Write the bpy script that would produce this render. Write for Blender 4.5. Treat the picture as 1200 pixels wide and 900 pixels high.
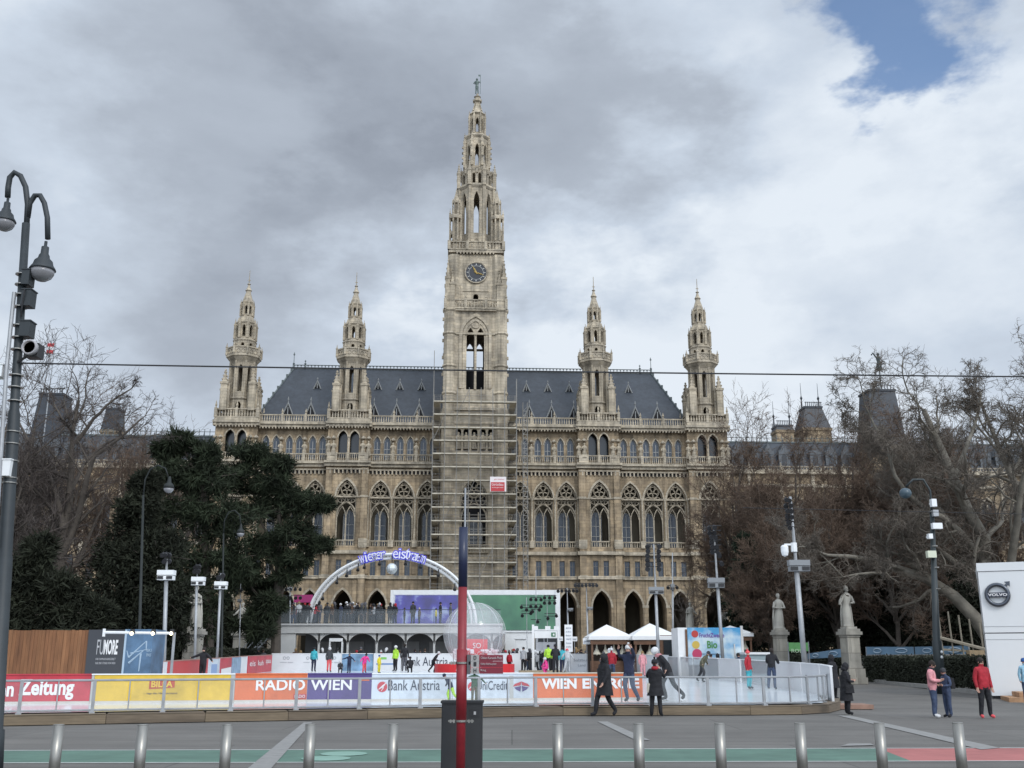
import bpy, math, random
import numpy as np
from math import sin, cos, tan, atan, atan2, pi, radians, degrees, sqrt
from mathutils import Vector, Matrix
random.seed(11); rng = np.random.default_rng(5)
S = bpy.context.scene
for o in list(bpy.data.objects): bpy.data.objects.remove(o)
COL = S.collection

# ---------------------------------------------------------------- camera
PITCH = radians(14.89); CH = 1.7; F = 1200.0
cam = bpy.data.cameras.new('camera'); camo = bpy.data.objects.new('camera', cam); COL.objects.link(camo)
cam.sensor_fit = 'HORIZONTAL'; cam.sensor_width = 36.0; cam.lens = 36.0*F/1200.0
cam.clip_start = 0.1; cam.clip_end = 6000
camo.location = (0, 0, CH); camo.rotation_euler = (pi/2+PITCH, 0, 0)
S.camera = camo

def raydir(px, py):
    dx = (px-600)/F; dy = (450-py)/F
    return Vector((dx, cos(PITCH)-dy*sin(PITCH), sin(PITCH)+dy*cos(PITCH)))
def P(px, py, Z):                       # point seen at (px,py) at ground distance Z
    d = raydir(px, py); t = Z/d.y
    return Vector((d.x*t, Z, CH+d.z*t))
def gz(Y):                              # height of the square's paving at distance Y
    return 0.0 if Y < 35 else 0.012*(min(Y, 300)-35)
def gx(px, Z, z=None):
    if z is None: z = gz(Z)
    return (px-600)/F*(Z*cos(PITCH)+(z-CH)*sin(PITCH))
def gpt(px, py, z=0.0):
    d = raydir(px, py); t = (z-CH)/d.z
    return Vector((d.x*t, d.y*t, z))
def zy(py, Z): return P(600, py, Z).z

# ---------------------------------------------------------------- view, world, sun
S.view_settings.view_transform = 'Standard'; S.view_settings.look = 'None'
S.view_settings.gamma = 1.0; S.view_settings.use_curve_mapping = False
S.view_settings.exposure = 0.17
SUN_EL = radians(38); SUN_AZ = radians(150)      # azimuth of the sun measured from +Y (view dir) clockwise: behind, to the right
sun_dir = Vector((sin(SUN_AZ)*cos(SUN_EL), cos(SUN_AZ)*cos(SUN_EL), sin(SUN_EL)))
sl = bpy.data.lights.new('sun', 'SUN'); sl.energy = 1.1; sl.angle = radians(14); sl.color = (1, .96, .9)
so = bpy.data.objects.new('sun', sl); COL.objects.link(so)
so.rotation_euler = sun_dir.to_track_quat('Z', 'Y').to_euler(); so.location = (0, 0, 150)

W = bpy.data.worlds.new("World"); S.world = W; W.use_nodes = True
nt = W.node_tree; nt.nodes.clear()
def N(t, **k):
    n = nt.nodes.new(t)
    for a, b in k.items(): setattr(n, a, b)
    return n
def Lk(a, b): nt.links.new(a, b)
def mth(op, a, b=None, clamp=False):
    n = N('ShaderNodeMath', operation=op, use_clamp=clamp)
    for i, x in enumerate((a, b)):
        if x is None: continue
        if hasattr(x, 'links'): Lk(x, n.inputs[i])
        else: n.inputs[i].default_value = x
    return n.outputs[0]
tc = N('ShaderNodeTexCoord')
dirv = tc.outputs['Generated']
sky = N('ShaderNodeTexSky', sky_type='NISHITA', sun_disc=False, sun_elevation=SUN_EL, sun_rotation=SUN_AZ)
sky.air_density = 1.0; sky.dust_density = .1; sky.ozone_density = 3.0
# cloud layer: soft noise on the sky direction, with large banks of known bearing
nz1 = N('ShaderNodeTexNoise'); nz1.inputs['Scale'].default_value = 2.6; nz1.inputs['Detail'].default_value = 7; nz1.inputs['Roughness'].default_value = .52; nz1.inputs['Distortion'].default_value = .25
nz2 = N('ShaderNodeTexNoise'); nz2.inputs['Scale'].default_value = 6.5; nz2.inputs['Detail'].default_value = 8; nz2.inputs['Roughness'].default_value = .58
mp = N('ShaderNodeMapping'); mp.inputs['Scale'].default_value = (1, 1, 1.9); mp.inputs['Location'].default_value = (1.3, .4, .2)
Lk(dirv, mp.inputs[0]); Lk(mp.outputs[0], nz1.inputs[0]); Lk(mp.outputs[0], nz2.inputs[0])
# warped direction for the banks
nzw = N('ShaderNodeTexNoise'); nzw.inputs['Scale'].default_value = 4.5; nzw.inputs['Detail'].default_value = 6; nzw.inputs['Roughness'].default_value = .6
Lk(mp.outputs[0], nzw.inputs[0])
vs = N('ShaderNodeVectorMath', operation='SUBTRACT'); Lk(nzw.outputs['Color'], vs.inputs[0]); vs.inputs[1].default_value = (.5, .5, .5)
vm = N('ShaderNodeVectorMath', operation='SCALE'); Lk(vs.outputs[0], vm.inputs[0]); vm.inputs['Scale'].default_value = .5
va = N('ShaderNodeVectorMath', operation='ADD'); Lk(dirv, va.inputs[0]); Lk(vm.outputs[0], va.inputs[1])
vn = N('ShaderNodeVectorMath', operation='NORMALIZE'); Lk(va.outputs[0], vn.inputs[0])
vm2 = N('ShaderNodeVectorMath', operation='SCALE'); Lk(vs.outputs[0], vm2.inputs[0]); vm2.inputs['Scale'].default_value = .16
va2 = N('ShaderNodeVectorMath', operation='ADD'); Lk(dirv, va2.inputs[0]); Lk(vm2.outputs[0], va2.inputs[1])
vn2 = N('ShaderNodeVectorMath', operation='NORMALIZE'); Lk(va2.outputs[0], vn2.inputs[0])
def bank(px, py, rin, rout, vn=vn):            # 1 inside, 0 outside; radii in degrees
    d = raydir(px, py).normalized()
    dp = N('ShaderNodeVectorMath', operation='DOT_PRODUCT'); Lk(vn.outputs[0], dp.inputs[0]); dp.inputs[1].default_value = d
    mr = N('ShaderNodeMapRange', interpolation_type='SMOOTHSTEP'); Lk(dp.outputs['Value'], mr.inputs['Value'])
    mr.inputs['From Min'].default_value = cos(radians(rout)); mr.inputs['From Max'].default_value = cos(radians(rin))
    return mr.outputs['Result']
bright = mth('ADD', .69, mth('MULTIPLY', mth('SUBTRACT', nz1.outputs['Fac'], .5), 1.15))
bright = mth('ADD', bright, mth('MULTIPLY', mth('SUBTRACT', nz2.outputs['Fac'], .5), .42))
for (px, py, a, b, w) in [(300, 180, 1, 15, -.28), (520, 130, 1, 12, -.16), (690, 90, 1, 9, -.06), (420, 250, 0, 8, -.16), (690, 190, 0, 8, -.12), (180, 330, 0, 8, -.06), (330, 380, 0, 8, -.04),
                          (90, 60, 1, 13, .12), (70, 270, 0, 8, .14), (460, 340, 0, 7, .24), (640, 340, 0, 6, .16), (880, 120, 1, 10, .14), (980, 330, 1, 16, .15), (1130, 160, 0, 8, .12), (800, 470, 0, 9, .10), (760, 420, 1, 9, .08)]:
    bright = mth('ADD', bright, mth('MULTIPLY', bank(px, py, a, b), w))
cr = N('ShaderNodeValToRGB'); Lk(bright, cr.inputs[0])
e = cr.color_ramp.elements
e[0].position = 0.0; e[0].color = (.27, .305, .365, 1)
e[1].position = 1.0; e[1].color = (.70, .76, .83, 1)
x = cr.color_ramp.elements.new(.45); x.color = (.40, .45, .525, 1)
x = cr.color_ramp.elements.new(.75); x.color = (.53, .60, .695, 1)
# the cloud deck is brightened behind the viewer, round the sun, to add light
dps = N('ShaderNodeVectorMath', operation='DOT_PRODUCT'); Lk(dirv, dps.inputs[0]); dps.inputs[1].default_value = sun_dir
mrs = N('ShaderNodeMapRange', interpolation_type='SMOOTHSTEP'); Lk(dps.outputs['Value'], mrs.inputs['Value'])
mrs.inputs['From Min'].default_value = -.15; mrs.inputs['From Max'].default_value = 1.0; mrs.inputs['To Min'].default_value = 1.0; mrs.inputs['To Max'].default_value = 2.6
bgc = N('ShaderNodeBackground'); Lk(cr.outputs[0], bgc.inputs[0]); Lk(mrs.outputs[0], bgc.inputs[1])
bgs = N('ShaderNodeBackground'); Lk(sky.outputs[0], bgs.inputs[0]); bgs.inputs[1].default_value = .15
hole = mth('ADD', bank(1075, 5, .5, 6.0, vn2), mth('MULTIPLY', bank(1035, 75, 0, 3.2, vn2), .75))
hole = mth('ADD', hole, mth('MULTIPLY', bank(975, -5, 0, 4, vn2), .7))
hole = mth('ADD', hole, mth('MULTIPLY', bank(1060, 10, 3, 12, vn2), mth('MULTIPLY', mth('SUBTRACT', nz2.outputs['Fac'], .5), 4.5)))
mh = N('ShaderNodeMapRange', interpolation_type='SMOOTHSTEP'); Lk(hole, mh.inputs['Value'])
mh.inputs['From Min'].default_value = .45; mh.inputs['From Max'].default_value = 1.3; mh.inputs['To Max'].default_value = .92
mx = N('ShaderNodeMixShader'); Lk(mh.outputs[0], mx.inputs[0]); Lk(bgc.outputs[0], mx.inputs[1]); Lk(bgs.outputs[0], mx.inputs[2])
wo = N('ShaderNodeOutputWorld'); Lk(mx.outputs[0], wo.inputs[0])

# ---------------------------------------------------------------- materials
MATS = {}
def mat(name, col=(.5, .5, .5), rough=.7, metal=0.0, var=.0, scale=2.0, bump=0.0, bscale=20., stain=0.0, emit=0.0, spec=.5, trans=0.0, alpha=1.0, stretch=(1, 1, 1)):
    if name in MATS: return MATS[name]
    m = bpy.data.materials.new(name); m.use_nodes = True; t = m.node_tree; b = t.nodes['Principled BSDF']
    b.inputs['Base Color'].default_value = (*col, 1); b.inputs['Roughness'].default_value = rough; b.inputs['Metallic'].default_value = metal
    b.inputs['Specular IOR Level'].default_value = spec
    if trans: b.inputs['Transmission Weight'].default_value = trans; b.inputs['IOR'].default_value = 1.45
    if alpha < 1: b.inputs['Alpha'].default_value = alpha
    if emit: b.inputs['Emission Color'].default_value = (*col, 1); b.inputs['Emission Strength'].default_value = emit
    tc = t.nodes.new('ShaderNodeTexCoord'); mpn = t.nodes.new('ShaderNodeMapping'); mpn.inputs['Scale'].default_value = stretch
    t.links.new(tc.outputs['Object'], mpn.inputs[0])
    if var or stain:
        n = t.nodes.new('ShaderNodeTexNoise'); n.inputs['Scale'].default_value = scale; n.inputs['Detail'].default_value = 6; n.inputs['Roughness'].default_value = .6
        t.links.new(mpn.outputs[0], n.inputs[0])
        mr = t.nodes.new('ShaderNodeMapRange'); t.links.new(n.outputs['Fac'], mr.inputs[0])
        mr.inputs['From Min'].default_value = .3; mr.inputs['From Max'].default_value = .7
        mr.inputs['To Min'].default_value = 1-var; mr.inputs['To Max'].default_value = 1+var
        vm = t.nodes.new('ShaderNodeVectorMath'); vm.operation = 'SCALE'; vm.inputs[0].default_value = col
        t.links.new(mr.outputs[0], vm.inputs['Scale'])
        last = vm.outputs[0]
        if stain:
            n2 = t.nodes.new('ShaderNodeTexNoise'); n2.inputs['Scale'].default_value = scale*.23; n2.inputs['Detail'].default_value = 8; n2.inputs['Roughness'].default_value = .68
            t.links.new(mpn.outputs[0], n2.inputs[0])
            m2 = t.nodes.new('ShaderNodeMapRange'); t.links.new(n2.outputs['Fac'], m2.inputs[0])
            m2.inputs['From Min'].default_value = .42; m2.inputs['From Max'].default_value = .66; m2.inputs['To Min'].default_value = 1; m2.inputs['To Max'].default_value = 1-stain
            v2 = t.nodes.new('ShaderNodeVectorMath'); v2.operation = 'SCALE'; t.links.new(last, v2.inputs[0]); t.links.new(m2.outputs[0], v2.inputs['Scale']); last = v2.outputs[0]
        t.links.new(last, b.inputs['Base Color'])
    if bump:
        n = t.nodes.new('ShaderNodeTexNoise'); n.inputs['Scale'].default_value = bscale; n.inputs['Detail'].default_value = 4
        t.links.new(mpn.outputs[0], n.inputs[0])
        bp = t.nodes.new('ShaderNodeBump'); bp.inputs['Strength'].default_value = bump; bp.inputs['Distance'].default_value = .05
        t.links.new(n.outputs['Fac'], bp.inputs['Height']); t.links.new(bp.outputs[0], b.inputs['Normal'])
    MATS[name] = m; return m

def stone_mat(name, col, soot=.5, course=.55):
    """ashlar: coursed blocks of slightly different tone, weather streaks and soot patches"""
    m = bpy.data.materials.new(name); m.use_nodes = True; t = m.node_tree; b = t.nodes['Principled BSDF']; b.inputs['Roughness'].default_value = .9
    nn = t.nodes.new; L = t.links.new
    tc = nn('ShaderNodeTexCoord'); sx = nn('ShaderNodeSeparateXYZ'); L(tc.outputs['Object'], sx.inputs[0])
    ad = nn('ShaderNodeMath'); ad.operation = 'ADD'; L(sx.outputs[0], ad.inputs[0]); L(sx.outputs[1], ad.inputs[1])
    cb = nn('ShaderNodeCombineXYZ'); L(ad.outputs[0], cb.inputs[0]); L(sx.outputs[2], cb.inputs[1])
    br = nn('ShaderNodeTexBrick'); L(cb.outputs[0], br.inputs[0]); br.inputs['Scale'].default_value = 1.0
    br.inputs['Brick Width'].default_value = 1.15; br.inputs['Row Height'].default_value = course; br.inputs['Mortar Size'].default_value = .018; br.inputs['Mortar Smooth'].default_value = .3
    br.inputs['Color1'].default_value = (.86, .86, .86, 1); br.inputs['Color2'].default_value = (1.12, 1.1, 1.05, 1); br.inputs['Mortar'].default_value = (.62, .6, .58, 1)
    n1 = nn('ShaderNodeTexNoise'); n1.inputs['Scale'].default_value = .35; n1.inputs['Detail'].default_value = 8; n1.inputs['Roughness'].default_value = .7; L(tc.outputs['Object'], n1.inputs[0])
    r1 = nn('ShaderNodeMapRange'); L(n1.outputs['Fac'], r1.inputs[0]); r1.inputs['From Min'].default_value = .35; r1.inputs['From Max'].default_value = .7; r1.inputs['To Min'].default_value = 1.15; r1.inputs['To Max'].default_value = 1-soot
    mpn = nn('ShaderNodeMapping'); mpn.inputs['Scale'].default_value = (1.6, 1.6, .16); L(tc.outputs['Object'], mpn.inputs[0])
    n2 = nn('ShaderNodeTexNoise'); n2.inputs['Scale'].default_value = 1.0; n2.inputs['Detail'].default_value = 6; L(mpn.outputs[0], n2.inputs[0])
    r2 = nn('ShaderNodeMapRange'); L(n2.outputs['Fac'], r2.inputs[0]); r2.inputs['From Min'].default_value = .4; r2.inputs['From Max'].default_value = .72; r2.inputs['To Min'].default_value = 1.08; r2.inputs['To Max'].default_value = 1-soot*.9
    mu = nn('ShaderNodeMath'); mu.operation = 'MULTIPLY'; L(r1.outputs[0], mu.inputs[0]); L(r2.outputs[0], mu.inputs[1])
    v1 = nn('ShaderNodeVectorMath'); v1.operation = 'MULTIPLY'; L(br.outputs[0], v1.inputs[0]); v1.inputs[1].default_value = col
    v2 = nn('ShaderNodeVectorMath'); v2.operation = 'SCALE'; L(v1.outputs[0], v2.inputs[0]); L(mu.outputs[0], v2.inputs['Scale'])
    L(v2.outputs[0], b.inputs['Base Color'])
    bp = nn('ShaderNodeBump'); bp.inputs['Strength'].default_value = .5; bp.inputs['Distance'].default_value = .05; L(br.outputs['Fac'], bp.inputs['Height']); bp.invert = True; L(bp.outputs[0], b.inputs['Normal'])
    MATS[name] = m; return m

STONE = stone_mat('weathered_sandstone', (.37, .285, .188), .6)
TRIM = stone_mat('pale_carved_stone', (.46, .40, .31), .46, .4)
TOWER = stone_mat('tower_stone', (.47, .405, .31), .5, .5)
SOOTY = stone_mat('dark_carved_stone', (.30, .27, .205), .5, .4)
SLATE = mat('slate', (.036, .043, .054), .55, var=.25, scale=1.6, bump=.15, bscale=6, stain=.3)
LEAD = mat('lead', (.10, .12, .12), .5, var=.2)
DARK = mat('shade_black', (.012, .012, .014), .9)  # near-black colour that stands for shade in openings and between parts
PANE = mat('window_pane', (.045, .058, .078), .22, spec=.45, var=.35, scale=.7)
PANED = mat('dark_pane', (.014, .017, .02), .2, spec=.6)
WFRAME = mat('window_frame', (.30, .30, .29), .6)
def asphalt_mat():
    m = bpy.data.materials.new('asphalt'); m.use_nodes = True; t = m.node_tree; b = t.nodes['Principled BSDF']; nn = t.nodes.new; L = t.links.new; b.inputs['Roughness'].default_value = .9
    tc = nn('ShaderNodeTexCoord'); o_ = tc.outputs['Object']
    def noise(sc, det=6, rough=.6, st=None):
        n = nn('ShaderNodeTexNoise'); n.inputs['Scale'].default_value = sc; n.inputs['Detail'].default_value = det; n.inputs['Roughness'].default_value = rough
        if st: mp_ = nn('ShaderNodeMapping'); mp_.inputs['Scale'].default_value = st; L(o_, mp_.inputs[0]); L(mp_.outputs[0], n.inputs[0])
        else: L(o_, n.inputs[0])
        return n.outputs['Fac']
    def rng_(x, a, b_, c, d):
        r = nn('ShaderNodeMapRange'); L(x, r.inputs[0]); r.inputs['From Min'].default_value = a; r.inputs['From Max'].default_value = b_; r.inputs['To Min'].default_value = c; r.inputs['To Max'].default_value = d; return r.outputs[0]
    def mul(x, y): q = nn('ShaderNodeMath'); q.operation = 'MULTIPLY'; L(x, q.inputs[0]); L(y, q.inputs[1]); return q.outputs[0]
    f = mul(rng_(noise(45, 3, .7), .3, .7, .8, 1.2), rng_(noise(.35, 8, .7), .35, .68, 1.12, .82))
    f = mul(f, rng_(noise(1.0, 7, .65, (.18, 1.4, 1)), .42, .7, 1.05, .80))        # tyre and drag marks along the road
    br = nn('ShaderNodeTexBrick'); L(o_, br.inputs[0]); br.inputs['Scale'].default_value = 1; br.inputs['Brick Width'].default_value = 11.0; br.inputs['Row Height'].default_value = 4.3; br.inputs['Mortar Size'].default_value = .025; br.inputs['Mortar Smooth'].default_value = .5
    br.inputs['Color1'].default_value = (.93, .93, .93, 1); br.inputs['Color2'].default_value = (1.06, 1.05, 1.03, 1); br.inputs['Mortar'].default_value = (.62, .62, .62, 1)
    f = mul(f, br.outputs[0])
    vo = nn('ShaderNodeTexVoronoi'); vo.inputs['Scale'].default_value = 2.2; L(o_, vo.inputs[0]); f = mul(f, rng_(vo.outputs['Distance'], .02, .045, .55, 1.0))   # gum spots and chips
    v = nn('ShaderNodeVectorMath'); v.operation = 'SCALE'; v.inputs[0].default_value = (.132, .124, .113); L(f, v.inputs['Scale']); L(v.outputs[0], b.inputs['Base Color'])
    bp = nn('ShaderNodeBump'); bp.inputs['Strength'].default_value = .4; bp.inputs['Distance'].default_value = .02; L(noise(60, 3), bp.inputs['Height']); L(bp.outputs[0], b.inputs['Normal'])
    MATS['asphalt'] = m; return m
ASPH = asphalt_mat()
ALU = mat('aluminium', (.42, .43, .44), .4, metal=.6, var=.1)
GALV = mat('galvanised_steel', (.33, .34, .35), .5, metal=.4, var=.18, scale=3)
WHITE = mat('white_paint', (.74, .75, .75), .5, var=.05, scale=1.5)
BLACK = mat('black_paint', (.018, .018, .02), .5)
STEELD = mat('dark_grey_paint', (.045, .055, .062), .45, var=.2, scale=3)
TIMBER = mat('weathered_timber', (.30, .225, .15), .85, var=.3, scale=3, stretch=(.4, 4, 6), stain=.35)
GLASS = mat('clear_glass', (.70, .78, .80), .05, alpha=.06, spec=.35)
LIGHTC = mat('lamp_glow', (1, .82, .5), .4, emit=6)
LAMPG = mat('lamp_globe', (.24, .24, .25), .25, spec=.6, var=.2)

# ---------------------------------------------------------------- mesh helpers
class MB:
    def __init__(s): s.v = []; s.f = []; s.m = []; s.mi = 0; s.s = []; s.sm = False
    def add(s, vs, fs):
        o = len(s.v); s.v.extend(vs)
        for f in fs: s.f.append(tuple(i+o for i in f)); s.m.append(s.mi); s.s.append(s.sm)
    def quad(s, *p): s.add([tuple(q) for q in p], [tuple(range(len(p)))])
    def box(s, x0, x1, y0, y1, z0, z1):
        s.add([(x0,y0,z0),(x1,y0,z0),(x1,y1,z0),(x0,y1,z0),(x0,y0,z1),(x1,y0,z1),(x1,y1,z1),(x0,y1,z1)],
              [(0,3,2,1),(4,5,6,7),(0,1,5,4),(1,2,6,5),(2,3,7,6),(3,0,4,7)])
    def cbox(s, cx, cy, z0, w, d, h, r=0.0, taper=1.0):
        vs = []
        for z, k in ((z0, 1), (z0+h, taper)):
            for a, b in ((-1,-1),(1,-1),(1,1),(-1,1)):
                x = a*w/2*k; y = b*d/2*k
                vs.append((cx+x*cos(r)-y*sin(r), cy+x*sin(r)+y*cos(r), z))
        s.add(vs, [(0,3,2,1),(4,5,6,7),(0,1,5,4),(1,2,6,5),(2,3,7,6),(3,0,4,7)])
    def tube(s, pts, r, n=6, caps=True):
        pts = [Vector(p) for p in pts]; k = len(pts)
        rs = r if isinstance(r, (list, tuple)) else [r]*k
        vs = []; fs = []; ref = None
        for i, p in enumerate(pts):
            d = (pts[min(i+1, k-1)]-pts[max(i-1, 0)])
            if d.length < 1e-9: d = Vector((0, 0, 1))
            d.normalize()
            if ref is None:
                ref = Vector((0, 0, 1)) if abs(d.z) < .9 else Vector((1, 0, 0))
            u = ref-d*ref.dot(d)
            if u.length < 1e-6: u = d.orthogonal()
            u.normalize(); ref = u; w = d.cross(u)
            for j in range(n):
                a = 2*pi*j/n; vs.append(tuple(p+(u*cos(a)+w*sin(a))*rs[i]))
        for i in range(k-1):
            for j in range(n):
                fs.append((i*n+j, i*n+(j+1) % n, (i+1)*n+(j+1) % n, (i+1)*n+j))
        if caps: fs.append(tuple(range(n-1, -1, -1))); fs.append(tuple((k-1)*n+j for j in range(n)))
        s.add(vs, fs)
    def lathe(s, prof, cx=0, cy=0, n=8, ph=0.0, sy=1.0):
        vs = []; fs = []; k = len(prof)
        for (r, z) in prof:
            for j in range(n):
                a = 2*pi*j/n+ph; vs.append((cx+r*cos(a), cy+r*sy*sin(a), z))
        for i in range(k-1):
            for j in range(n): fs.append((i*n+j, i*n+(j+1) % n, (i+1)*n+(j+1) % n, (i+1)*n+j))
        if prof[0][0] > 1e-4: fs.append(tuple(range(n-1, -1, -1)))
        if prof[-1][0] > 1e-4: fs.append(tuple((k-1)*n+j for j in range(n)))
        s.add(vs, fs)
    def ball(s, c, r, n=8, sz=1.0, sx=1.0, sy=1.0):
        vs = []; fs = []; k = max(4, n//2+1)
        for i in range(k+1):
            t = pi*i/k
            for j in range(n):
                a = 2*pi*j/n; vs.append((c[0]+r*sx*sin(t)*cos(a), c[1]+r*sy*sin(t)*sin(a), c[2]-r*sz*cos(t)))
        for i in range(k):
            for j in range(n): fs.append((i*n+j, i*n+(j+1) % n, (i+1)*n+(j+1) % n, (i+1)*n+j))
        s.add(vs, fs)
    def prism(s, poly, y0, y1):         # polygon in x,z extruded along y
        n = len(poly)
        vs = [(x, y0, z) for x, z in poly]+[(x, y1, z) for x, z in poly]
        s.add(vs, [tuple(range(n)), tuple(range(2*n-1, n-1, -1))]+[(i, i+n, (i+1) % n+n, (i+1) % n) for i in range(n)])
    def ring(s, c, R, r, n=16, m=4, arc=None):   # torus in the x,z plane
        a0, a1 = arc or (0, 2*pi)
        pts = [(c[0]+R*cos(a0+(a1-a0)*i/n), c[1], c[2]+R*sin(a0+(a1-a0)*i/n)) for i in range(n+1)]
        s.tube(pts, r, m, caps=False)
    def merge(s, o, fn):
        b = len(s.v); s.v.extend(fn(*v) for v in o.v)
        s.f.extend(tuple(i+b for i in f) for f in o.f); s.m.extend(o.m); s.s.extend(o.s)
def rot_fn(a, cx=0, cy=0, dz=0):
    c, s_ = cos(a), sin(a)
    return lambda x, y, z: (cx+x*c-y*s_, cy+x*s_+y*c, z+dz)

def link(o, parent=None):
    COL.objects.link(o)
    if parent is not None: o.parent = parent
    return o
def obj(name, mb, mats, parent=None, loc=(0, 0, 0), rz=0.0, smooth=False):
    me = bpy.data.meshes.new(name); me.from_pydata(mb.v, [], mb.f)
    if not isinstance(mats, (list, tuple)): mats = [mats]
    for m in mats: me.materials.append(m)
    if len(mats) > 1: me.polygons.foreach_set('material_index', mb.m)
    if smooth: me.polygons.foreach_set('use_smooth', [True]*len(me.polygons))
    elif any(mb.s): me.polygons.foreach_set('use_smooth', mb.s)
    me.update()
    o = bpy.data.objects.new(name, me); o.location = loc; o.rotation_euler = (0, 0, rz)
    return link(o, parent)
def tag(o, label, cat=None, group=None, kind=None):
    if label: o['label'] = label
    if cat: o['category'] = cat
    if group: o['group'] = group
    if kind: o['kind'] = kind
    return o
def thing(name, label, cat, loc=(0, 0, 0), rz=0.0, group=None):
    o = bpy.data.objects.new(name, None); o.empty_display_size = .3; COL.objects.link(o)
    o.location = loc; o.rotation_euler = (0, 0, rz); return tag(o, label, cat, group)
def struct(name, mb, m, label):
    o = obj(name, mb, m); o['kind'] = 'structure'; o['label'] = label; return o
def dup(root, label, loc=None, rz=None, group=None, scale=None):
    r = root.copy(); COL.objects.link(r)
    for ch in list(root.children):
        c = ch.copy(); COL.objects.link(c); c.parent = r
        for g in list(ch.children):
            d = g.copy(); COL.objects.link(d); d.parent = c
    if loc is not None: r.location = loc
    if rz is not None: r.rotation_euler = (0, 0, rz)
    if scale is not None: r.scale = (scale,)*3
    r['label'] = label
    if group: r['group'] = group
    return r

def arch_pts(c, w, spring, apex, n=6):
    a = w/2; r = apex-spring
    if r < 1e-3: return [(c-a, spring), (c+a, spring)]
    L = []
    if r >= a:
        R = (a*a+r*r)/(2*a); th = math.acos(max(-1, min(1, (R-a)/R)))
        for i in range(n+1):
            t = th*i/n; L.append((c-a+R-R*cos(t), spring+R*sin(t)))
    else:
        for i in range(n+1):
            t = pi/2*i/n; L.append((c-a*cos(t), spring+r*sin(t)))
    return L+[(2*c-x, z) for x, z in reversed(L[:-1])]
def wall_row(mb, s0, s1, z0, z1, y, ops, depth=.6, n=6):
    cur = s0
    for (c, w, sill, spring, apex) in sorted(ops):
        x0, x1 = c-w/2, c+w/2
        if x0 > cur+1e-4: mb.quad((cur, y, z0), (x0, y, z0), (x0, y, z1), (cur, y, z1))
        if sill > z0+1e-3: mb.quad((x0, y, z0), (x1, y, z0), (x1, y, sill), (x0, y, sill))
        pts = arch_pts(c, w, spring, apex, n)
        for a, b in zip(pts, pts[1:]):
            mb.quad((a[0], y, a[1]), (b[0], y, b[1]), (b[0], y, z1), (a[0], y, z1))
            mb.quad((a[0], y, a[1]), (a[0], y+depth, a[1]), (b[0], y+depth, b[1]), (b[0], y, b[1]))
        mb.quad((x0, y, sill), (x0, y+depth, sill), (x0, y+depth, spring), (x0, y, spring))
        mb.quad((x1, y, sill), (x1, y, spring), (x1, y+depth, spring), (x1, y+depth, sill))
        mb.quad((x0, y, sill), (x1, y, sill), (x1, y+depth, sill), (x0, y+depth, sill))
        cur = x1
    if s1 > cur+1e-4: mb.quad((cur, y, z0), (s1, y, z0), (s1, y, z1), (cur, y, z1))
def arch_band(mb, c, w, spring, apex, y0, y1, t, n=6, foot=None):
    i = arch_pts(c, w, spring, apex, n); o = arch_pts(c, w+2*t, spring, apex+t*1.25, n)
    if foot is not None: i = [(i[0][0], foot)]+i+[(i[-1][0], foot)]; o = [(o[0][0], foot)]+o+[(o[-1][0], foot)]
    for (a, b), (p, q) in zip(zip(i, i[1:]), zip(o, o[1:])):
        mb.quad((a[0], y0, a[1]), (b[0], y0, b[1]), (q[0], y0, q[1]), (p[0], y0, p[1]))
        mb.quad((p[0], y0, p[1]), (q[0], y0, q[1]), (q[0], y1, q[1]), (p[0], y1, p[1]))
        mb.quad((a[0], y0, a[1]), (a[0], y1, a[1]), (b[0], y1, b[1]), (b[0], y0, b[1]))
def balustrade(mb, s0, s1, y, z0, h, pitch=.42, t=.22, pier=None, finial=0.0, bw=.15):
    mb.box(s0, s1, y-t/2-.04, y+t/2+.04, z0, z0+.16)
    mb.box(s0, s1, y-t/2-.04, y+t/2+.04, z0+h-.18, z0+h)
    n = max(1, int((s1-s0)/pitch))
    for i in range(n):
        x = s0+(i+.5)*(s1-s0)/n
        mb.lathe([(bw*.5, z0+.16), (bw*.72, z0+h*.35), (bw*.38, z0+h*.6), (bw*.55, z0+h-.18)], x, y, 4, pi/4)
    if pier:
        k = max(1, int(round((s1-s0)/pier)))
        for i in range(k+1):
            x = s0+i*(s1-s0)/k
            mb.cbox(x, y, z0, .42, t+.2, h+.08)
            if finial: mb.lathe([(.16, z0+h+.08), (.1, z0+h+.25), (.2, z0+h+.45), (.02, z0+h+finial)], x, y, 5)
def pinnacle(mb, x, y, z0, w, h, body=.5, n=4, crock=True):
    ph = pi/4 if n == 4 else pi/8
    hb = h*body; r = w*.5*(1.414 if n == 4 else 1.08)
    mb.lathe([(r, z0), (r, z0+hb*.9), (r*1.25, z0+hb*.93), (r*1.25, z0+hb), (r*.8, z0+hb), (.03, z0+h*.95)], x, y, n, ph)
    mb.ball((x, y, z0+h*.95), w*.17, 5)
    if crock:
        for k in range(3):
            f = (k+.6)/3.4; rr = r*.8*(1-f)+.03
            for j in range(4):
                a = j*pi/2+(ph if n == 4 else 0)
                mb.cbox(x+rr*cos(a), y+rr*sin(a), z0+hb+(h*.95-hb)*f, w*.16, w*.16, w*.2, a)
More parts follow.
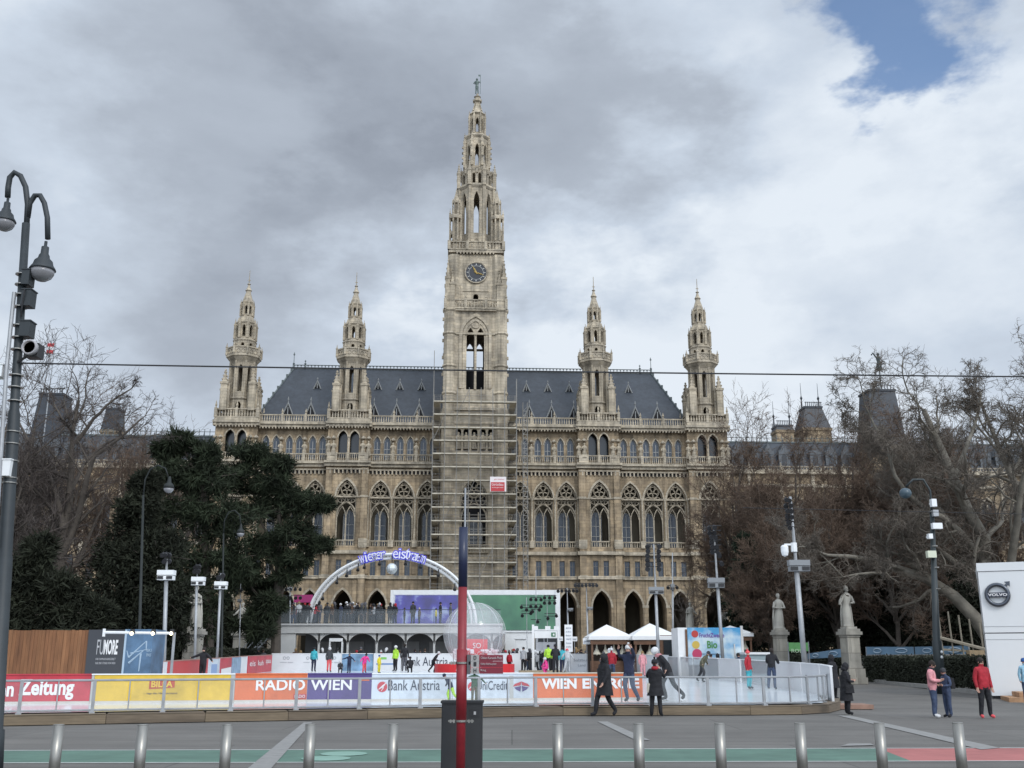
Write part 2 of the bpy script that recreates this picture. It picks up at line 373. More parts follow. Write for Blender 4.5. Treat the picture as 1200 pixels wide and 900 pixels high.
def drum(mb, cx, cy, R, z0, z1, ops, depth=.3, n=8, top=True, rib=.0, sides=None):
    """polygonal stage with the same openings on each face; R is the apothem"""
    hw = R*tan(pi/n)
    for k in range(n):
        if sides is not None and k not in sides: o = []
        else: o = ops
        t = MB(); t.mi = mb.mi
        wall_row(t, -hw, hw, z0, z1, -R, o, depth, 4)
        for (c, w, sill, spring, apex) in o:
            if apex-spring > .05: arch_band(t, c, w, spring, apex, -R-.05, -R, w*.13, 4)
        mb.merge(t, rot_fn(2*pi*k/n, cx, cy))
        if rib:
            a = 2*pi*k/n+pi/n-pi/2
            mb.lathe([(rib, z0), (rib, z1)], cx+R/cos(pi/n)*cos(a), cy+R/cos(pi/n)*sin(a), 6)
def octring(mb, cx, cy, prof, n=8):     # profile (apothem, z)
    mb.lathe([(r/cos(pi/n), z) for r, z in prof], cx, cy, n, pi/n-pi/2+(0))
def text_mesh(body, w, h, mtl, parent, loc, name='lettering', rz=0.0, bold=.0, t=.006, shear=0.0, keep=False, rx=0.0):
    c = bpy.data.curves.new('txt', 'FONT'); c.body = body; c.extrude = .01; c.offset = bold; c.shear = shear; c.resolution_u = 3
    o = bpy.data.objects.new('txt', c); COL.objects.link(o)
    dg = bpy.context.evaluated_depsgraph_get(); me = bpy.data.meshes.new_from_object(o.evaluated_get(dg))
    bpy.data.objects.remove(o)
    n = len(me.vertices); co = np.zeros(n*3); me.vertices.foreach_get('co', co); co = co.reshape(-1, 3)
    mn = co.min(0); mxx = co.max(0); q = co-mn; q[:, 0] *= w/(mxx[0]-mn[0]); q[:, 1] *= h/(mxx[1]-mn[1])
    zz = q[:, 2]/max(1e-6, (mxx[2]-mn[2]))
    new = np.stack([q[:, 0], -zz*t, q[:, 1]], 1)
    me.vertices.foreach_set('co', new.ravel()); me.materials.clear(); me.materials.append(mtl); me.update()
    ob = bpy.data.objects.new(name, me); ob.location = loc; ob.rotation_euler = (rx, 0, rz)
    return link(ob, parent)
def fast_mesh(name, V, Fc, m, parent=None, loc=(0, 0, 0)):
    me = bpy.data.meshes.new(name); V = np.asarray(V, np.float32); Fc = np.asarray(Fc, np.int32); k = Fc.shape[1]
    me.vertices.add(len(V)); me.vertices.foreach_set('co', V.ravel())
    me.loops.add(Fc.size); me.loops.foreach_set('vertex_index', Fc.ravel())
    me.polygons.add(len(Fc)); me.polygons.foreach_set('loop_start', np.arange(0, Fc.size, k, dtype=np.int32))
    me.materials.append(m); me.update(calc_edges=True); me.validate()
    o = bpy.data.objects.new(name, me); o.location = loc
    return link(o, parent)

# ================================================================ SETTING: ground
g = MB(); xs = [-3000, -400, -100, 100, 400, 3000]; ys = [-400, 0, 35, 100, 300, 5000]
for i in range(5):
    for j in range(5):
        g.quad(*[(xs[a], ys[b], gz(ys[b])) for a, b in ((i, j), (i+1, j), (i+1, j+1), (i, j+1))])
struct('ground', g, ASPH, 'grey asphalt paving of the square')
def sheet(name, pts, m, label, z=.004):
    s = MB(); s.quad(*[(p.x, p.y, z) for p in pts]); return struct(name, s, m, label)
GREEN = mat('green_lane_paint', (.095, .175, .135), .85, var=.12, scale=2, stain=.25)
REDL = mat('red_lane_paint', (.38, .13, .12), .85, var=.12, scale=2, stain=.2)
LINEP = mat('line_paint', (.48, .49, .47), .8, var=.15, scale=6)
BANDM = mat('pale_stone_band', (.235, .23, .22), .9, var=.15, scale=5)
la, lb = gpt(-200, 894.5), gpt(-200, 880.5)
ra, rb = gpt(1400, 891.5), gpt(1400, 876.5)
def along(a, b, px):                    # point of line a-b seen at column px
    k = (px-600)/F
    f = lambda t: (a+(b-a)*t)
    lo, hi = 0.0, 1.0
    for _ in range(40):
        m_ = (lo+hi)/2; q = f(m_)
        if q.x/(q.y*cos(PITCH)-CH*sin(PITCH)) < k: lo = m_
        else: hi = m_
    return f(lo)
mid_b, mid_t = along(la, ra, 1068), along(lb, rb, 1030)
sheet('bike_path', [la, mid_b, mid_t, lb], GREEN, 'green painted cycle lane between white lines')
sheet('red_bike_path', [mid_b, ra, rb, mid_t], REDL, 'red painted cycle lane at the right')
up = Vector((0, .09, 0))
sheet('lane_line', [la-up, ra-up, ra, la], LINEP, 'white edge line nearest the bollards', .008)
sheet('lane_line', [lb, rb, rb+up, lb+up], LINEP, 'white edge line on the far side of the cycle lane', .008)
sheet('stone_band', [gpt(288, 903), gpt(316, 903), gpt(366, 847), gpt(356, 847)], BANDM, 'pale diagonal paving band at the left', .012)
sheet('stone_band', [gpt(745, 868), gpt(762, 868), gpt(712, 846), gpt(700, 846)], BANDM, 'short pale diagonal paving band before the walkers', .012)
sheet('stone_band', [gpt(1150, 879), gpt(1172, 877), gpt(996, 839), gpt(982, 839)], BANDM, 'pale diagonal paving line running from the rink corner', .012)
sheet('worn_marking', [gpt(985, 875), gpt(1025, 874), gpt(1020, 872), gpt(995, 872)], BANDM, 'faint white marking before the cycle lane', .014)
for i, (px, py) in enumerate(((403, 884), (382, 889.5))):
    c = gpt(px, py); s = MB(); s.lathe([(.42, .012), (.42, .014)], 0, 0, 20)
    o = struct('utility_cover', s, mat('pale_green_cover', (.2, .33, .27), .8, var=.1), 'round pale cover in the green lane, '+('farther one' if i == 0 else 'nearer one')); o.location = (c.x, c.y, 0)

# ice, laid on the rising square
KERB = [(-90, 26.4), (0, 27.0), (240, 28.6), (520, 30.5), (660, 31.6), (880, 31.9), (940, 32.3), (972, 33.2), (985, 35.0), (986, 38.0)]
KW = [Vector((gx(px, Z, 0), Z, 0)) for px, Z in KERB]
def iz(Y): return .29+max(0, Y-34)*.0115
ICE = mat('rink_ice', (.62, .66, .69), .16, var=.05, scale=.8, spec=.5, stain=.08)
s = MB()
front = [(-90, 27.0), (240, 29.2), (520, 31.1), (660, 32.2), (880, 32.5), (965, 33.6)]
back = [(130, 42), (200, 46), (322, 73), (610, 73), (790, 62), (880, 50), (955, 40)]
fr = [Vector((gx(px, Z, .3), Z, 0)) for px, Z in front]
for a, b in zip(fr, fr[1:]):
    for (t0, t1) in ((0, .25), (.25, .5), (.5, 1.0)):
        pass
rows = [0, .25, .5, .75, 1]
bk = [Vector((gx(px, Z, .7), Z, 0)) for px, Z in ((40, 40), (322, 73.5), (540, 73.5), (700, 70), (880, 52), (958, 40))]
bk[0] = Vector((gx(-60, 36, .3), 36, 0))
for i in range(5):
    for r0, r1 in zip(rows, rows[1:]):
        q = [fr[i].lerp(bk[i], r0), fr[i+1].lerp(bk[i+1], r0), fr[i+1].lerp(bk[i+1], r1), fr[i].lerp(bk[i], r1)]
        s.quad(*[(v.x, v.y, iz(v.y)) for v in q])
struct('ice', s, ICE, 'pale ice surface of the skating rink')

# timber platform edge
t = thing('timber_kerb', 'long weathered timber step running round the front of the rink', 'kerb', tuple(KW[0]))
def seg(a, b): d = b-a; return d.length, atan2(d.y, d.x)
o0 = KW[0]
for a, b in zip(KW, KW[1:]):
    L, r = seg(a, b); k = max(1, int(round(L/2.6)))
    for i in range(k):
        m_ = MB(); x0 = L*i/k+.006; x1 = L*(i+1)/k-.006
        m_.box(x0, x1, 0, .62, .02, .235+random.uniform(-.006, .006)); m_.box(x0+.02, x1-.02, .03, .6, .245, .262)
        q = obj('timber_plank', m_, mat('kerb_timber_%d' % random.randint(0, 3), [(.24, .185, .125), (.19, .145, .095), (.28, .21, .14), (.15, .115, .08)][random.randint(0, 3)], .85, var=.3, scale=3, stretch=(.4, 4, 6), stain=.35), t, tuple(a-o0), r)
# glass fence on the step
t = thing('glass_fence', 'waist high glass fence with grey metal posts along the rink edge', 'fence', tuple(KW[0]))
off = []
for i, p in enumerate(KW):
    d = (KW[min(i+1, len(KW)-1)]-KW[max(i-1, 0)]).normalized(); off.append(p+Vector((-d.y, d.x, 0))*.4)
FZ0, FZ1 = .27, 1.09
carry = 0.0; posts = []; cum = [0]
for a, b in zip(off, off[1:]): cum.append(cum[-1]+(b-a).length)
def at_len(d):
    for i in range(len(off)-1):
        if d <= cum[i+1]+1e-6:
            f = (d-cum[i])/(cum[i+1]-cum[i]); q = off[i].lerp(off[i+1], f); dd = off[i+1]-off[i]; return q, atan2(dd.y, dd.x)
    dd = off[-1]-off[-2]; return off[-1], atan2(dd.y, dd.x)
step = .875; nP = int(cum[-1]/step); ds = [i*step+.31 for i in range(nP)]
for i, d in enumerate(ds):
    q, r = at_len(d); m_ = MB(); w = .085 if i % 2 == 0 else .035
    m_.cbox(0, 0, FZ0-.06 if i % 2 == 0 else FZ0+.05, w, .05, FZ1-FZ0+(.06 if i % 2 == 0 else -.06))
    if i % 2 == 0: m_.cbox(0, -.03, FZ0-.02, .14, .12, .05)
    obj('post', m_, GALV, t, tuple(q-o0), r)
for (zc, hh, nm) in ((FZ1, .05, 'top_rail'), (FZ0+.07, .045, 'bottom_rail')):
    m_ = MB(); m_.tube([(p.x-o0.x, p.y-o0.y-.001, zc) for p in off], hh*.6, 6); obj(nm, m_, GALV, t)
for i in range(len(ds)-1):
    q0, r0 = at_len(ds[i]); q1, _ = at_len(ds[i+1]); L, r = seg(q0, q1); m_ = MB(); m_.box(.05, L-.05, -.006, .006, FZ0+.1, FZ1-.04)
    obj('glass_panel', m_, GLASS, t, tuple(q0-o0), r)

# ================================================================ TOWN HALL
ZF = 162.0; BASE = gz(ZF)
HX = gx(555, ZF, 24); HROT = radians(3.0)
def h(py, Z=ZF): return zy(py, Z)-BASE
hall = thing('town_hall', 'huge Gothic Revival sandstone town hall with a tall clock spire and slate roofs', 'town hall', (HX, ZF, BASE), HROT)
Z0 = 0.0
zA = h(677)     # top of arcade storey
zB = h(649); zS = h(641); zC = h(546); zG = h(541); zGt = h(533); zT = h(503); zE = h(492)
TW = 3.3                                   # half width of a turret bay
bays = [-32.5, -28.8, -25.1, -14.8, -11.1, -7.4, 7.4, 11.1, 14.8, 25.1, 28.8, 32.5]
tbs = [-37.8, -20.0, 20.0, 37.8]
def row_ops(c, kind, tower=False):
    if kind == 0: return [(c, 2.9, 0.0, h(712), h(692))]
    if kind == 1: return [(c-.82, .86, h(676), h(657), h(657)), (c+.82, .86, h(676), h(657), h(657))]
    if kind == 2: return [(c, 3.16, zS, h(585), h(564.5))]
    w, d = (1.45, .92) if tower else (1.12, .8)
    ap = h(508) if tower else h(512)
    return [(c-d, w, zG+.2, ap-1.15, ap), (c+d, w, zG+.2, ap-1.15, ap)]
w = MB(); tr = MB(); dk = MB()
secs = [(-41.1, -34.5, 1), (-34.5, -23.3, 0), (-23.3, -16.7, 1), (-16.7, -5.5, 0), (5.5, 16.7, 0), (16.7, 23.3, 1), (23.3, 34.5, 0), (34.5, 41.1, 1)]
levels = [(Z0, zA), (zA, zB), (zB, zC), (zC, zT)]
for (a, b, tw) in secs:
    y = -1.0 if tw else 0.0
    cs = [c for c in (tbs if tw else bays) if a < c < b]
    for k, (z0, z1) in enumerate(levels):
        ops = []
        for c in cs: ops += row_ops(c, k, tw)
        yy = y+(.5 if (k == 3 and not tw) else 0)
        wall_row(w, a, b, z0, z1, yy, ops, [3.0, .35, .75, .35][k])
    if tw:
        for x in (a, b): w.quad((x, y, Z0), (x, .6, Z0), (x, .6, zT), (x, y, zT))
        for x in (a+.5, b-.5):              # corner piers
            w.box(x-.52, x+.52, y-.28, y, Z0, zC-.6)
            for zz in (zA, h(585), zS-.3): tr.box(x-.6, x+.6, y-.36, y-.2, zz, zz+.35)
            tr.box(x-.66, x+.66, y-.4, y-.2, zS-.1, zS+1.1)
    else:
        for c in [a+.12+i*0 for i in ()]: pass
        mids = [(p+q)/2 for p, q in zip(cs, cs[1:])]+[cs[0]-1.85, cs[-1]+1.85]
        for x in mids:                      # slim shafts between the bays
            tr.lathe([(.17, zS+.9), (.15, h(587)), (.26, h(585)), (.26, h(583))], x, -.1, 8); tr.cbox(x, -.12, zS-.1, .8, .5, 1.1)
            w.box(x-.34, x+.34, -.16, 0, zA+.5, zB-.2); w.box(x-.42, x+.42, -.3, 0, Z0, h(712)); tr.box(x-.5, x+.5, -.36, 0, h(712), h(709))
    e = .35
    for (zz, hh, pr, m_) in ((zA-.25, .5, .35, tr), (zB-.2, .55, .55, tr), (h(585), .22, .12, tr), (zC-.45, .5, .55, tr), (zC+.05, .35, .95, tr), (zT-.1, .45, .55, tr), (zT+.35, .35, .85, tr)):
        m_.box(a-(e if tw else 0), b+(e if tw else 0), y-pr, y+.4, zz, zz+hh)
    # corbel table under the gallery
    n = int((b-a)/.62)
    for i in range(n):
        x = a+(i+.5)*(b-a)/n; dk.box(x-.14, x+.14, y-.06, y-.02, h(556.5), h(552.5)); tr.box(x+.19, x+.4, y-.3, y, h(557.5), h(553))  # solid dark blocks painted as the shade between the corbels
    tr.box(a, b, y-.35, y, h(553), h(551.5))
    n = int((b-a)/.5)
    for i in range(n):
        x = a+(i+.5)*(b-a)/n; tr.box(x-.1, x+.1, y-.7, y, zT-.35, zT-.1)
for c in bays:
    arch_band(tr, c, 3.16, h(585), h(564.5), -.14, 0, .24, 6)
    arch_band(tr, c, 2.9, h(712), h(692), -.1, 0, .3, 6)
    for d in (-.8, .8): arch_band(tr, c+d, 1.12, h(512)-1.15, h(512), .4, .5, .16, 5)
    for d in (-.82, .82): tr.box(c+d-.58, c+d+.58, -.12, 0, h(677), h(676))
for c in tbs:
    arch_band(tr, c, 3.16, h(585), h(564.5), -1.14, -1.0, .3, 6)
    arch_band(tr, c, 2.9, h(712), h(692), -1.1, -1, .3, 6)
    for d in (-.92, .92): arch_band(tr, c+d, 1.45, h(508)-1.15, h(508), -1.12, -1.0, .2, 5)
    tr.lathe([(.16, zG), (.16, h(508)-1.2), (.3, h(508)-1.0)], c, -.95, 8)
# side returns, recess lining, upper cover
for sx in (-41.1, 41.1): w.quad((sx, -1, Z0), (sx, 26, Z0), (sx, 26, zT), (sx, -1, zT))
w.box(-5.5, 5.5, .5, 1.0, Z0, zT)
obj('wall', w, STONE, hall); obj('stone_trim', tr, TRIM, hall); obj('corbel_painted_shade', dk, DARK, hall)
# loggia back walls and ceilings, one lining per storey
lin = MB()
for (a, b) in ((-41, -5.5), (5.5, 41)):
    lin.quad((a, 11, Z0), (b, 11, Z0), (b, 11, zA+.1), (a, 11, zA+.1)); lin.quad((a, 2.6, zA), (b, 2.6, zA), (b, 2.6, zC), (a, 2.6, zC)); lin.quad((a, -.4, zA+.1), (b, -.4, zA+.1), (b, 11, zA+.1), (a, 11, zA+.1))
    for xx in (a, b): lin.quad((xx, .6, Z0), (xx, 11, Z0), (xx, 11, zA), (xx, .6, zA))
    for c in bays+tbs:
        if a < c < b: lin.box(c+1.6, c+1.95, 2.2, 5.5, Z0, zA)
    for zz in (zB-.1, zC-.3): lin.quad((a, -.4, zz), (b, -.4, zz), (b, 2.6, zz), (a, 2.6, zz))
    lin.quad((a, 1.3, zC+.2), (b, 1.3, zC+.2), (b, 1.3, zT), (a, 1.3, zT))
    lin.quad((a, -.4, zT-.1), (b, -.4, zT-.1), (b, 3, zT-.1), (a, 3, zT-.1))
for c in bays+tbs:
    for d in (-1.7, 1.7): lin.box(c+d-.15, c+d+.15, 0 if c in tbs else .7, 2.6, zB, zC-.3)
obj('loggia_lining', lin, mat('loggia_stone_shaded', (.105, .088, .06), .9, var=.15, scale=.6), hall)  # stone colour darkened to stand for the shade inside the loggia

def ring_foil(m_, c, y, z, R, r):
    m_.ring((c, y, z), R, r, 14, 4)
    for k in range(5):
        a = pi/2+2*pi*k/5; rr = R*.42; m_.ring((c+(R-rr)*cos(a), y, z+(R-rr)*sin(a)), rr, r*.6, 8, 3)
def arch_tube(m_, c, w_, sp, ap, y, r, foot, n=6):
    p = arch_pts(c, w_, sp, ap, n); p = [(p[0][0], foot)]+p+[(p[-1][0], foot)]
    m_.tube([(x, y, z) for x, z in p], r, 4)
# one great traceried window as source; the others are copies
gw_src = None
def great_window(c, y):
    t = MB()
    arch_tube(t, 0, 3.0, h(585), h(566), 0, .10, zS)
    arch_tube(t, 0, 2.95, h(605), h(590), 0, .13, zS)
    ring_foil(t, 0, 0, h(575.5), .92, .085)
    for d in (-.78, .78): ring_foil(t, d, 0, h(586), .66, .075)
    t.tube([(0, 0, zS), (0, 0, h(608))], .12, 6)
    zz = h(608)
    for s_ in (-1, 1): t.tube([(0, 0, zz), (s_*.2, 0, zz+1.0), (s_*.62, 0, zz+1.75)], .07, 4)
    for s_ in (-1, 1): t.tube([(s_*1.36, 0, zz), (s_*1.15, 0, zz+.9), (s_*.62, 0, zz+1.75)], .06, 4)
    balustrade(t, -1.45, 1.45, -.1, zS-.1, 1.05, .36, .2)
    o = obj('great_window', t, TRIM, hall, (c, y+.35, 0)); return o
def pane_part(parent, w_, z0, z1, y, m=None, bars=2):
    p = MB(); a = arch_pts(0, w_, z1-w_*.55, z1, 5); poly = [(w_/2, z0), (-w_/2, z0)]+a
    p.quad(*[(x, 0, z) for x, z in reversed(poly)])
    o = obj('pane', p, m or PANE, parent, (0, y, 0))
    f = MB(); arch_tube(f, 0, w_, z1-w_*.55, z1, -.05, .07, z0, 5)
    for i in range(1, bars+1): zz = z0+(z1-z0)*i/(bars+1.4); f.box(-w_/2, w_/2, -.08, 0, zz-.05, zz+.05)
    f.box(-.05, .05, -.09, 0, z0, z1-.3)
    obj('frame', f, WFRAME, parent, (0, y, 0))
src = great_window(bays[3], 0); pane_part(src, 1.75, zS+.3, h(598), 2.1)
for c, y in [(c, 0) for i, c in enumerate(bays) if i != 3]+[(c, -1.0) for c in tbs]:
    n_ = dup(src, '', (c, y+.35, 0)); n_.parent = hall; del n_['label']
    off_ = -.35 if c > 0 else .3
    for ch in n_.children: ch.location.x = off_*min(1.6, abs(c)/20)
# arcade doors in darkness, mezzanine and gallery windows
m_src = None
for c in bays+tbs:
    y = -1.0 if c in tbs else 0
    for d in (-.82, .82):
        if m_src is None:
            f = MB(); f.box(-.43, .43, -.05, .05, h(676)+.02, h(676)+.12); f.box(-.43, .43, -.05, .05, h(657)-.12, h(657)-.02)
            for x in (-.4, .36, -.025): f.box(x, x+.05, -.045, .045, h(676)+.12, h(657)-.12)
            f.box(-.35, .35, -.04, .04, h(664), h(664)+.06)
            m_src = obj('mezzanine_window', f, mat('dark_window_frame', (.16, .15, .135), .6), hall, (c+d, y+.25, 0))
            p = MB(); p.quad((-.42, .02, h(676)), (.42, .02, h(676)), (.42, .02, h(657)), (-.42, .02, h(657))); obj('pane', p, PANE, m_src)
        else: n_ = dup(m_src, '', (c+d, y+.25, 0)); n_.parent = hall; del n_['label']
g_src = {}
for c in bays+tbs:
    tw = c in tbs; y = -1.0 if tw else .5; w_, dd = (1.45, .92) if tw else (1.12, .8); ap = h(508) if tw else h(512)
    for d in (-dd, dd):
        if tw not in g_src:
            f = MB()
            if not tw:
                arch_tube(f, 0, w_-.12, ap-1.2, ap-.08, 0, .07, zG+.2, 5); f.box(-.05, .05, -.04, .04, zG+.2, ap-.9); f.box(-w_/2, w_/2, -.03, .03, zG+1.9, zG+2.0)
            else: f.box(-w_/2, w_/2, 1.8, 1.9, zG+.2, zG+.4)
            o = g_src[tw] = obj('gallery_window', f, WFRAME, hall, (c+d, y+.25, 0))
            a = arch_pts(0, w_, ap-1.15, ap, 5); p = MB(); p.quad(*[(x, .06 if not tw else .9, z) for x, z in reversed([(w_/2, zG), (-w_/2, zG)]+a)]); obj('pane', p, PANE if not tw else PANED, o)
        else: n_ = dup(g_src[tw], '', (c+d, y+.25, 0)); n_.parent = hall; del n_['label']
# balustrades: gallery and roof parapet
for (a, b, tw) in secs:
    y = -1.0 if tw else 0
    m_ = MB()
    if tw:
        c = (a+b)/2
        balustrade(m_, c-1.9, c+1.9, y-.3, zG-.35, zGt-zG+.2, .33, .2, 1.9)
        for s_ in (-1, 1): m_.box(c+s_*2.6-.65, c+s_*2.6+.65, y-.6, y, zG-.35, zGt-.1)
    else: balustrade(m_, a, b, y-.55, zG-.35, zGt-zG+.2, .34, .22, 3.7)
    obj('gallery_balustrade', m_, TRIM, hall)
    if not tw:
        m_ = MB(); balustrade(m_, a, b, -.55, zT+.7, zE-zT-.3, .38, .24, 3.7, 1.0, .2); obj('parapet_balustrade', m_, TRIM, hall)
    else:
        m_ = MB(); c = (a+b)/2
        m_.box(c-3.42, c+3.42, y-.75, y+4.6, zT+.5, zT+1.15)
        for i in range(9): m_.box(c-3.4+i*.83, c-3.1+i*.83, y-.65, y, zT-.1, zT+.5)
        z_ = zT+1.15; hh = h(484.5)-z_
        balustrade(m_, c-3.3, c+3.3, y-.6, z_, hh, .42, .24, 3.3, 1.3, .22)
        balustrade(m_, c-3.3, c+3.3, y+4.4, z_, hh, .6, .24, 6.6, 1.3)
        t = MB(); balustrade(t, -2.5, 2.5, 0, z_, hh, .45, .24)
        for s_ in (-1, 1): m_.merge(t, rot_fn(pi/2, c+s_*3.25, y+1.9))
        obj('turret_balcony', m_, TRIM, hall)
# carved figures on the gallery
def robed(m_, s=1.0, n=8, seed=0, arm=True, hat=False, base=True):
    """a robed standing figure with shoulders, bent arm and head"""
    r = random.Random(seed); H = 2.2*s
    k = 1+r.uniform(-.08, .08); sh = r.uniform(-.05, .05)*s
    if base: m_.cbox(0, 0, 0, .62*s, .55*s, .12*s)
    m_.lathe([(.27*s, .12*s), (.30*s*k, .25*s), (.24*s*k, .8*s), (.22*s, 1.2*s), (.27*s, 1.55*s), (.24*s, 1.78*s), (.09*s, 1.87*s), (.08*s, 1.95*s)], sh, 0, n, 0, .75)
    for j in range(6):
        a = 2*pi*j/6+r.uniform(-.2, .2); m_.tube([(sh+.27*s*cos(a), .2*s*sin(a), .15*s), (sh+.24*s*cos(a+.1), .18*s*sin(a), .8*s), (sh+.17*s*cos(a), .14*s*sin(a), 1.3*s)], [.06*s, .045*s, .02*s], 4)
    m_.ball((sh, -.02*s, 2.05*s), .125*s, 8, 1.2)
    m_.ball((sh, .03*s, 2.07*s), .14*s, 6, 1.1)
    m_.tube([(sh-.24*s, 0, 1.7*s), (sh-.34*s, -.04*s, 1.42*s), (sh-.12*s, -.26*s, 1.3*s)], [.085*s, .075*s, .05*s], 6)
    if arm: m_.tube([(sh+.24*s, 0, 1.7*s), (sh+.36*s, -.02*s, 1.4*s), (sh+.3*s, -.2*s, 1.15*s)], [.085*s, .075*s, .05*s], 6)
    if hat: m_.lathe([(.15*s, 2.14*s), (.13*s, 2.2*s), (.02*s, 2.34*s)], sh, 0, 8)
sts = []
for (a, b, tw) in secs:
    c = (a+b)/2
    if tw: sts += [(c-2.35, -1.35), (c+2.35, -1.35), (c-3.2, -1.2), (c+3.2, -1.2)]
    else: sts += [(a+3.7, -.1), (a+7.4, -.1)]
for i, (x, y) in enumerate(sts):
    m_ = MB(); robed(m_, 1.12, 6, i); m_.lathe([(.35, 2.75), (.42, 2.9), (.05, 3.3)], 0, .1, 6); obj('carved_figure', m_, TRIM, hall, (x, y, zG+.5))
# main roof
rf = MB(); ez = h(491); rzz = h(434, 174); yb = 26.0
E = [(-36, 1.2), (36, 1.2), (36, yb), (-36, yb)]; R0 = (-31.6, 12.5, rzz); R1 = (31.6, 12.5, rzz)
zz = ez-.9
rf.quad((E[0][0], E[0][1], zz), (E[1][0], E[1][1], zz), R1, R0); rf.quad((E[2][0], E[2][1], zz), (E[3][0], E[3][1], zz), R0, R1)
rf.quad((E[1][0], E[1][1], zz), (E[2][0], E[2][1], zz), R1); rf.quad((E[3][0], E[3][1], zz), (E[0][0], E[0][1], zz), R0)
roof = obj('roof', rf, SLATE, hall)
m_ = MB(); m_.box(-31.8, 31.8, 12.35, 12.65, rzz-.1, rzz+.22); 
for i in range(106): m_.cbox(-31.5+i*.6, 12.5, rzz+.22, .12, .1, .42); m_.cbox(-31.5+i*.6, 12.5, rzz+.5, .3, .1, .1)
m_.box(-31.8, 31.8, 12.4, 12.6, rzz+.6, rzz+.7)
for s_ in (-1, 1):
    for x_, hh in ((31.6, 3.0), (29.6, 1.6)): m_.lathe([(.3, rzz), (.1, rzz+.7), (.22, rzz+.9), (.06, rzz+1.1), (.05, rzz+hh*.8), (.18, rzz+hh*.83), (.02, rzz+hh)], s_*x_, 12.5, 6)
    m_.tube([(s_*36, 1.2, zz), (s_*31.6, 12.5, rzz)], .16, 5)
    for k in range(9): f = (k+.5)/9; m_.cbox(s_*(36-4.4*f), 1.2+11.3*f, zz+(rzz-zz)*f, .3, .3, .5)
obj('ridge_cresting', m_, LEAD, roof)
def dormer(x, f, s_):
    y = 1.2+11.3*f; z = zz+(rzz-zz)*f; m_ = MB(); w2 = .85*s_
    d = 2.2*s_
    m_.mi = 1; m_.quad((-w2*.7, -.02, .2), (w2*.7, -.02, .2), (0, -.02, 2.1*s_*.85)); m_.mi = 0
    A = (-w2, 0, 0); B = (w2, 0, 0); C = (0, 0, 2.2*s_); D = (0, d, 2.2*s_)
    m_.quad(A, C, D, (-w2, .05, 0)); m_.quad(B, (w2, .05, 0), D, C)
    m_.tube([(-w2-.08, -.08, -.05), (0, -.08, 2.2*s_)], .12, 4); m_.tube([(w2+.08, -.08, -.05), (0, -.08, 2.2*s_)], .12, 4)
    m_.box(-.07, .07, -.1, 0, .1, 1.5*s_); m_.lathe([(.1, 2.1*s_), (.05, 2.6*s_), (.13, 2.75*s_), (.02, 3.3*s_)], 0, -.05, 5)
    obj('dormer', m_, [mat('dormer_frame', (.24, .245, .24), .6), DARK], roof, (x, y, z))
for c in [-30.5, -26.8, -23.2, -16.5, -12.8, -9.1, 9.1, 12.8, 16.5, 23.2, 26.8, 30.5]:
    dormer(c, .13, 1.0)
    if abs(c) < 29: dormer(c+(-.1 if c > 0 else .1), .62, .62)

